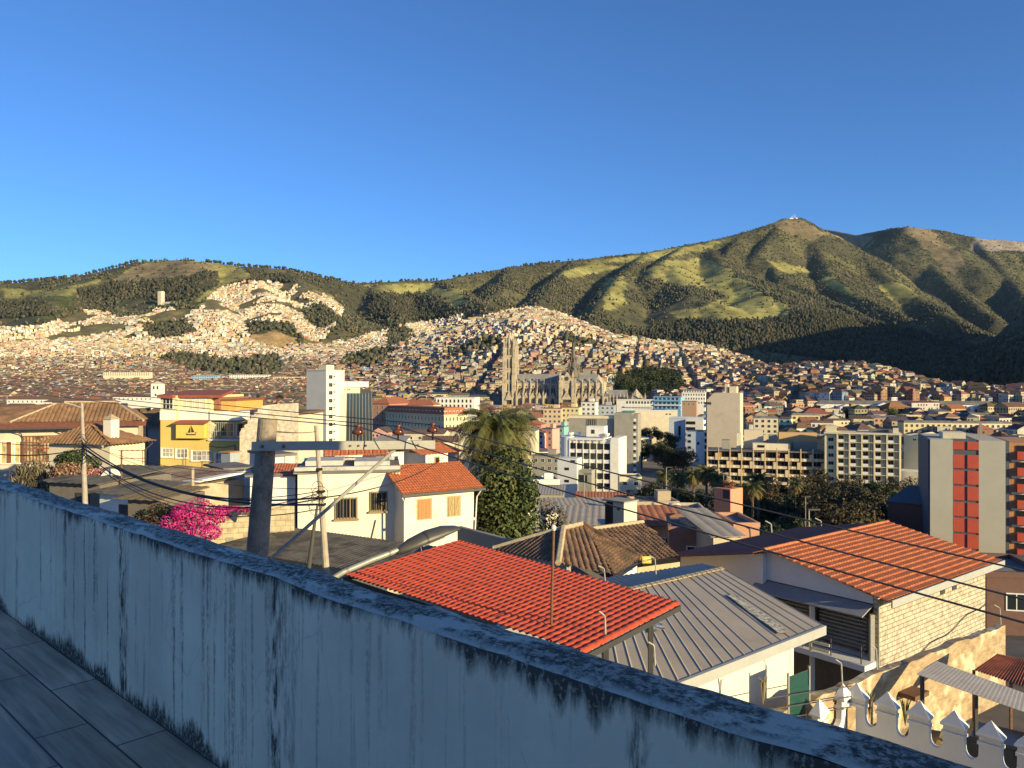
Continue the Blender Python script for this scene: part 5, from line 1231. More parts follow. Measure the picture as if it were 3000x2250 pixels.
# -- brown clay hip roof
A1,A2,E1,Hb,F1,R1=P(1650,1552,33),P(1705,1540,35),P(1445,1612,33.5),P(1635,1655,30),P(1800,1690,30.2),P(1878,1638,33)
r=empty('clay_roof_house',Vector((4,33,-12.5)),0,'low house under an old brown clay hip roof with pale ridge tiles','house')
mb=tiled(MB(),[Hb,F1,A2,A1],.27,.10,20,.02); part(mb,'roof',OldT,r)
mb=tiled(MB(),[F1,R1,A2+Vector((.06,.03,-.02)),A2],.27,.10,20,.02); part(mb,'roof',OldT,r)
mb=tiled(MB(),[E1,Hb,A1,A1+Vector((-.15,.2,0))],.27,.10,20,.02); part(mb,'roof',OldT,r)
for (p,q) in ((A1,Hb),(A1,A2),(A1,E1),(A2,R1)):
    m_=[p.lerp(q,i/12)+Vector((0,0,.07+.02*rnd.random())) for i in range(13)]; part(MB().tube(m_,.13,6),'ridge',Ridge if q is not R1 else OldT,r)
zb=-13
mb=MB(); 
ftp=[E1,Hb,F1,R1]; top=[p+(A1-p)*.05-Vector((0,0,.35)) for p in ftp]
for i in range(3): mb.add([Vector((top[i].x,top[i].y,zb)),Vector((top[i+1].x,top[i+1].y,zb)),top[i+1],top[i]],[(0,1,2,3)])
part(mb,'wall',WhS,r)
K1,K2,G1,G2=P(1722,1556,38),P(1884,1534,40),P(1992,1634,36.5),P(1868,1650,35.5)
r=empty('far_clay_roof_house',Vector((8,38,-13)),0,'house behind it under a darker clay roof sloping to the street','house'); r['label']='second clay roofed house, shaded slope, behind the brown hip roof'
mb=tiled(MB(),[G2,G1,K2,K1],.27,.10,20,.02); part(mb,'roof',OldT,r); part(MB().tube([K1.lerp(K2,i/10)+Vector((0,0,.08)) for i in range(11)],.13,6),'ridge',Ridge,r)
mb=MB(); slab(mb,[K1,K2,K2+Vector((1.5,4,-1.2)),K1+Vector((1.5,4,-1.2))],.1); part(mb,'roof',OldT,r)
mb=MB(); mb.add([Vector((G2.x,G2.y,zb)),Vector((G1.x,G1.y,zb)),G1-Vector((0,0,.2)),G2-Vector((0,0,.2))],[(0,1,2,3)]); mb.add([Vector((G1.x,G1.y,zb)),Vector((K2.x,K2.y,zb)),K2-Vector((0,0,.2)),G1-Vector((0,0,.2))],[(0,1,2,3)]); part(mb,'wall',mat('tan_wall',(.50,.38,.22)),r)
# -- grey metal roof
g0,g1,g2,g3=P(2018,1990,17.5),P(2416,1835,22),P(2120,1668,27),P(1859,1727,24)
g00=g0+(g0-g1)*.55; g33=g3+(g3-g2)*.5
r=empty('metal_roof_shed',Vector((g0.x,g0.y,-10.4)),0,'white shed under a ribbed grey metal roof with one worn skylight','shed')
mb=MB().sheet([g00,g1,g2,g33],22*8,6,lambda a,b:.022*(1 if (a*22)%1.0<.12 else 0)); part(mb,'roof',Zinc,r)
nn=(g1-g0).cross(g3-g0).normalized(); nn=nn if nn.z>0 else -nn
def on(a,b,h=.045): return (g00*(1-a)*(1-b)+g1*a*(1-b)+g2*a*b+g33*(1-a)*b)+nn*h
SK=mat('worn_skylight',(.62,.58,.46),.6,.3,14,col2=(.22,.20,.16),thr=.48)
mb=MB().sheet([on(.790,.06),on(.835,.06),on(.835,.62),on(.790,.62)],4,14,lambda a,b:.012*math.sin(9*b+5*a)); part(mb,'skylight',SK,r)
mb=MB().sheet([on(.30,.45),on(.37,.45),on(.37,.64),on(.30,.64)],2,2,lambda a,b:0); part(mb,'skylight',mat('skylight_glass',(.50,.48,.42),.35,.5,9,col2=(.10,.095,.09),thr=.5),r)
mb=MB(); 
for i in range(27):
    p=g33.lerp(g2,i/27); q=g33.lerp(g2,(i+.8)/27); obox(mb,p+nn*.06,q+nn*.06,.10,nn,.012,(g2-g1).normalized())
part(mb,'ridge_cap',Ridge,r)
mb=MB(); obox(mb,g00-Vector((0,0,.10)),g1-Vector((0,0,.10)),.13,Vector((0,0,1)).cross((g1-g0).normalized()),.05,Vector((0,0,1))); part(mb,'gutter',mat('fascia_grey',(.36,.36,.34),.6,.08),r)
en=(g1-g0).normalized(); ot=Vector((en.y,-en.x,0)); zs=Vector((0,0,1))
w0,w1=g00-ot*.55-zs*.2,g1-en*.75-ot*.55-zs*.2
mb=MB(); Z=-10.9
mb.hexa([Vector((w0.x,w0.y,Z)),Vector((w1.x,w1.y,Z)),Vector((w1.x,w1.y,Z))+(g2-g1)*.9,Vector((w0.x,w0.y,Z))+(g2-g1)*.9],[w0,w1,w1+(g2-g1)*.9,w0+(g2-g1)*.9]); part(mb,'wall',WhR,r)
mb=MB(); c=g1-en*.45-ot*.2-zs*.38
for k in range(2): obox(mb,c-zs*.18*k,c-zs*.18*k+ot*.55,.035,en,.03,zs)
obox(mb,c-zs*.3,c+zs*.1,.03,en,.03,ot); part(mb,'bracket',Zn,r)
h3=g33+Vector((-.6,4.6,-.75)); h2=g2+Vector((.1,3.6,-.65))
mb=MB().sheet([g33,g2,h2,h3],60,2,lambda a,b:.03*(1 if (a*30)%1.0<.16 else 0)); part(mb,'roof',Zinc,r)
# -- block building with the orange roof
C0=Vector((15.7,33,0)); e1=Vector((.79,.62,0))*11.3; e2=Vector((-.62,.79,0))*10.4; ZE,ZR,Z0=-9.06,-7.95,-14.6
r=empty('block_building',C0+Vector((0,0,Z0)),0,'unplastered block building with an orange tiled roof and a shuttered white gable','building')
def BP(a,b,z): return C0+e1*a+e2*b+Vector((0,0,z))
blk=brickmat('pale_block',(.54,.475,.36),(.46,.40,.305),(.20,.17,.13),.42,.205,.02,patch=((.47,.40,.29),.35,.70))
w_=empty('x',(0,0,0)); bpy.data.objects.remove(w_)
bw=MB().box(0,0,0,11.3,.2,ZE-Z0-.02).build('block_wall',blk,r); bw.rotation_euler=(0,0,math.atan2(e1.y,e1.x))
bw2=MB().box(0,-.012,0,11.25,-.002,1.9).build('render_band',mat('rough_render',(.40,.345,.26),.95,.18,1.2,bump=.3,bscale=25,col2=(.33,.285,.215),thr=.55),r); bw2.rotation_euler=bw.rotation_euler
for q in (6.0,7.3): o=MB().box(q,-.03,4.55,q+.5,.05,5.2).build('vent_opening',Dk,r); o.rotation_euler=bw.rotation_euler
Wg=mat('gable_white',(.64,.63,.61),.9,.06,.8,col2=(.52,.51,.48),thr=.64)
gp_=[(.021,ZE-.42),(.56,ZE-.42),(.56,ZE-2.15),(1,ZE-2.15),(1,ZE-.06),(.5,ZR-.1),(.021,ZE-.1)]; mb=MB(); mb.add([BP(0,*q) for q in gp_]+[BP(.02,*q) for q in gp_],[(0,1,5,6),(1,2,3,4,5),(13,12,8,7),(12,11,10,9,8)]+[(i,i+7,(i+1)%7+7,(i+1)%7) for i in range(7)]); part(mb,'gable_wall',Wg,r)
mb=MB(); mb.hexa([BP(-.03,.52,ZE-2.2),BP(-.03,1.0,ZE-2.2),BP(-.001,1.0,ZE-2.2),BP(-.001,.52,ZE-2.2)][::-1],[BP(-.03,.52,ZR-.22),BP(-.03,1.0,ZE-.15),BP(-.001,1.0,ZE-.15),BP(-.001,.52,ZR-.22)][::-1]); part(mb,'gable_wall',Wg,r)
o_=.06
mb=MB().sheet([BP(-.04,-o_,ZE-.06),BP(1.03,-o_,ZE-.06),BP(1.03,.5,ZR),BP(-.04,.5,ZR)],48*6,16*5,ribs(48,.05,16,.045,.8),thick=.02); part(mb,'roof',OrT,r)
mb=MB().sheet([BP(-.13,1.05,ZE-.06),BP(1.03,1.05,ZE-.06),BP(1.03,.5,ZR),BP(-.13,.5,ZR)],48*4,2,ribs(48,.03),thick=.02); part(mb,'roof',OrShade,r)
part(MB().tube([BP(-.05,.5,ZR+.03),BP(1.03,.5,ZR+.03)],.09,8),'ridge',OrT,r)
mb=MB(); ez=Vector((0,0,1)); obox(mb,BP(-.03,-o_-.012,ZE-.17),BP(1.03,-o_-.012,ZE-.17),.16,e2.normalized(),.03,ez); part(mb,'gutter',MC['fascia_grey'],r)
# awning, shutters, slabs of the shaded side
mb=MB(); slab(mb,[BP(-.085,.02,ZE-.80),BP(-.002,.02,ZE-.46),BP(-.002,.56,ZE-.46),BP(-.085,.56,ZE-.80)],.06); part(mb,'awning',mat('awning_grey',(.26,.26,.26),.6,.1),r)
shut=mat('shutter_grey',(.34,.335,.32),.6,.12)
for (b0,b1) in ((.06,.27),(.30,.53)):
    mb=MB()
    for k in range(11):
        z=ZE-.80-k*.17; mb.hexa([BP(.03,b0,z-.145),BP(.05,b0,z-.145),BP(.05,b1,z-.145),BP(.03,b1,z-.145)],[BP(.015,b0,z),BP(.05,b0,z),BP(.05,b1,z),BP(.015,b1,z)])
    part(mb,'shutter',shut,r)
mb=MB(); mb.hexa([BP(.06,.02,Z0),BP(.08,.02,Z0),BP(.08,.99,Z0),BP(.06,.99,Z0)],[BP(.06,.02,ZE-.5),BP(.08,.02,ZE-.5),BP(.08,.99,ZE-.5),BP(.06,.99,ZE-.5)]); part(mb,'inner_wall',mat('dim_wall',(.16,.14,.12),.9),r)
for (b,m_) in ((.28,WhS),(.54,WhS),(.015,Zn)):
    mb=MB(); p=BP(-.02,b,0); mb.box(-.09,-.09,Z0,.09,.09,ZE-.82,0,Matrix.Translation(p)); part(mb,'post',m_,r)
mb=MB(); mb.hexa([BP(-.1,.0,ZE-3.05),BP(.05,.0,ZE-3.05),BP(.05,.55,ZE-3.05),BP(-.1,.55,ZE-3.05)],[BP(-.1,.0,ZE-2.8),BP(.05,.0,ZE-2.8),BP(.05,.55,ZE-2.8),BP(-.1,.55,ZE-2.8)]); part(mb,'balcony_slab',Wg,r)
mb=MB()
for z in (ZE-2.0,ZE-2.25,ZE-2.5): mb.tube([BP(-.09,.01,z),BP(-.09,.55,z)],.025,5)
for b in (.02,.15,.28,.41,.54): mb.tube([BP(-.09,b,ZE-2.8),BP(-.09,b,ZE-2.0)],.03,5)
part(mb,'railing',Gy,r)
part(MB().tube([BP(-.003,-.004,ZE-.2),BP(-.003,-.006,-13.9)],.04,6),'downpipe',Zn,r)
mb=MB(); pts=[BP(i/14,-.006,-12.9+1.6*(i/14)+.12*math.sin(i*1.3)) for i in range(15)]; part(MB().tube(pts,.02,5),'wall_cable',Bk,r)
# -- rough boundary wall, carport, rust roof, sheds, car
q0,q1=Vector((5.9,18.8,0)),Vector((17.0,26.5,0)); dd=(q1-q0); Lw=dd.length
r=empty('boundary_wall',q0+Vector((0,0,-10.9)),math.atan2(dd.y,dd.x),'rough sunlit boundary wall of brick and patched plaster along the alley','wall')
rb=brickmat('patched_brick',(.46,.36,.22),(.38,.24,.14),(.40,.33,.22),.26,.085,.012,patch=((.60,.51,.34),1.3,.57))
mb=MB(); vs=[];fs=[]; n=60
for i in range(n+1):
    x=Lw*i/n; zt=2.62+.10*(float(vnoise(x*1.7,3,2))-.5)+.05*(float(vnoise(x*6,1,2))-.5)
    vs+=[(x,0,0),(x,.02*(float(vnoise(x*2,5,1))-.5),zt),(x,.28,zt-.02),(x,.28,0)]
for i in range(n): fs+=[(4*i,4*i+4,4*i+5,4*i+1),(4*i+1,4*i+5,4*i+6,4*i+2),(4*i+2,4*i+6,4*i+7,4*i+3)]
fs+=[(0,1,2,3),(4*n+3,4*n+2,4*n+1,4*n)]
mb.add(vs,fs).build('wall',rb,r)
o=MB().box(6.6,-.5,1.75,7.4,-.03,1.88).build('small_canopy',Rs,r)
cq=[P(2685,1975,21.6),P(3040,2122,19.2),P(3040,2076,20.6),P(2744,1946,22.3)]
r=empty('carport',P(2900,2200,20),0,'long beige corrugated carport sheet leaning on the boundary wall','carport')
cq=[Vector((p.x,p.y,-8.1)) for p in (P(2685,1975,21.5),P(3060,2130,18.6),P(3060,2080,19.7),P(2744,1946,22.5))]
part(MB().sheet(cq,90,1,lambda a,b:.0015*math.sin(a*2*math.pi*30),thick=.01),'roof',mat('beige_sheet',(.58,.50,.39),.7,.12,2),r)
for p in (cq[1].lerp(cq[0],.95),cq[1].lerp(cq[0],.5)): part(MB().box(-.04,-.04,-10.6,.04,.04,-8.12,0,Matrix.Translation(Vector((p.x,p.y,0)))),'post',Dk,r)
rq=[Vector((p.x,p.y,z)) for p,z in ((P(2853,1956,22.5),-8.35),(P(3080,2045,20.6),-8.35),(P(3080,1975,22.4),-8.2),(P(2922,1928,23.4),-8.2))]
r=empty('rusty_roof',Vector((13.4,22.5,-10.6)),0,'rust red corrugated roof on thin posts above the parked car','roof')
part(MB().sheet(rq,80,1,lambda a,b:.02*math.sin(a*2*math.pi*26),thick=.01),'sheet',mat('rust_sheet',(.30,.085,.04),.75,.3,3,col2=(.17,.06,.04),thr=.52),r)
for k in (0,.5): p=rq[0].lerp(rq[1],k); part(MB().box(-.03,-.03,-10.6,.03,.03,-8.37,0,Matrix.Translation(Vector((p.x,p.y,0)))),'post',Rs,r)
# crenellated wall: merlons with pointed caps over a scalloped parapet
def crenel(p,q,n,label):
    p=Vector((p[0],p[1],0));q=Vector((q[0],q[1],0)); d=q-p; Lc=d.length
    r=empty('crenellated_wall',p+Vector((0,0,-10.6)),math.atan2(d.y,d.x),label,'wall','crenellated wall round the yard')
    sp=Lc/n; prof=[]
    zt=2.05; 
    pts=[]
    for i in range(n+1):
        c=i*sp; a=max(0,c-.24); b=min(Lc,c+.24)
        pts+=[(a,zt),(b,zt)]
        if i<n:
            x0=b; x1=(i+1)*sp-.24; m_=10
            for k in range(1,m_):
                t=math.pi*k/m_; pts.append((x0+(x1-x0)*(1-math.cos(t))/2, zt-.14-.46*math.sin(t)**.42))
    k=len(pts); mb=MB(); T_=.15
    vs=[(x,0,z) for x,z in pts]+[(x,T_,z) for x,z in pts]+[(x,0,0) for x,z in pts]+[(x,T_,0) for x,z in pts]
    fs=[]
    for i in range(k-1): fs+=[(i,i+1,k+i+1,k+i)[::-1],(2*k+i,2*k+i+1,i+1,i),(k+i,k+i+1,3*k+i+1,3*k+i)]
    fs+=[(0,k,3*k,2*k),(k-1,3*k-1,4*k-1,2*k-1)]
    mb.add(vs,fs).build('wall',WhS,r)
    for i in range(n+1):
        c=i*sp; mb=MB(); w_=.235; y0,y1=-.03,T_+.03
        mb.box(c-w_-.03,y0-.03,zt-.16,c+w_+.03,y1+.03,zt-.08); mb.box(c-w_,y0+.035,zt-.079,c+w_,y1-.035,zt+.06); mb.box(c-w_-.05,y0-.05,zt+.061,c+w_+.05,y1+.05,zt+.12)
        mb.add([(c-w_-.04,y0-.04,zt+.121),(c+w_+.04,y0-.04,zt+.121),(c+w_+.04,y1+.04,zt+.121),(c-w_-.04,y1+.04,zt+.121),(c,T_/2,zt+.46)],[(0,1,4),(1,2,4),(2,3,4),(3,0,4),(3,2,1,0)])
        mb.build('merlon_cap',WhS,r)
    return r
crenel((9.29,20.8),(12.02,17.88),5,'white crenellated wall with pointed merlons and scalloped dips, facing the terrace')
crenel((6.9,18.7),(9.0,20.75),2,'short return of the white crenellated wall, seen edge on')
# parked car
r=empty('parked_car',Vector((12.4,20.1,-10.55)),R(-38),'dark shiny car parked under the carport roof','car')
Cp=mat('car_paint',(.035,.03,.028),.18,.05,3,spec=.7)
def carsec(x,w,zl,zh): return [(x,-w,zl),(x,-w*1.02,(zl+zh)/2),(x,-w*.92,zh),(x,w*.92,zh),(x,w*1.02,(zl+zh)/2),(x,w,zl)]
mb=MB(); S_=[carsec(-2.1,.72,.35,.72),carsec(-1.95,.80,.25,.82),carsec(-1.0,.84,.22,.90),carsec(.3,.85,.22,.92),(carsec(1.3,.84,.22,.92)),carsec(2.0,.80,.25,.90),carsec(2.15,.72,.35,.78)]
vs=[p for s_ in S_ for p in s_]; fs=[(i*6+k,i*6+(k+1)%6,(i+1)*6+(k+1)%6,(i+1)*6+k) for i in range(6) for k in range(6)]+[(5,4,3,2,1,0),tuple(range(36,42))]
mb.add(vs,fs); ob=mb.build('body',Cp,r)
mb=MB(); mb.hexa([(-1.15,-.76,.9),(1.75,-.76,.9),(1.75,.76,.9),(-1.15,.76,.9)],[(-.35,-.60,1.42),(1.1,-.60,1.42),(1.1,.60,1.42),(-.35,.60,1.42)]); mb.build('cabin',glassmat('car_glass',(.02,.022,.025),.06),r)
MB().hexa([(-.42,-.62,1.41),(1.16,-.62,1.41),(1.16,.62,1.41),(-.42,.62,1.41)],[(-.3,-.55,1.47),(1.05,-.55,1.47),(1.05,.55,1.47),(-.3,.55,1.47)]).build('roof',Cp,r)
for (x,y) in ((-1.3,-.84),(-1.3,.84),(1.3,-.84),(1.3,.84)):
    o=MB().lathe([(.20,-.09),(.31,-.09),(.33,0),(.31,.09),(.20,.09)],16).build('wheel',Bk,r); o.rotation_euler=(R(90),0,0); o.location=(x,y,.33)
    h_=MB().lathe([(.19,-.10),(.19,.10)],12).build('rim',Zn,o)
for y in (-.6,.6): MB().box(-2.12,y-.16,.55,-2.02,y+.16,.70).build('headlight',Wh2,r)
r=empty('green_glass_screen',P(2312,2070,19.6),R(35),'green glass screen beside the thin handrail at the white shed','screen')
MB().box(0,0,-.9,.85,.03,.75).build('pane',glassmat('green_glass',(.02,.07,.06),.15),r); MB().box(-.04,-.01,-.9,0,.04,.85).box(.85,-.01,-.9,.89,.04,.85).build('frame',Zn,r)
for k in range(3): MB().tube([(-1.2,-.1,.5-.28*k),(2.3,-.3,.1-.28*k)],.015,5).build('handrail',Gy,r)
# -- white house with the orange roof
r=Bd('white_house','white rendered house with an orange tiled roof wing and shuttered windows','house',(1187,49.2),(1388,52.0),ZV(1446,49.2),-13.2,3.6)
W,H=r.W,r.H; HR=r.root
mb=MB().box(0,0,0,W,r.D,H); r.body(WhR,mb=mb)
lo=(H-2.0)
r.put(MB().box(-.14,-.14,lo-.16,W+.12,-.005,lo),'ledge',WhR)
hr=1.5
mb=MB().sheet([(-.45,-.55,H+.02),(W+.5,-.55,H+.02),(W+.4,2.6,H+hr),(-.45,2.6,H+hr)],30*6,12*4,ribs(30,.07,12,.025,.8),thick=.03); r.put(mb,'roof',OrT)
r.put(MB().sheet([(-.45,5.2,H+.02),(W+.5,5.2,H+.02),(W+.4,2.6,H+hr),(-.45,2.6,H+hr)],30*4,2,ribs(30,.05),thick=.03),'roof',OrT)
r.put(MB().box(-.5,-.66,H-.13,W+.55,-.56,H+.03),'gutter',Gy)
mb=MB(); mb.add([(0.01,.01,H),(.01,3.59,H),(.01,2.6,H+hr-.08),(.2,.01,H),(.2,3.59,H),(.2,2.6,H+hr-.08)],[(0,2,1),(3,4,5),(0,3,5,2),(1,2,5,4)]); r.put(mb,'gable',WhR); 
Ws=mat('orange_shutter',(.50,.23,.09),.7,.15,6); Wt=mat('tan_shutter',(.40,.30,.15),.7,.15,6)
for (q,w_,m_) in ((.175,.95,Ws),(.61,.9,Wt)):
    x=q*W; z=H-1.72
    fr=r.put(MB().box(x-.08,-.03,z-.08,x+w_+.08,.02,z+1.30),'window',Wt)
    for k in range(2):
        mb=MB(); x0=x+k*w_/2+.015; x1=x0+w_/2-.03
        for i in range(4): mb.box(x0+i*(x1-x0)/4+.01,-.07,z,x0+(i+1)*(x1-x0)/4-.01,-.032,z+1.22)
        if m_ is Wt: mb.add([(x0,-.09,z),(x0+.09,-.09,z),(x1,-.09,z+1.22),(x1-.09,-.09,z+1.22),(x0,-.071,z),(x0+.09,-.071,z),(x1,-.071,z+1.22),(x1-.09,-.071,z+1.22)],[(0,1,2,3),(0,4,5,1),(2,6,7,3)])
        mb.build('shutter',m_,fr)
r.put(MB().tube([(W+.3,-.5,H-.1),(W+.12,-.2,H-.6),(W-.1,-.1,1)],.05,6),'downpipe',Wh2)
r.put(MB().tube([(-.5,-.5,H-.1),(-.12,-.15,H-.5),(-.12,-.12,1)],.05,6),'downpipe',Wh2)
# its long flat roofed wing
r=Bd('flat_roofed_wing','long flat roofed white house with barred windows joined to the orange roof wing','house',(872,49.6),(1172,50.7),ZV(1386,50.0),-13.2,6.5)
W,H=r.W,r.H; r.body(WhR); r.put(MB().box(-.25,-.2,H,W+.05,8.6,H+.18),'roof',Flat); 
for i in range(2): r.put(MB().box(-.2,-.12 if i==0 else 6.4,H+.181,W+.02,.1 if i==0 else 6.6,H+.42),'parapet',mat('grey_white_parapet',(.50,.48,.44),.9,.15,1.5,col2=(.22,.20,.18),thr=.6))
barm=mat('window_bar',(.12,.10,.08),.7)
for (q,z,w_,h_) in ((.36,H-3.0,1.45,1.4),(.70,H-2.55,1.15,1.3)):
    x=q*W; o=r.win('f',x,z,w_,h_,mat('window_wood',(.30,.22,.13),.8),G_,'sill',nx=3,ny=1,fw=.10,proud=.08)
    for k in range(7): 
        b_=MB().box(x+.12+k*(w_-.24)/6,-.16,z+.05,x+.15+k*(w_-.24)/6,-.13,z+h_-.05).build('bar',barm,r.root)
for (x,y,a,b_,h_) in ((.2,3,2.5,3,.32),(3.5,2.5,2.4,3,.28)): r.put(MB().box(x,y,H+.185,x+a,y+b_,H+.2+h_),'roof_upstand',MC['grey_white_parapet'])
r.put(MB().sheet([(-2.9,1.0,H-.2),(-.3,.6,H-.2),(-.3,3.0,H+.35),(-2.9,3.4,H+.35)],40,2,ribs(14,.05)),'roof_tiles',OrT)
r.put(MB().sheet([(1.2,5.6,H+.6),(5.8,5.2,H+.75),(5.8,6.4,H+1.1),(1.2,6.4,H+1.0)],40,2,ribs(16,.05),thick=.05),'roof_tiles',OrT)
r.put(MB().box(-3.1,1.0,0,-.26,7.5,H-.25),'side_block',WhS); r.put(MB().box(-3.4,.8,H-.249,-.26,7.7,H-.1),'side_roof',Flat)
r.put(MB().box(-2.4,.9,H-4.6,-1.4,1.0,H-2.7),'window',G_)
r.put(MB().tube([(W*.62,-.1,1.8),(W*.70,-.08,2.6),(W*.76,-.08,4.3)],.03,5),'wall_cable',Gy)
r.put(MB().box(W*.52,-3.0,0,W+1.8,-.02,2.0),'lean_to',WhR); r.put(MB().hexa([(W*.5,-3.3,2.01),(W+2.,-3.3,2.01),(W+2.,-.03,2.01),(W*.5,-.03,2.01)],[(W*.5,-3.3,2.1),(W+2.,-3.3,2.1),(W+2.,-.03,2.35),(W*.5,-.03,2.35)]),'lean_to_roof',mat('dim_sheet',(.20,.17,.12),.9,.3,2))
for x in (W*.62,W*.72): r.put(MB().box(x,-3.06,.7,x+.7,-2.98,1.6),'window',Ws if x<W*.65 else G_)
r=Bd('roof_room','white roof room under a small orange tiled roof on the white house','house',(1247,56),(1312,57.5),ZV(1330,56),ZV(1375,57)-2.5,2.6); W,H=r.W,r.H
r.body(WhR); r.put(MB().sheet([(-.9,-.5,H+.02),(W+.5,-.5,H+.02),(W+.5,1.5,H+.62),(-.9,1.5,H+.62)],60,8,ribs(11,.05,5,.02),thick=.03),'roof',OrT); r.put(MB().sheet([(-.9,3.2,H+.02),(W+.5,3.2,H+.02),(W+.5,1.5,H+.62),(-.9,1.5,H+.62)],40,2,ribs(11,.04),thick=.03),'roof',OrT)
r.win('f',W*.38,H-.95,.5,.7,Ws,G_,nx=1)
r=Bd('pink_house','pinkish house with narrow windows beside the white roof room','house',(1312,66),(1345,67),ZV(1325,66),-14,5); r.body(mat('pinkish_wall',(.62,.42,.34),.85)); r.put(MB().sheet([(-.4,-.4,r.H),(r.W+.4,-.4,r.H),(r.W+.4,3,r.H+.7),(-.4,3,r.H+.7)],30,4,ribs(8,.05),thick=.03),'roof',OrT)
for i in range(3): r.win('f',.12+i*.3,r.H-2.2,.2,1.2,Wh2,G_,nx=1)
# -- pale blocks and walls between the yellow house and the white house
r=Bd('shade_blue_block','white block in a pale blue shade colour with a sunlit edge behind the thick pole','house',(806,60),(860,61),ZV(1338,60),-13.5,5); r.body(mat('shade_blue_render',(.50,.55,.60),.85,.06)); r.put(MB().box(r.W-.75,-.12,3,r.W+.05,-.01,r.H),'lit_edge',WhR); r.put(MB().box(-.2,-.2,r.H,r.W+.2,5,r.H+.2),'roof',Flat)  # shade is painted as blue, sunlight as a pale strip on the edge
r=Bd('white_pillar_house','narrow white house front with a pale pillar left of the thick pole','house',(716,57),(746,57.5),ZV(1374,57),-13.5,4); r.body(WhS); r.put(MB().box(-1.4,.5,0,-.02,4,r.H-.8),'side_wall',WhS); r.put(MB().box(-1.6,-.15,r.H,r.W+.15,4.2,r.H+.15),'roof',Flat)
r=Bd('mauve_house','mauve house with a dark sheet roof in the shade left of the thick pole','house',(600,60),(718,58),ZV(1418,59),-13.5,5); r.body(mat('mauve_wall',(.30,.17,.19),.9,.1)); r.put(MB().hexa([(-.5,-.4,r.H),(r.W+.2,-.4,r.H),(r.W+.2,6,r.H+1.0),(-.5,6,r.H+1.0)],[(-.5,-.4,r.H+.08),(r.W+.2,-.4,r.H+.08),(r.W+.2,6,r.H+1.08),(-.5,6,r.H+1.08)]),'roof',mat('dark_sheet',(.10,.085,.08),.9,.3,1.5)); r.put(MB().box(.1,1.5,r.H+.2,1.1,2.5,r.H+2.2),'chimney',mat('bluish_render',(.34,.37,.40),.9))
r.put(MB().box(0.,1.4,r.H+2.21,1.2,2.6,r.H+2.3),'chimney_cap',Ws)
r=Bd('stone_yard_wall','sunlit pale stone yard wall right of the bougainvillea','wall',(636,42),(862,43),ZV(1487,42),-10.9,.4); r.body(brickmat('yard_stone',(.56,.47,.32),(.48,.39,.26),(.36,.29,.19),.55,.3,.018))
r.put(MB().box(.45,-.03,1.4,.85,.02,2.5),'niche',Conc)
r=Bd('dark_roofed_shed','low shed with a grey black sheet roof between the thick pole and the lamp','shed',(655,40),(1135,34.5),ZV(1640,37),-11.6,4.5)
r.body(mat('stone_rough',(.42,.36,.26),.95,.2,2,bump=.4,bscale=8)); mb=MB().sheet([(-.3,-.6,r.H+.03),(r.W+.4,-.6,r.H+.03),(r.W+.2,4.6,r.H+.25),(-.3,4.6,r.H+.25)],200,6,ribs(44,.035),thick=.02); r.put(mb,'roof',mat('black_sheet',(.13,.115,.09),.9,.35,1.2,col2=(.055,.05,.045),thr=.55))
r=Bd('low_garden_wall','long grey garden wall from the white house towards the clay roof','wall',(1340,48),(1660,40),ZV(1570,45),-13,.3); r.body(Conc)
# ------------------------------------------------------------------ the houses on the left
r=Bd('tiled_mansion','long old mansion under brown clay tiles with a glazed red brown gallery','house',(-60,79),(403,84),-4.4,-14,8.4)
W,H=r.W,r.H; X=lambda u:((u-CX)/F*79+(60+CX)/F*79)/( ((403-CX)/F*84+(60+CX)/F*79) - (u-CX)/F*5 )*W
MW=mat('mansion_wall',(.58,.47,.36),.9,.1,.8,col2=(.48,.39,.30),thr=.6); r.body(MW)
RW=mat('red_wood',(.16,.055,.03),.7,.15,6); MT=mat('mansion_tile',(.26,.145,.075),.92,.35,1.2,col2=(.17,.10,.06),thr=.54)
ri=H+2.3; xa,xb=X(150),X(322)
mb=tiled(MB(),[(X(30),-.2,H+.35),(W+.6,-.2,H+.35),(xb,4.2,ri),(xa,4.2,ri)],.42,.12,16,.03); r.put(mb,'roof',MT)
mb=tiled(MB(),[(W+.6,-.2,H+.35),(W+.6,8.7,H+.35),(xb,4.4,ri),(xb,4.2,ri)],.42,.12,16,.03); r.put(mb,'roof',MT)
mb=MB(); slab(mb,[(W+.6,8.7,H+.35),(X(-70),8.7,H+.35),(X(-70),4.2,H+1.6),(xb,4.2,ri-.01)],.1); slab(mb,[(X(-80),-.2,H+.35),(X(30),-.2,H+.35),(xa,4.2,ri),(X(-80),4.2,ri-.5)],.1); r.put(mb,'roof',MT)
for (a,c) in (((xb,4.2,ri),(W+.6,-.2,H+.35)),((xa,4.2,ri),(xb,4.2,ri)),((xa,4.2,ri),(X(30),-.2,H+.35))): r.put(MB().tube([Vector(a).lerp(Vector(c),i/8)+Vector((0,0,.08)) for i in range(9)],.14,6),'ridge',Ridge)
mb=MB(); slab(mb,[(X(-60),-1.5,H-.15),(X(235),-1.5,H-.15),(X(235),.0,H+.42),(X(-60),.0,H+.42)],.07); slab(mb,[(X(236),-1.0,H-.05),(W+.9,-1.0,H-.05),(W+.9,.0,H+.40),(X(236),.0,H+.40)],.07); r.put(mb,'eave',mat('red_brown_sheet',(.22,.085,.05),.75,.25,2))
r.put(MB().box(X(-60),-1.6,H-.30,X(235),-1.5,H-.14),'gutter',Dk)
x0,x1=X(68),X(186); z0,z1=H-3.7,H-1.05
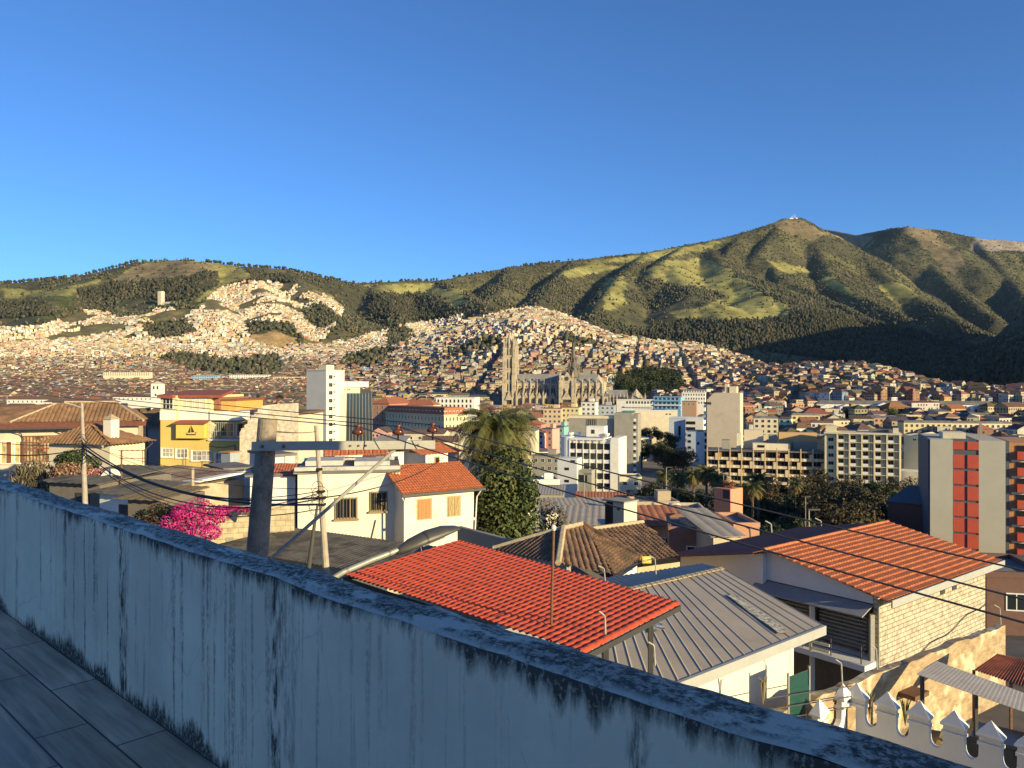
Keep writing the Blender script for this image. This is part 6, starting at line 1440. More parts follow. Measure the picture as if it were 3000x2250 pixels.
r.put(MB().box(x0,-.05,z0,x1,.03,z1),'gallery_glass',mat('curtained_glass',(.42,.33,.18),.25,.7,1.4,spec=.6,col2=(.05,.04,.03),thr=.50))
mb=MB()
for i in range(13): x=x0+(x1-x0)*i/12; mb.box(x-.05,-.11,z0,x+.05,-.052,z1)
for i in range(5): z=z0+(z1-z0)*i/4; mb.box(x0-.06,-.10,z-.045,x1+.06,-.053,z+.045)
r.put(mb,'gallery_frame',RW)
for u in (2,42): r.win('f',X(u),H-3.9,1.0,2.4,Wh,mat('yellowish_glass',(.45,.36,.16),.25,.5,2,spec=.6),nx=2); r.put(MB().box(X(u)+.55,-.12,H-3.8,X(u)+.95,-.06,H-1.6),'shutter',RW)
for u in (66,188,226): r.put(MB().tube([(X(u)-.8 if u==66 else X(u)-.6,-1.3,H-.2),(X(u),-.5,H-.8),(X(u),-.12,H-1.2),(X(u),-.12,.5)],.06,6),'downpipe',Dk)
r.put(MB().box(X(-60),-.4,0,X(68),-.02,H-4.6),'plinth',mat('grey_plinth',(.30,.28,.26),.9))
r=Bd('corner_house','small cream house with a hipped clay roof and square chimney in front of the mansion','house',(322,62),(424,65.5),-4.95,-14,6.4)
W,H=r.W,r.H; r.body(mat('corner_cream',(.70,.60,.42),.9,.06,.8))
a0,a1=(-.6,-.7,H+.02),(W+.7,-.7,H+.02); b0,b1=(-.6,r.D+.6,H+.02),(W+.7,r.D+.6,H+.02); p0,p1=(.9,3.0,H+1.55),(1.7,3.3,H+1.55)
mb=tiled(MB(),[a0,a1,p1,p0],.36,.11,10,.03); r.put(mb,'roof',MT)
mb=MB(); mb.add([b1,b0,(.9,3.4,H+1.55),p1],[(0,1,2,3)]); mb.add([a1,b1,p1],[(0,1,2)]); r.put(mb,'roof',MT)
mb=tiled(MB(),[b0,a0,p0,(.9,3.4,H+1.56)],.36,.11,10,.03); r.put(mb,'roof',MT)
r.put(MB().box(.5,.4,H+.25,1.35,1.2,H+2.05),'chimney',WhR); r.put(MB().add([(.4,.3,H+2.06),(1.45,.3,H+2.06),(1.45,1.3,H+2.06),(.4,1.3,H+2.06),(.92,.8,H+2.5)],[(0,1,4),(1,2,4),(2,3,4),(3,0,4)]),'chimney_cap',Ridge)
r.win('l',2.2,H-3.0,1.1,1.9,Wh,G_,nx=2,ny=2); r.put(MB().tube([(W+.4,-.5,H-.05),(W-.05,-.15,H-.6),(W-.05,-.12,.5)],.07,6),'downpipe',Dk)
r=Bd('shaded_house','house with a dark clay roof in the shadow between mansion and yellow house','house',(385,98),(474,97),ZV(1250,97),-15,9); r.body(mat('shade_grey_wall',(.32,.34,.36),.9,.1,.6)); W,H=r.W,r.H  # blue grey of the shade is put into the wall colour
mb=tiled(MB(),[(-.6,-.8,H),(W+.3,-.8,H),(W+.3,5,H+2.1),(-.6,5,H+2.1)],.36,.11,10,.03); r.put(mb,'roof',OldT); r.win('f',W*.1,H-3.4,W*.18,2.6,Dk,G_,nx=2,ny=3); r.put(MB().box(W*.5,-.06,1,W*.53,.0,H-.2),'batten',Dk)
# yellow house
Ye=mat('yellow_paint',(.62,.46,.15),.85,.06,.6,col2=(.56,.41,.13),thr=.62); Yp=mat('pale_cream_paint',(.72,.62,.36),.85,.05,.6); Rd=mat('red_brown_roof',(.30,.09,.05),.75,.15,2)
r=Bd('yellow_house','yellow house with white bands, red roof slab and a dark sailing mural','house',(470,86.2),(702,85.4),ZV(1296,86),-14,9)
W,H=r.W,r.H; X=lambda cx:(cx-1300)/640*W; Zc=lambda cy:ZV(1100+cy/2.765,86)-r.z0
r.body(Ye,mb=MB().box(0,0,0,W,r.D,Zc(520)))
r.put(MB().box(0,.0,Zc(520)+.002,X(1440),r.D,Zc(362)),'wall',Ye)
r.put(MB().box(0,.005,Zc(362)+.002,X(1440),r.D,Zc(160)),'upper_wall',Yp); r.put(MB().box(X(1440)+.002,.5,Zc(520)+.002,X(1690),r.D,Zc(160)),'upper_wall',Yp)
r.put(MB().box(X(1690)+.002,2.6,Zc(520)+.002,W,r.D,Zc(365)),'terrace_room',mat('terrace_grey',(.34,.33,.30),.9,.1)); 
r.put(MB().box(-.04,-.06,Zc(362),X(1425),-.003,Zc(286)),'white_band',Wh); r.put(MB().box(X(1440),.36,Zc(362),X(1690),.49,Zc(286)),'white_band',Wh); r.put(MB().box(X(1692),.2,Zc(362),X(1945),2.5,Zc(290)),'white_band',Wh)
r.win('f',X(1318),Zc(275),X(1405)-X(1318),Zc(185)-Zc(275),Wh,G_,nx=3,ny=2)
for i in range(4): 
    o=r.win('f',X(1450)+i*(X(1660)-X(1450))/4,Zc(285),(X(1660)-X(1450))/4-.12,Zc(190)-Zc(285),Wh,mat('lit_curtain',(.66,.60,.40),.5,.1),nx=1); o.location.y=.5
r.put(MB().box(X(1690),1.2,Zc(290),X(1735),r.D,Zc(178)),'brown_pier',mat('brown_pier',(.26,.12,.06),.8)); r.put(MB().box(X(1737),1.6,Zc(288),X(1860),r.D,Zc(205)),'roof_room',mat('amber_paint',(.62,.36,.10),.85)); r.put(MB().box(X(1735),1.4,Zc(205)+.002,X(1875),r.D,Zc(195)),'slab',Rd)
mb=MB(); slab(mb,[(X(1290),-.5,Zc(158)),(X(1420),-.6,Zc(166)),(X(1425),.0,Zc(160)),(X(1780),.1,Zc(160)),(X(1700),6,Zc(120)),(X(1320),6,Zc(120))],.28); r.put(mb,'roof',Rd)
bay=r.put(MB().box(X(1455),-.75,Zc(505),X(1680),.48,Zc(386)),'bay',mat('bright_yellow',(.72,.52,.12),.85,.05)); 
mb=MB(); slab(mb,[(X(1435),-1.0,Zc(386)),(X(1695),-1.0,Zc(386)),(X(1695),.5,Zc(358)),(X(1435),.5,Zc(358))],.08); r.put(mb,'bay_roof',Rd)
# dark mural on the bay: the sails of a boat
cx,cz=(X(1575)),Zc(472); s_=.016*1.0
mb=MB(); u_=lambda a,b_:(X(1575+a),-.765,Zc(470-b_))
for tri in ([(-40,6),(-28,12),(-28,2)],[(-26,10),(-4,64),(-4,10)],[(2,70),(2,12),(30,14)],[(-44,0),(44,0),(34,-10),(-34,-10)],[(30,8),(46,18),(40,2)]):
    p=[u_(*t) for t in tri]; k=len(p); mb.add(p+[(q[0],-.751,q[2]) for q in p],[tuple(range(k))]+[(i,k+i,k+(i+1)%k,(i+1)%k) for i in range(k)])
mb.build('mural',mat('mural_dark',(.06,.045,.03),.8),bay)
mb=MB(); y_=-.1
for i in range(16): x=X(1692)+(X(1930)-X(1692))*i/15; mb.tube([(x,y_,Zc(520)),(x,y_,Zc(380))],.02,4)
for z in (Zc(380),Zc(450),Zc(515)): mb.tube([(X(1692),y_,z),(X(1930),y_,z)],.025,4)
r.put(mb,'terrace_grille',mat('pale_grille',(.50,.50,.46),.6)); r.put(MB().box(X(1692),-.25,Zc(525),W+.05,-.005,Zc(516)),'sill_band',Wh)
for i in range(4): o=r.win('f',X(1700)+i*1.9,Zc(505),1.6,Zc(390)-Zc(505),Wh,G_,nx=2); o.location.y=2.58
for (a,b_,t,u2_) in ((1315,1405,588,662),(1432,1525,592,668),(1558,1714,606,690),(1745,1866,622,744)):
    r.win('f',X(a),Zc(u2_),X(b_)-X(a),Zc(t)-Zc(u2_),Wh,mat('curtain_glass',(.20,.19,.17),.2,.8,1.2,spec=.6,col2=(.45,.42,.36),thr=.52),'sill',nx=4 if b_-a>100 else 3,ny=2)
    r.put(MB().box(X(a)-.16,-.08,Zc(u2_)-.1,X(a)-.002,-.002,Zc(t)+.05),'white_jamb',Wh)
r.put(MB().tube([(X(1905),-.1,.5),(X(1905),-.1,Zc(560))],.05,6),'downpipe',Gy); r.put(MB().tube([(X(1700),-.05,Zc(570)),(X(1800),-.06,Zc(582)),(X(1905),-.06,Zc(562))],.03,5),'wall_cable',Dk)
r.put(MB().tube([(X(1520),-.4,Zc(760)),(X(1520),-.4,Zc(590))],.03,5),'mast',Gy)
# stepped party wall
r=Bd('stepped_wall_house','house with a tall pale brick party wall that climbs in broken steps','house',(702,81.2),(872,81),ZV(1184,81),-14,10)
W,H=r.W,r.H; X=lambda cx:(cx-140)/(612-140)*W; Zc=lambda cy:ZV(1050+cy/2.765,81)-r.z0
pts=[(X(140),0)]
st=[(140,600),(152,585),(152,570),(178,560),(178,540),(205,530),(205,500),(232,495),(232,470),(258,460),(258,440),(288,432),(288,405),(318,400),(318,385),(420,372),(612,362)]
pts+= [(X(a),Zc(b_)) for a,b_ in st]+[(W,0)]
k=len(pts); mb=MB(); mb.add([(p[0],0,p[1]) for p in pts]+[(p[0],.3,p[1]) for p in pts],[tuple(range(k))[::-1],tuple(range(k,2*k))]+[(i,(i+1)%k,k+(i+1)%k,k+i) for i in range(k)])
r.put(mb,'party_wall',brickmat('pale_brick',(.74,.64,.48),(.66,.56,.42),(.52,.44,.32),.34,.12,.012,patch=((.78,.68,.52),.5,.58)))
r.put(MB().box(X(330),.32,0,W-.1,10,H-1.2),'wall',Cr); r.put(MB().box(X(300),.32,H-1.19,W,10.2,H-.9),'roof',TileB)
# low roofs, dish and walls in front
for (A,B_,vt,dep,rise,cm,rm,lab) in (
 ((292,52),(478,48),1420,6.0,.45,'stone_rough','rust','low house with a broad patchy brown sheet roof under the yellow house'),
 ((285,44),(490,42.5),1424,2.2,.0,'yard_stone','flat','low sunlit stone wall house below the brown sheet roof'),
 ((145,40),(292,39),1414,5,.3,'dim_wall','black','low brown shack with a thin sheet roof behind the pale pole'),
 ((292,37),(400,36),1446,3,.2,'shaded_white_render','black','small white shack with a ragged edge roof by the bougainvillea'),
 ((375,35),(470,34.5),1462,3,.15,'dim_wall','thatch','little shed with a crumbling thatch edge beside the bougainvillea')):
    m_=MC.get(cm); b=Bd('low_house',lab,'house',A,B_,ZV(vt,(A[1]+B_[1])/2),-11.5,dep); b.body(m_); W,H=b.W,b.H
    rmm={'rust':mat('patchy_sheet',(.28,.20,.13),.85,.4,.7,col2=(.15,.085,.06),thr=.52),'flat':Flat,'black':MC['black_sheet'],'thatch':mat('thatch',(.20,.15,.08),1,.4,9,bump=.6,bscale=30)}[rm]
    b.put(MB().sheet([(-.4,-.5,H+.05),(W+.4,-.5,H+.05),(W+.3,dep,H+rise+.06),(-.4,dep,H+rise+.06)],60,4,ribs(int(W*3),.04 if rm!='flat' else 0),thick=.04),'roof',rmm)
    if rm=='rust': b.put(MB().hexa([(W*.88,-.6,H+.0),(W+.5,-.6,H+.0),(W+.5,dep,H+rise),(W+.1,dep,H+rise)],[(W*.88,-.6,H+.12),(W+.5,-.6,H+.12),(W+.5,dep,H+rise+.15),(W+.1,dep,H+rise+.15)]),'verge',Wh)
    if rm=='black': b.put(MB().box(W*.55,-.06,.4,W*.8,.02,H-.5),'door_opening',Dk)
r=empty('satellite_dish',P(327,1405,41),R(20),'white satellite dish on the brown sheet roof behind the pale pole','dish')
o=MB().lathe([(.02,0),(.3,.05),(.56,.17),(.55,.18),(.29,.07),(.02,.02)],18).build('bowl',Wh,r,smooth=True); o.rotation_euler=(R(65),0,R(-20)); MB().tube([(0,.1,-.9),(0,.1,0)],.03,6).build('stand',Gy,r); MB().tube([(0,0,0),(.05,-.45,.15)],.015,5).build('feed_arm',Gy,r)
for (u,v0,v1,D,m_,lab,el) in ((356,1445,1320,40,Rs,'rusty pole with a flat television antenna before the small cream house',True),(564,1462,1372,44,Pc2,'short pale post standing behind the bougainvillea',False),(592,1380,1352,70,Rs,'small roof antenna in front of the yellow house',True)):
    b=P(u,v0,D); r=empty('antenna_pole' if el else 'post',b,0,lab,'antenna' if el else 'post'); h_=ZV(v1,D)-b.z
    MB().tube([(0,0,-1),(0,0,h_)],.045 if el else .10,6).build('pole',m_,r)
    if el:
        mb=MB(); mb.tube([(-.15,0,h_),(1.3,0,h_+.03)],.02,5); mb.tube([(-.1,0,h_-.4),(1.2,0,h_-.4)],.02,5)
        for k in range(6): x=-.1+k*.25; mb.tube([(x,-.3,h_),(x,.3,h_)],.012,4)
        mb.tube([(1.1,0,h_),(1.1,0,h_-.7)],.02,5); mb.build('aerial',m_,r)
# ------------------------------------------------------------------ trees and plants
def leafmat(key,trans=.0):
    m,N,L,b=nodes(key); b.inputs['Roughness'].default_value=.7; b.inputs['Specular IOR Level'].default_value=.25
    at=N.new('ShaderNodeVertexColor'); at.layer_name='tint'; L.new(at.outputs[0],b.inputs['Base Color']); return m
LM=leafmat('leaf')
Bark=mat('bark',(.12,.09,.065),.95,.3,6,bump=.5,bscale=14)
def leaves(name,parent,clumps,n,size,cols,seed,aspect=.6,droop=.0,shell=.55,origin=(0,0,0)):
    "n leaf-shaped quads spread through ellipsoid clumps (centre, radii)"
    g=np.random.default_rng(seed); w_=np.array([c[1][0]*c[1][1]*c[1][2] for c in clumps])**.66; w_/=w_.sum()
    k=g.choice(len(clumps),n,p=w_)
    C=np.array([c[0] for c in clumps])[k]; Rr=np.array([c[1] for c in clumps])[k]
    d=g.normal(size=(n,3)); d/=np.linalg.norm(d,axis=1)[:,None]
    rad=(shell+(1-shell)*g.random(n))[:,None]**.7
    p=C+d*Rr*rad
    nrm=d*.75+g.normal(size=(n,3))*.55; nrm[:,2]+=.25; nrm/=np.linalg.norm(nrm,axis=1)[:,None]
    t=np.cross(nrm,g.normal(size=(n,3))); t/=np.linalg.norm(t,axis=1)[:,None]; b=np.cross(nrm,t); t[:,2]-=droop; 
    s=size*(.6+.8*g.random(n))[:,None]
    V=np.stack([p-t*s*.5,p+b*s*aspect*.5+nrm*s*.06,p+t*s*.5,p-b*s*aspect*.5+nrm*s*.06],1).reshape(-1,3)-np.array(origin)
    Fc=np.arange(n*4).reshape(n,4)
    pal=np.array(cols); ck=g.integers(0,len(pal),len(clumps))
    cc=pal[np.where(g.random(n)<.6,ck[k],g.integers(0,len(pal),n))]*(.7+.6*g.random((n,1)))
    o=npmesh(name,V,Fc,cols=np.repeat(cc,4,0),mats=[LM])
    if parent is not None: o.parent=parent
    return o
def crown_clumps(rx,ry,rz,cz,n,g,s=.45):
    out=[]
    for i in range(n):
        d=g.normal(size=3); d/=np.linalg.norm(d); k=.35+.6*g.random()
        f=s*(.7+.6*g.random()); out.append(((d[0]*rx*k,d[1]*ry*k,cz+d[2]*rz*k),(rx*f,ry*f,rz*f*.8)))
    return out
def make_tree(name,label,cat,pos,h,rx,rz,cols,nleaf,size,seed,group=None,nclump=18,trunk=.25,bare=.3,**kw):
    g=np.random.default_rng(seed); r=empty(name,pos,0,label,cat,group)
    cz=h-rz
    cl=crown_clumps(rx,rx,rz,cz,nclump,g)
    mb=MB(); top=(g.normal()*.2,g.normal()*.2,cz)
    mb.tube([(0,0,-.5),(g.normal()*.12,g.normal()*.12,cz*.4),top],[trunk,trunk*.8,trunk*.45],7)
    for c,_ in cl[:9]: mb.tube([(top[0],top[1],cz*.55+.2*cz*g.random()),tuple(np.array(c)*.55+np.array(top)*.45),c],[trunk*.4,trunk*.25,trunk*.08],5)
    mb.build('trunk',Bark,r)
    leaves('crown',r,cl,nleaf,size,cols,seed,**kw); return r
GR=[(.05,.075,.022),(.035,.055,.018),(.075,.095,.028),(.10,.105,.035)]
DKG=[(.022,.036,.016),(.030,.045,.018),(.045,.055,.022),(.06,.062,.028)]
BRN=[(.08,.055,.025),(.06,.05,.025),(.10,.07,.03),(.045,.042,.022)]
# the big leafy tree beside the white house
p=P(1480,1570,57)
make_tree('broadleaf_tree','big dense green leafy tree right of the white house','tree',(p.x,p.y,-13.8),9.0,2.75,4.0,GR,11000,.30,11,nclump=60,shell=.75)
# palms
def frond_crown(name,parent,z,n,L,m_cols,seed,leafl=.55,thin=.05,droop=1.0):
    g=np.random.default_rng(seed); V=[];Fq=[];Cc=[]
    for i in range(n):
        az=2*math.pi*(i*.618+g.random()*.08); el=R(72-118*(i/n)**.9+g.normal()*6); l=L*(.85+.3*g.random())
        col=np.array(m_cols[min(len(m_cols)-1,int(len(m_cols)*(i/n)**1.2))])*(.75+.5*g.random())
        p=np.array([0,0,z]); a=el; seg=12; pts=[p]
        for k in range(seg):
            a2=a-R(85)*droop*((k/seg)**1.4)*(1.0 if el>-.3 else .4)
            dv=np.array([math.cos(az)*math.cos(a2),math.sin(az)*math.cos(a2),math.sin(a2)]); p=p+dv*l/seg; pts.append(p)
        side=np.array([-math.sin(az),math.cos(az),0])
        for k in range(1,seg+1):
            t=pts[k]-pts[k-1]; t/=np.linalg.norm(t); ll=leafl*(1-.65*abs(k/seg-.45))
            for s in (-1,1):
                for q_ in (0,.5):
                    b=pts[k-1]+(pts[k]-pts[k-1])*q_
                    tip=b+side*s*ll*.75+t*ll*.55+np.array([0,0,-ll*.45])
                    w=t*thin
                    n0=len(V); V+=[b-w,b+w,tip+w*.3,tip-w*.3]; Fq.append([n0,n0+1,n0+2,n0+3]); Cc+=[col*(.8+.4*g.random())]*4
        for k in range(seg):
            w=side*.035; n0=len(V); V+=[pts[k]-w,pts[k]+w,pts[k+1]+w*.7,pts[k+1]-w*.7]; Fq.append([n0,n0+1,n0+2,n0+3]); Cc+=[col*.8]*4
    o=npmesh(name,np.array(V),np.array(Fq),cols=np.array(Cc),mats=[LM])
    if parent is not None: o.parent=parent
    return o
p=P(1452,1300,61)
r=empty('palm_tree',(p.x,p.y,-13.5),0,'tall shaggy palm with drooping golden fronds behind the leafy tree','palm')
MB().tube([(0,0,-.5),(.1,0,4),(0,0,9.3)],[.38,.34,.36],10).build('trunk',Bark,r)
frond_crown('crown',r,9.7,210,3.7,[(.11,.12,.038),(.14,.135,.045),(.16,.14,.05),(.12,.105,.042),(.10,.08,.04)],3,leafl=.85,thin=.04,droop=1.2)
proto=None
palms=[(2070,1385,200,1.0),(2100,1402,196,.85),(2032,1395,215,1.05),(2222,1408,178,1.0),(2205,1432,170,.8),(1985,1400,205,.9),(1945,1395,215,.8),(2330,1420,230,.8),(2110,1430,185,.7)]
plab=['tallest amber lit palm in the park, left of the ochre apartments','shorter palm leaning against the amber lit one','palm at the back of the park near the dark court','palm standing alone before the ochre apartment balconies','low palm under the one before the balconies','slim palm behind the white office','small palm at the edge of the dark grove by the white office','far palm close to the cream apartments','small palm low among the park trees']
for (u,v,D,s),lb in zip(palms,plab):
    p=P(u,v,D); gzv=Hf(p.x,p.y)
    if proto is None:
        r=empty('park_palm',(0,0,0),0,lb,'palm','palms of the park'); MB().tube([(0,0,-6),(0,0,7)],[.4,.3],7).build('trunk',Bark,r); frond_crown('crown',r,7.1,60,3.6,[(.10,.10,.035),(.13,.11,.04),(.12,.085,.035)],8,leafl=.9,thin=.07); proto=r
    else: r=copy_tree(proto); r['label']=lb
    r.location=(p.x,p.y,p.z-7*s); r.scale=(s,s,s); r.rotation_euler=(0,0,rnd.random()*6)
# park trees: five built, the others copied from them
kinds=[]
for k,(cols,h,rx,rz,nm) in enumerate(((DKG,12,5.0,4.6,'dark green'),(BRN,13,5.4,5.0,'brownish'),(DKG,10,4.0,4.0,'low dark'),(GR,11,4.4,4.2,'mid green'),(BRN,15,6.0,5.6,'tall brown'))):
    kinds.append(make_tree('park_tree','x','tree',(0,0,-500),h,rx,rz,cols,4600,.52,40+k,'trees of the park',nclump=26,trunk=.35))
spots=[(1,2470,1420,205),(4,2505,1450,180),(0,2420,1455,185),(1,2560,1440,190),(4,2455,1500,160),(0,2380,1480,170),(2,2330,1480,180),(3,2620,1440,215),(0,2590,1480,175),(2,2640,1460,205),(1,2520,1510,150),(3,2340,1520,150),(0,2290,1500,165),(2,2260,1470,180),(0,2180,1450,195),(1,2130,1425,215),(3,2150,1470,185),(0,2040,1430,220),(2,2000,1420,215),(0,1960,1425,210),(4,2400,1530,140),(2,2560,1545,135),
       (0,1885,1250,395),(2,1925,1252,390),(0,1965,1262,385),(2,1880,1290,350),(0,1925,1290,345),(1,2000,1310,335),(0,1960,1300,340),(0,2680,1480,180),(2,2230,1540,140),(0,1900,1405,230),(0,2150,1412,255),(2,2200,1420,250),(1,2250,1425,245),(0,2290,1418,255),(2,2340,1425,250),(4,2380,1408,245),(0,2430,1408,240),(1,2500,1392,240),(0,2550,1400,238),(2,2610,1405,240),(4,2660,1412,235),(1,2440,1425,215),(0,2530,1420,190),(2,2300,1455,200),(1,2250,1470,190),(0,2200,1465,205),(2,2060,1470,200),(0,2110,1480,170)]
pos=['on the skyline of the park before the cream block','in the thick of the park','at the open edge of the park','under the ochre apartments','close to the dark brick house','at the street side of the park','beside the palms','in the dark grove above the white office','behind the shaded roof slope']
kn=['dark green round tree','brownish spreading tree','low dark tree','mid green tree','tall brown tree']
for i,(k,u,v,D) in enumerate(spots):
    src=kinds[k]; first=src.location.z<-400
    r=src if first else copy_tree(src)
    p=P(u,v,D); s=1.0+.25*math.sin(i*2.1); h_=(12,13,10,11,15)[k]
    zg=p.z-h_*s; r.location=(p.x,p.y,max(zg,Hf(p.x,p.y)-6)); r.scale=(s,s,s); r.rotation_euler=(0,0,i*1.3)
    w=pos[7] if D>330 else pos[6] if u<2240 else pos[0] if v<1445 else pos[4] if u>2570 else pos[3] if u<2400 else pos[8] if v>1515 else pos[1]
    r['label']=kn[k]+' '+w
# bushes
def bush(name,label,cat,pos,cl,n,size,cols,seed,**kw):
    r=empty(name,pos,0,label,cat); leaves('foliage',r,cl,n,size,cols,seed,**kw); mb=MB()
    for c,_ in cl[:6]: mb.tube([(0,0,-.5),tuple(np.array(c)*.5),c],[.05,.03,.01],5)
    mb.build('stem',Bark,r); return r
g=np.random.default_rng(9)
p=P(560,1545,29)
MAG=[(.50,.022,.20),(.42,.018,.16),(.56,.05,.26),(.36,.02,.14)]
cl=[((x,g.normal()*.25,z),(.42,.4,.34)) for x,z in ((-.7,.25),(-.4,.5),(-.1,.7),(.25,.8),(.5,.55),(.15,.35),(-.3,.2),(.6,.2),(.35,.05),(-.55,-.1),(.0,-.05),(.8,.45),(.75,-.15),(.45,-.3),(1.0,.45),(-.2,.45))]
bush('bougainvillea','magenta bougainvillea in full bloom beyond the parapet','bush',p,cl,5200,.085,MAG,21,shell=.6)
p=P(470,1520,29.6); cl=[((x,g.normal()*.2,z),(.4,.35,.3)) for x,z in ((-.6,.1),(-.2,.3),(.2,.35),(.5,.2),(0,0),(.35,-.1),(-.4,-.15))]
bush('dark_shrub','dark green shrub with orange tips left of the bougainvillea','bush',p,cl,2600,.085,DKG+[(.20,.06,.03)],22)
p=P(740,1490,41); bush('bougainvillea_spray','thin spray of magenta blossom trailing on the stone yard wall','bush',p,[((x,0,.05*math.sin(x*3)),(.5,.3,.14)) for x in (-1.6,-1.1,-.6,-.1,.4)],1300,.10,MAG,23)
p=P(215,1400,42); PK=[(.40,.17,.15),(.33,.14,.12),(.30,.20,.10),(.20,.12,.07)]
cl=[((x,g.normal()*.3,z),(.75,.6,.5)) for x,z in ((-.9,.2),(-.3,.4),(.4,.35),(.9,.1),(0,-.1),(-.7,-.2),(.6,-.3))]
bush('pink_shrub','dusty pink flowering shrub in front of the mansion','bush',p,cl,3600,.13,PK,24)
p=P(282,1398,41.5); bush('pink_shrub','smaller pink flowering shrub right of the pale lamp pole','bush',p,[((x,0,z),(.5,.4,.3)) for x,z in ((-.3,.1),(.2,.15),(.6,-.1),(0,-.15))],1500,.12,[(.46,.19,.16),(.40,.15,.13)],25)
p=P(220,1350,44); bush('green_bush','bright green bush above the pink flowering shrub','bush',p,[((x,g.normal()*.3,z),(.7,.6,.42)) for x,z in ((-.6,0),(0,.25),(.5,.1),(.9,-.1),(-.1,-.2))],3000,.14,GR,26)
p=P(95,1395,44); bush('grey_bush','grey dry agave like bush at the foot of the mansion','bush',p,[((x,g.normal()*.3,z),(.8,.6,.6)) for x,z in ((-.6,0),(0,.3),(.5,.1),(.9,-.5),(-.1,-.5))],2000,.30,[(.14,.12,.08),(.09,.08,.055),(.18,.15,.09)],27,aspect=.2,droop=.8)
p=P(1612,1530,66); cl=[((x,g.normal()*.6,z),(1.0,.9,.9)) for x,z in ((-.8,.5),(-.2,1.2),(.6,.6),(.9,-.4),(-.6,-.6),(.2,-.3),(0,-1.2),(.7,-1.3))]
bush('sparse_tree','thin half bare yellowish tree right of the big leafy tree','tree',p,cl,1700,.20,[(.12,.10,.04),(.09,.085,.035),(.14,.10,.05)],28,shell=.3)
for k,(u,v,D,lab) in enumerate(((2236,2015,18.6,'dry twiggy weed in front of the sunlit white wall'),(2548,2062,21.4,'withered plant in the first dip of the crenellated wall'),(2652,2082,20.9,'green weed in the second dip of the crenellated wall'))):
    p=P(u,v,D); r=empty('weed',p,0,lab,'plant'); mb=MB()
    for i in range(26): a=g.random()*6.28; h_=.15+.28*g.random(); mb.tube([(0,0,-.4),(math.cos(a)*h_*.25,math.sin(a)*h_*.25,h_*.5),(math.cos(a)*h_*.4,math.sin(a)*h_*.4,h_*.8)],.008,4)
    mb.build('stem',mat('dry_stem',(.30,.24,.13),.9) if k<2 else mat('green_stem',(.10,.12,.05),.9),r)
# trees of the town, one by one
spots=[(u,v,D) for (u,v,D) in ((1418,1170,700),(1440,1160,690),(1455,1182,640),(1475,1205,560),(1500,1215,540),(1525,1200,600),(1395,1150,720),(1380,1185,620),(1545,1222,520),(1408,1100,900),(1850,1110,820),(1880,1098,840),(1830,1125,780),(1905,1120,800),(1930,1090,860),(1955,1105,830),(1980,1085,880),(1860,1080,900),(2010,1100,840),(2035,1080,880),(1815,1140,760),(1790,1070,930),(2390,1148,640),(2620,1215,560),(2660,1218,560),(2700,1214,560),(2480,1190,590),(2900,1190,600),(2960,1185,600),(780,1080,1000),(820,1090,980),(760,1070,1040),(1050,1100,800),(1080,1112,760),(1110,1105,800),(1320,1085,900),(1360,1050,1000),(640,1130,900),(2215,1180,700),(2370,1160,700))]
for i,(u,v,D) in enumerate(spots):
    r=copy_tree(kinds[(0,2,0,3,2)[i%5]]); p=P(u,v,D); s=1.0+.3*math.sin(i*1.7); r.name='town_tree'; r.location=(p.x,p.y,Hf(p.x,p.y)-1); r.scale=(s,s,s); r.rotation_euler=(0,0,i)
    r['group']='trees among the town houses'
    r['label']='dark tree '+('in front of the grey church' if 1370<u<1560 else 'in the park grove right of the church' if 1780<u<2050 else 'in the hospital garden' if u>2200 else 'on the shaded slope by the white tower' if u>740 else 'among old roofs beyond the yellow house')
gxx,gyy,gzz=GROVE; ng=len(gxx); print('grove',ng)
if ng:
    kl=150; rq_=np.random.default_rng(4); hh_=7+7*rq_.random(ng); ww_=3.0+2.2*rq_.random(ng)
    d_=rq_.normal(size=(ng,kl,3)); d_/=np.linalg.norm(d_,axis=2)[...,None]; d_*=(.55+.45*rq_.random((ng,kl,1)))*(1+.35*np.sin(d_[...,:1]*5+np.arange(ng)[:,None,None]))
    c_=np.stack([gxx,gyy,gzz+hh_*.52],-1)[:,None,:]+d_*np.stack([ww_,ww_,hh_*.5],-1)[:,None,:]
    c_=c_.reshape(-1,3); t_=rq_.normal(size=c_.shape); t_/=np.linalg.norm(t_,axis=1)[:,None]; b_=np.cross(t_,rq_.normal(size=c_.shape)); b_/=np.linalg.norm(b_,axis=1)[:,None]
    V_=np.stack([c_-t_,c_+b_*.7,c_+t_,c_-b_*.7],1).reshape(-1,3); pl=np.array(DKG)[rq_.integers(0,4,ng)]; cc_=np.repeat(pl,kl,0)*(.6+.8*rq_.random((ng*kl,1)))
    o=npmesh('grove',V_,np.arange(ng*kl*4).reshape(-1,4),cols=np.repeat(cc_,4,0),mats=[LM]); tag(o,'dark leafy groves between the houses on the lower slopes','trees',kind='stuff')
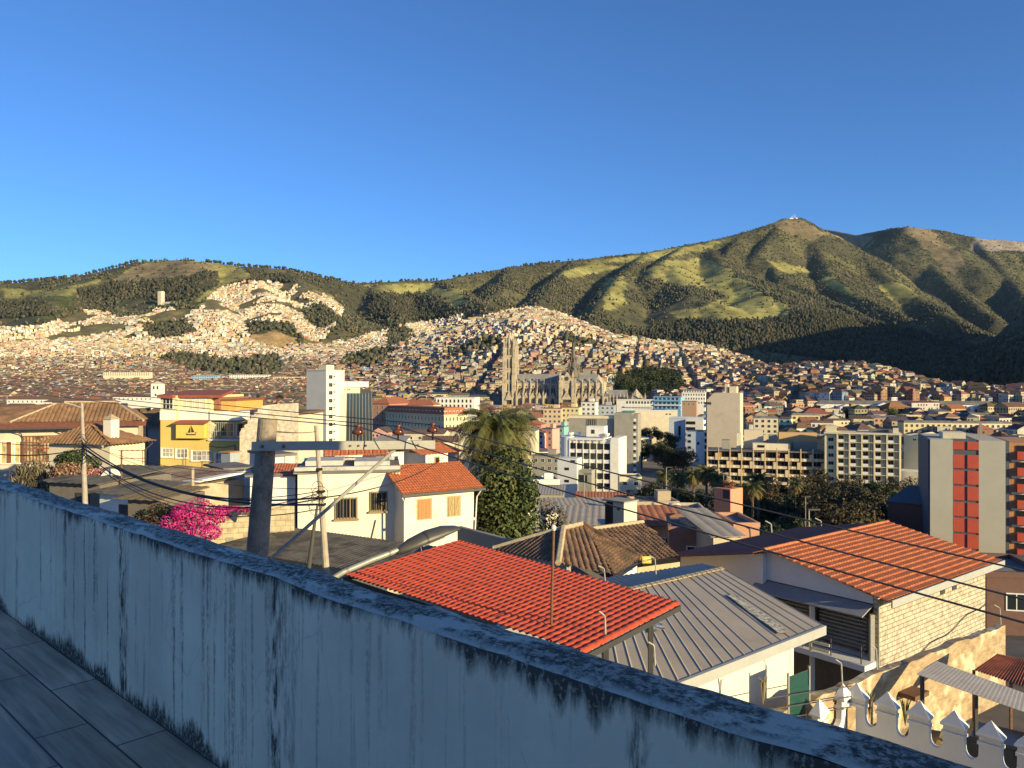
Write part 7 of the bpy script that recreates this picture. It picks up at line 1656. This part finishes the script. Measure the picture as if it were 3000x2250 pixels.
# ------------------------------------------------------------------ small roofs between the near houses and the park
labs=[];rs=np.random.default_rng(77)
RM={'zinc':Zinc,'tile':mat('far_tile',(.30,.12,.07),.85,.3,1.5),'slab':Flat,'brown':TileB}
low=[(1600,1790,1502,88,'zinc',WhR,'white house with a long pale sheet roof below the white office'),(1640,1800,1536,66,'zinc',WhS,'pale blue grey shed roof just above the clay roof'),(1690,1830,1470,120,'tile',mat('beige_wall',(.52,.44,.32)),'beige house edged with red tiles under the white office'),
 (1860,1990,1478,112,'slab',mat('tan_block',(.40,.32,.22)),'tan block with a dark flat roof right of the chimney pier'),(1930,2080,1512,84,'slab',mat('cream_low',(.50,.42,.30)),'low cream house with a water tank platform'),
 (1890,2010,1540,66,'tile',mat('orange_low',(.52,.34,.20)),'small sandy house above the dark clay roof'),(1960,2130,1558,58,'slab',mat('red_brick_low',(.30,.16,.11)),'low red brick room with a bright end wall'),(2090,2170,1572,54,'zinc',mat('block_low',(.48,.42,.32)),'low block house with a grey sheet roof beside the shaded roof slope'),
 (2150,2225,1545,66,'slab',mat('salmon_low',(.45,.25,.16)),'flat salmon house behind the shaded roof slope'),
 (1540,1640,1410,200,'slab',Wh,'white flat roofed house left of the white office'),(1560,1650,1448,150,'zinc',Conc,'grey shed left of the white office stair wing'),(1815,1880,1400,230,'slab',Cr,'cream annex at the right foot of the white office'),(2640,2740,1470,240,'slab',Wh,'low white house beneath the yellow block'),
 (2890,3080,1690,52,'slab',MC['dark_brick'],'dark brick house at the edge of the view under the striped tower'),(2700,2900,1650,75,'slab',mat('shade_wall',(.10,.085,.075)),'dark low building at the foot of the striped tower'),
 (880,1010,1345,130,'slab',Wh,'white house under the office tower'),(1010,1130,1355,140,'tile',Cr,'cream tiled house under the dark glass block'),(1130,1240,1322,150,'brown',Wh,'white house with a brown roof right of the glass block'),(1240,1340,1295,190,'brown',Cr,'cream house with a brown roof before the palm'),(1100,1190,1290,230,'zinc',Wh,'white shed roof below the long mansard building'),(1190,1300,1270,280,'brown',Be,'beige house in front of the long mansard building'),(1300,1400,1262,300,'tile',Cr,'cream house with red tiles left of the palm top'),
 (1400,1500,1250,330,'brown',Wh,'white house behind the palm fronds'),(1490,1570,1262,320,'zinc',Cr,'cream house right behind the palm fronds'),(700,800,1290,200,'brown',Wh,'white house behind the stepped wall'),(850,920,1300,210,'tile',Cr,'narrow cream house left of the office tower')]
for (u0,u1,v,D,rk,cm,lab) in low:
    gzv=min(gz(u0,D),gz(u1,D)); b=Bd('low_house',lab,'house',(u0,D),(u1,D+(rs.random()-.6)*.35*(u1-u0)/F*D),ZV(v,D),min(gzv,ZV(v,D)-2.5)-1,rs.uniform(5,8) if D<130 else rs.uniform(8,11)); b.body(cm); W,H=b.W,b.H
    if rk in('tile','brown'):
        dp=b.D; b.put(MB().sheet([(-.4,-.5,H+.03),(W+.4,-.5,H+.03),(W+.4,dp/2,H+1.2),(-.4,dp/2,H+1.2)],int(W*8),4,ribs(int(W*2.2),.06),thick=.05),'roof',RM[rk]); b.put(MB().sheet([(-.4,dp+.5,H+.03),(W+.4,dp+.5,H+.03),(W+.4,dp/2,H+1.2),(-.4,dp/2,H+1.2)],4,2,ribs(1,0),thick=.05),'roof',RM[rk])
        b.put(MB().add([(0.01,.01,H),(.01,dp,H),(.01,dp/2,H+1.1),(W-.01,.01,H),(W-.01,dp,H),(W-.01,dp/2,H+1.1)],[(0,2,1),(3,4,5)]),'gable',cm)
    elif rk=='zinc': b.put(MB().sheet([(-.3,-.4,H+.05),(W+.3,-.4,H+.05),(W+.3,b.D,H+.7),(-.3,b.D,H+.7)],int(W*8),2,ribs(int(W*2),.04),thick=.04),'roof',RM[rk])
    else: b.put(MB().box(.0,.0,H+.002,W,b.D,H+.08),'roof',Flat); b.parapet(cm,.4,.2)
    if rk=='slab' and 84<D<210: b.put(MB().box(W*.6,b.D*.4,H+.09,W*.6+min(2.4,W*.3),b.D*.4+2.2,H+1.6),'roof_room',cm)
    n=max(1,int(W/3.2))
    for i in range(n): b.win('f',(i+.3)*W/n,H-2.2,min(1.3,W/n*.45),1.2,Wh2,G_,nx=2)
# salmon pier with plants, old chimney pier, water tank
r=Bd('salmon_pier','tall salmon coloured lift pier with potted plants on top before the park','tower',(2092,80),(2140,78.5),ZV(1432,79),-24,2.2); r.body(mat('salmon_paint',(.58,.26,.15),.85,.08,.8)); W,H=r.W,r.H
r.put(MB().box(W*.55,-.03,H-1,W*.95,.02,H-.1),'opening',Dk); leaves('plants',r.root,[((W*q,1,H+.25+.2*(i%2)),(.32,.4,.3)) for i,q in enumerate((.2,.4,.6,.8))],500,.16,[(.30,.10,.06),(.22,.09,.05),(.10,.09,.04)],71)
r=Bd('chimney_pier','old dark and cream chimney pier with one round hole above the clay roof','pier',(1796,60),(1828,59.2),ZV(1470,60),-20,1.6); r.body(Cr); r.put(MB().box(-.9,.1,0,-.003,1.5,r.H-.15),'dark_side',mat('near_black_wall',(.05,.045,.04),.95)); r.put(MB().box(-1.0,-.1,r.H,r.W+.1,1.7,r.H+.12),'cap',Conc); r.put(MB().lathe([(.12,0),(.12,.04)],10,0,Matrix.Translation((r.W*.5,.0,r.H-.5))@Matrix.Rotation(R(90),4,'X')),'hole',Dk)  # left side of the pier is near black
p=P(1975,1512,74); r=empty('water_tank',p,0,'white cylindrical water tank on a small roof before the salmon pier','tank'); MB().lathe([(.5,0),(.6,.05),(.6,1.1),(.45,1.25),(.15,1.3)],14).build('tank',Wh,r,smooth=False); MB().box(-.7,-.7,-.8,.7,.7,-.01).build('stand',Cr,r)
p=P(1985,1540,70); r=empty('blue_tank',p,0,'small bright blue water drum beside the white tank','tank'); MB().lathe([(.4,0),(.45,.1),(.45,.8),(.3,.9)],12).build('drum',mat('drum_blue',(.03,.13,.34),.5),r); MB().box(-.4,-.4,-.5,.4,.4,-.01).build('stand',Conc,r)
for (u,v0,v1,D,lab) in ((1712,1490,1390,95,'slim grey mast left of the white office'),(1952,1470,1370,120,'tall lamp post among the park palms'),(2120,1450,1390,160,'park lamp post beside the amber palm'),(2360,1500,1455,130,'small lamp post in the dark park'),(2370,1560,1495,64,'turquoise topped post behind the shaded roof slope'),(1232,1000,940,2000,'thin radio mast on the far ridge of houses'),(1700,975,925,2300,'tall slim mast on the crest of the hillside quarter')):
    b=P(u,v0,D); r=empty('lamp_post',b,0,lab,'post'); h_=ZV(v1,D)-b.z; MB().tube([(0,0,-4),(0,0,h_)],max(.06,D*.0004),6).build('shaft',Conc,r); MB().box(-.05,-.1,h_,.9 if D<500 else .5,.1,h_+.12).build('head',Gy,r)
# masts of the summit, the pale tower on the opposite hill, single trees of the skyline
p=P(2325,642,5995); zz_=Hf(p.x,p.y); r=empty('summit_station',(p.x,p.y,zz_-4),0,'cluster of white antenna masts on the highest summit','antennas')
for i,(dx,h_) in enumerate(((-22,14),(-14,24),(-6,34),(2,22),(9,42),(16,30),(26,16))): MB().tube([(dx,0,0),(dx,0,h_)],1.0,5).build('mast',Wh,r)
MB().box(-30,-5,0,30,5,9).build('hut',Wh,r)
for q_,(u,v,D,w,h_) in enumerate(((472,898,3480,10,24),)):
    p=P(u,v,D); zz_=Hf(p.x,p.y); r=empty('memorial_tower',(p.x,p.y,zz_-3),R(-20),'lone pale square tower on the wooded slope of the opposite hill','tower'); MB().box(-w,-w,0,w,w,h_*2.6).build('shaft',Cr,r); MB().box(w+1,-w*.6,0,w*9,w*.6,13).build('low_wing',Cr,r)
sk_=[]
for (u0,u1,n_) in ((0,200,26),(250,420,18),(600,1000,46),(1330,1420,6),(1530,1640,16),(1660,1680,2),(441,449,1),(1170,1290,10)):
    for i in range(n_):
        u=u0+(u1-u0)*(i+rs.random()*.8)/n_; sk_.append(u)
cols_=[];X_=[];Y_=[]
for u in sk_:
    best=None
    ys=np.arange(3400,6200,25.); xs2=(u-CX)/F*ys; zz=TZ(xs2,ys)/ys; j=int(np.argmax(zz)); X_.append(xs2[j]); Y_.append(ys[j])
n=len(X_); o=forest_mesh('skyline_trees',np.array(X_),np.array(Y_),14+8*rs.random(n),7+5*rs.random(n),np.array([(.045,.05,.03)]*n),tm); tag(o,'loose line of eucalyptus trees along the far ridge','trees',kind='stuff')
# ------------------------------------------------------------------ the thin air between here and the mountains
hz=MB().box(-14600,-14600,-330,14600,14600,1720).build('haze',bpy.data.materials.new('thin_air'))
hm_=hz.data.materials[0]; hm_.use_nodes=True; hm_.node_tree.nodes.clear()
vo_=hm_.node_tree.nodes.new('ShaderNodeVolumePrincipled'); out_=hm_.node_tree.nodes.new('ShaderNodeOutputMaterial')
vo_.inputs['Color'].default_value=(.42,.68,1,1); vo_.inputs['Density'].default_value=8e-6; vo_.inputs['Anisotropy'].default_value=0
hm_.node_tree.links.new(vo_.outputs[0],out_.inputs['Volume'])
tag(hz,kind='stuff',label='thin bluish haze over the town and the mountains',cat='haze')
sc.cycles.volume_bounces=0
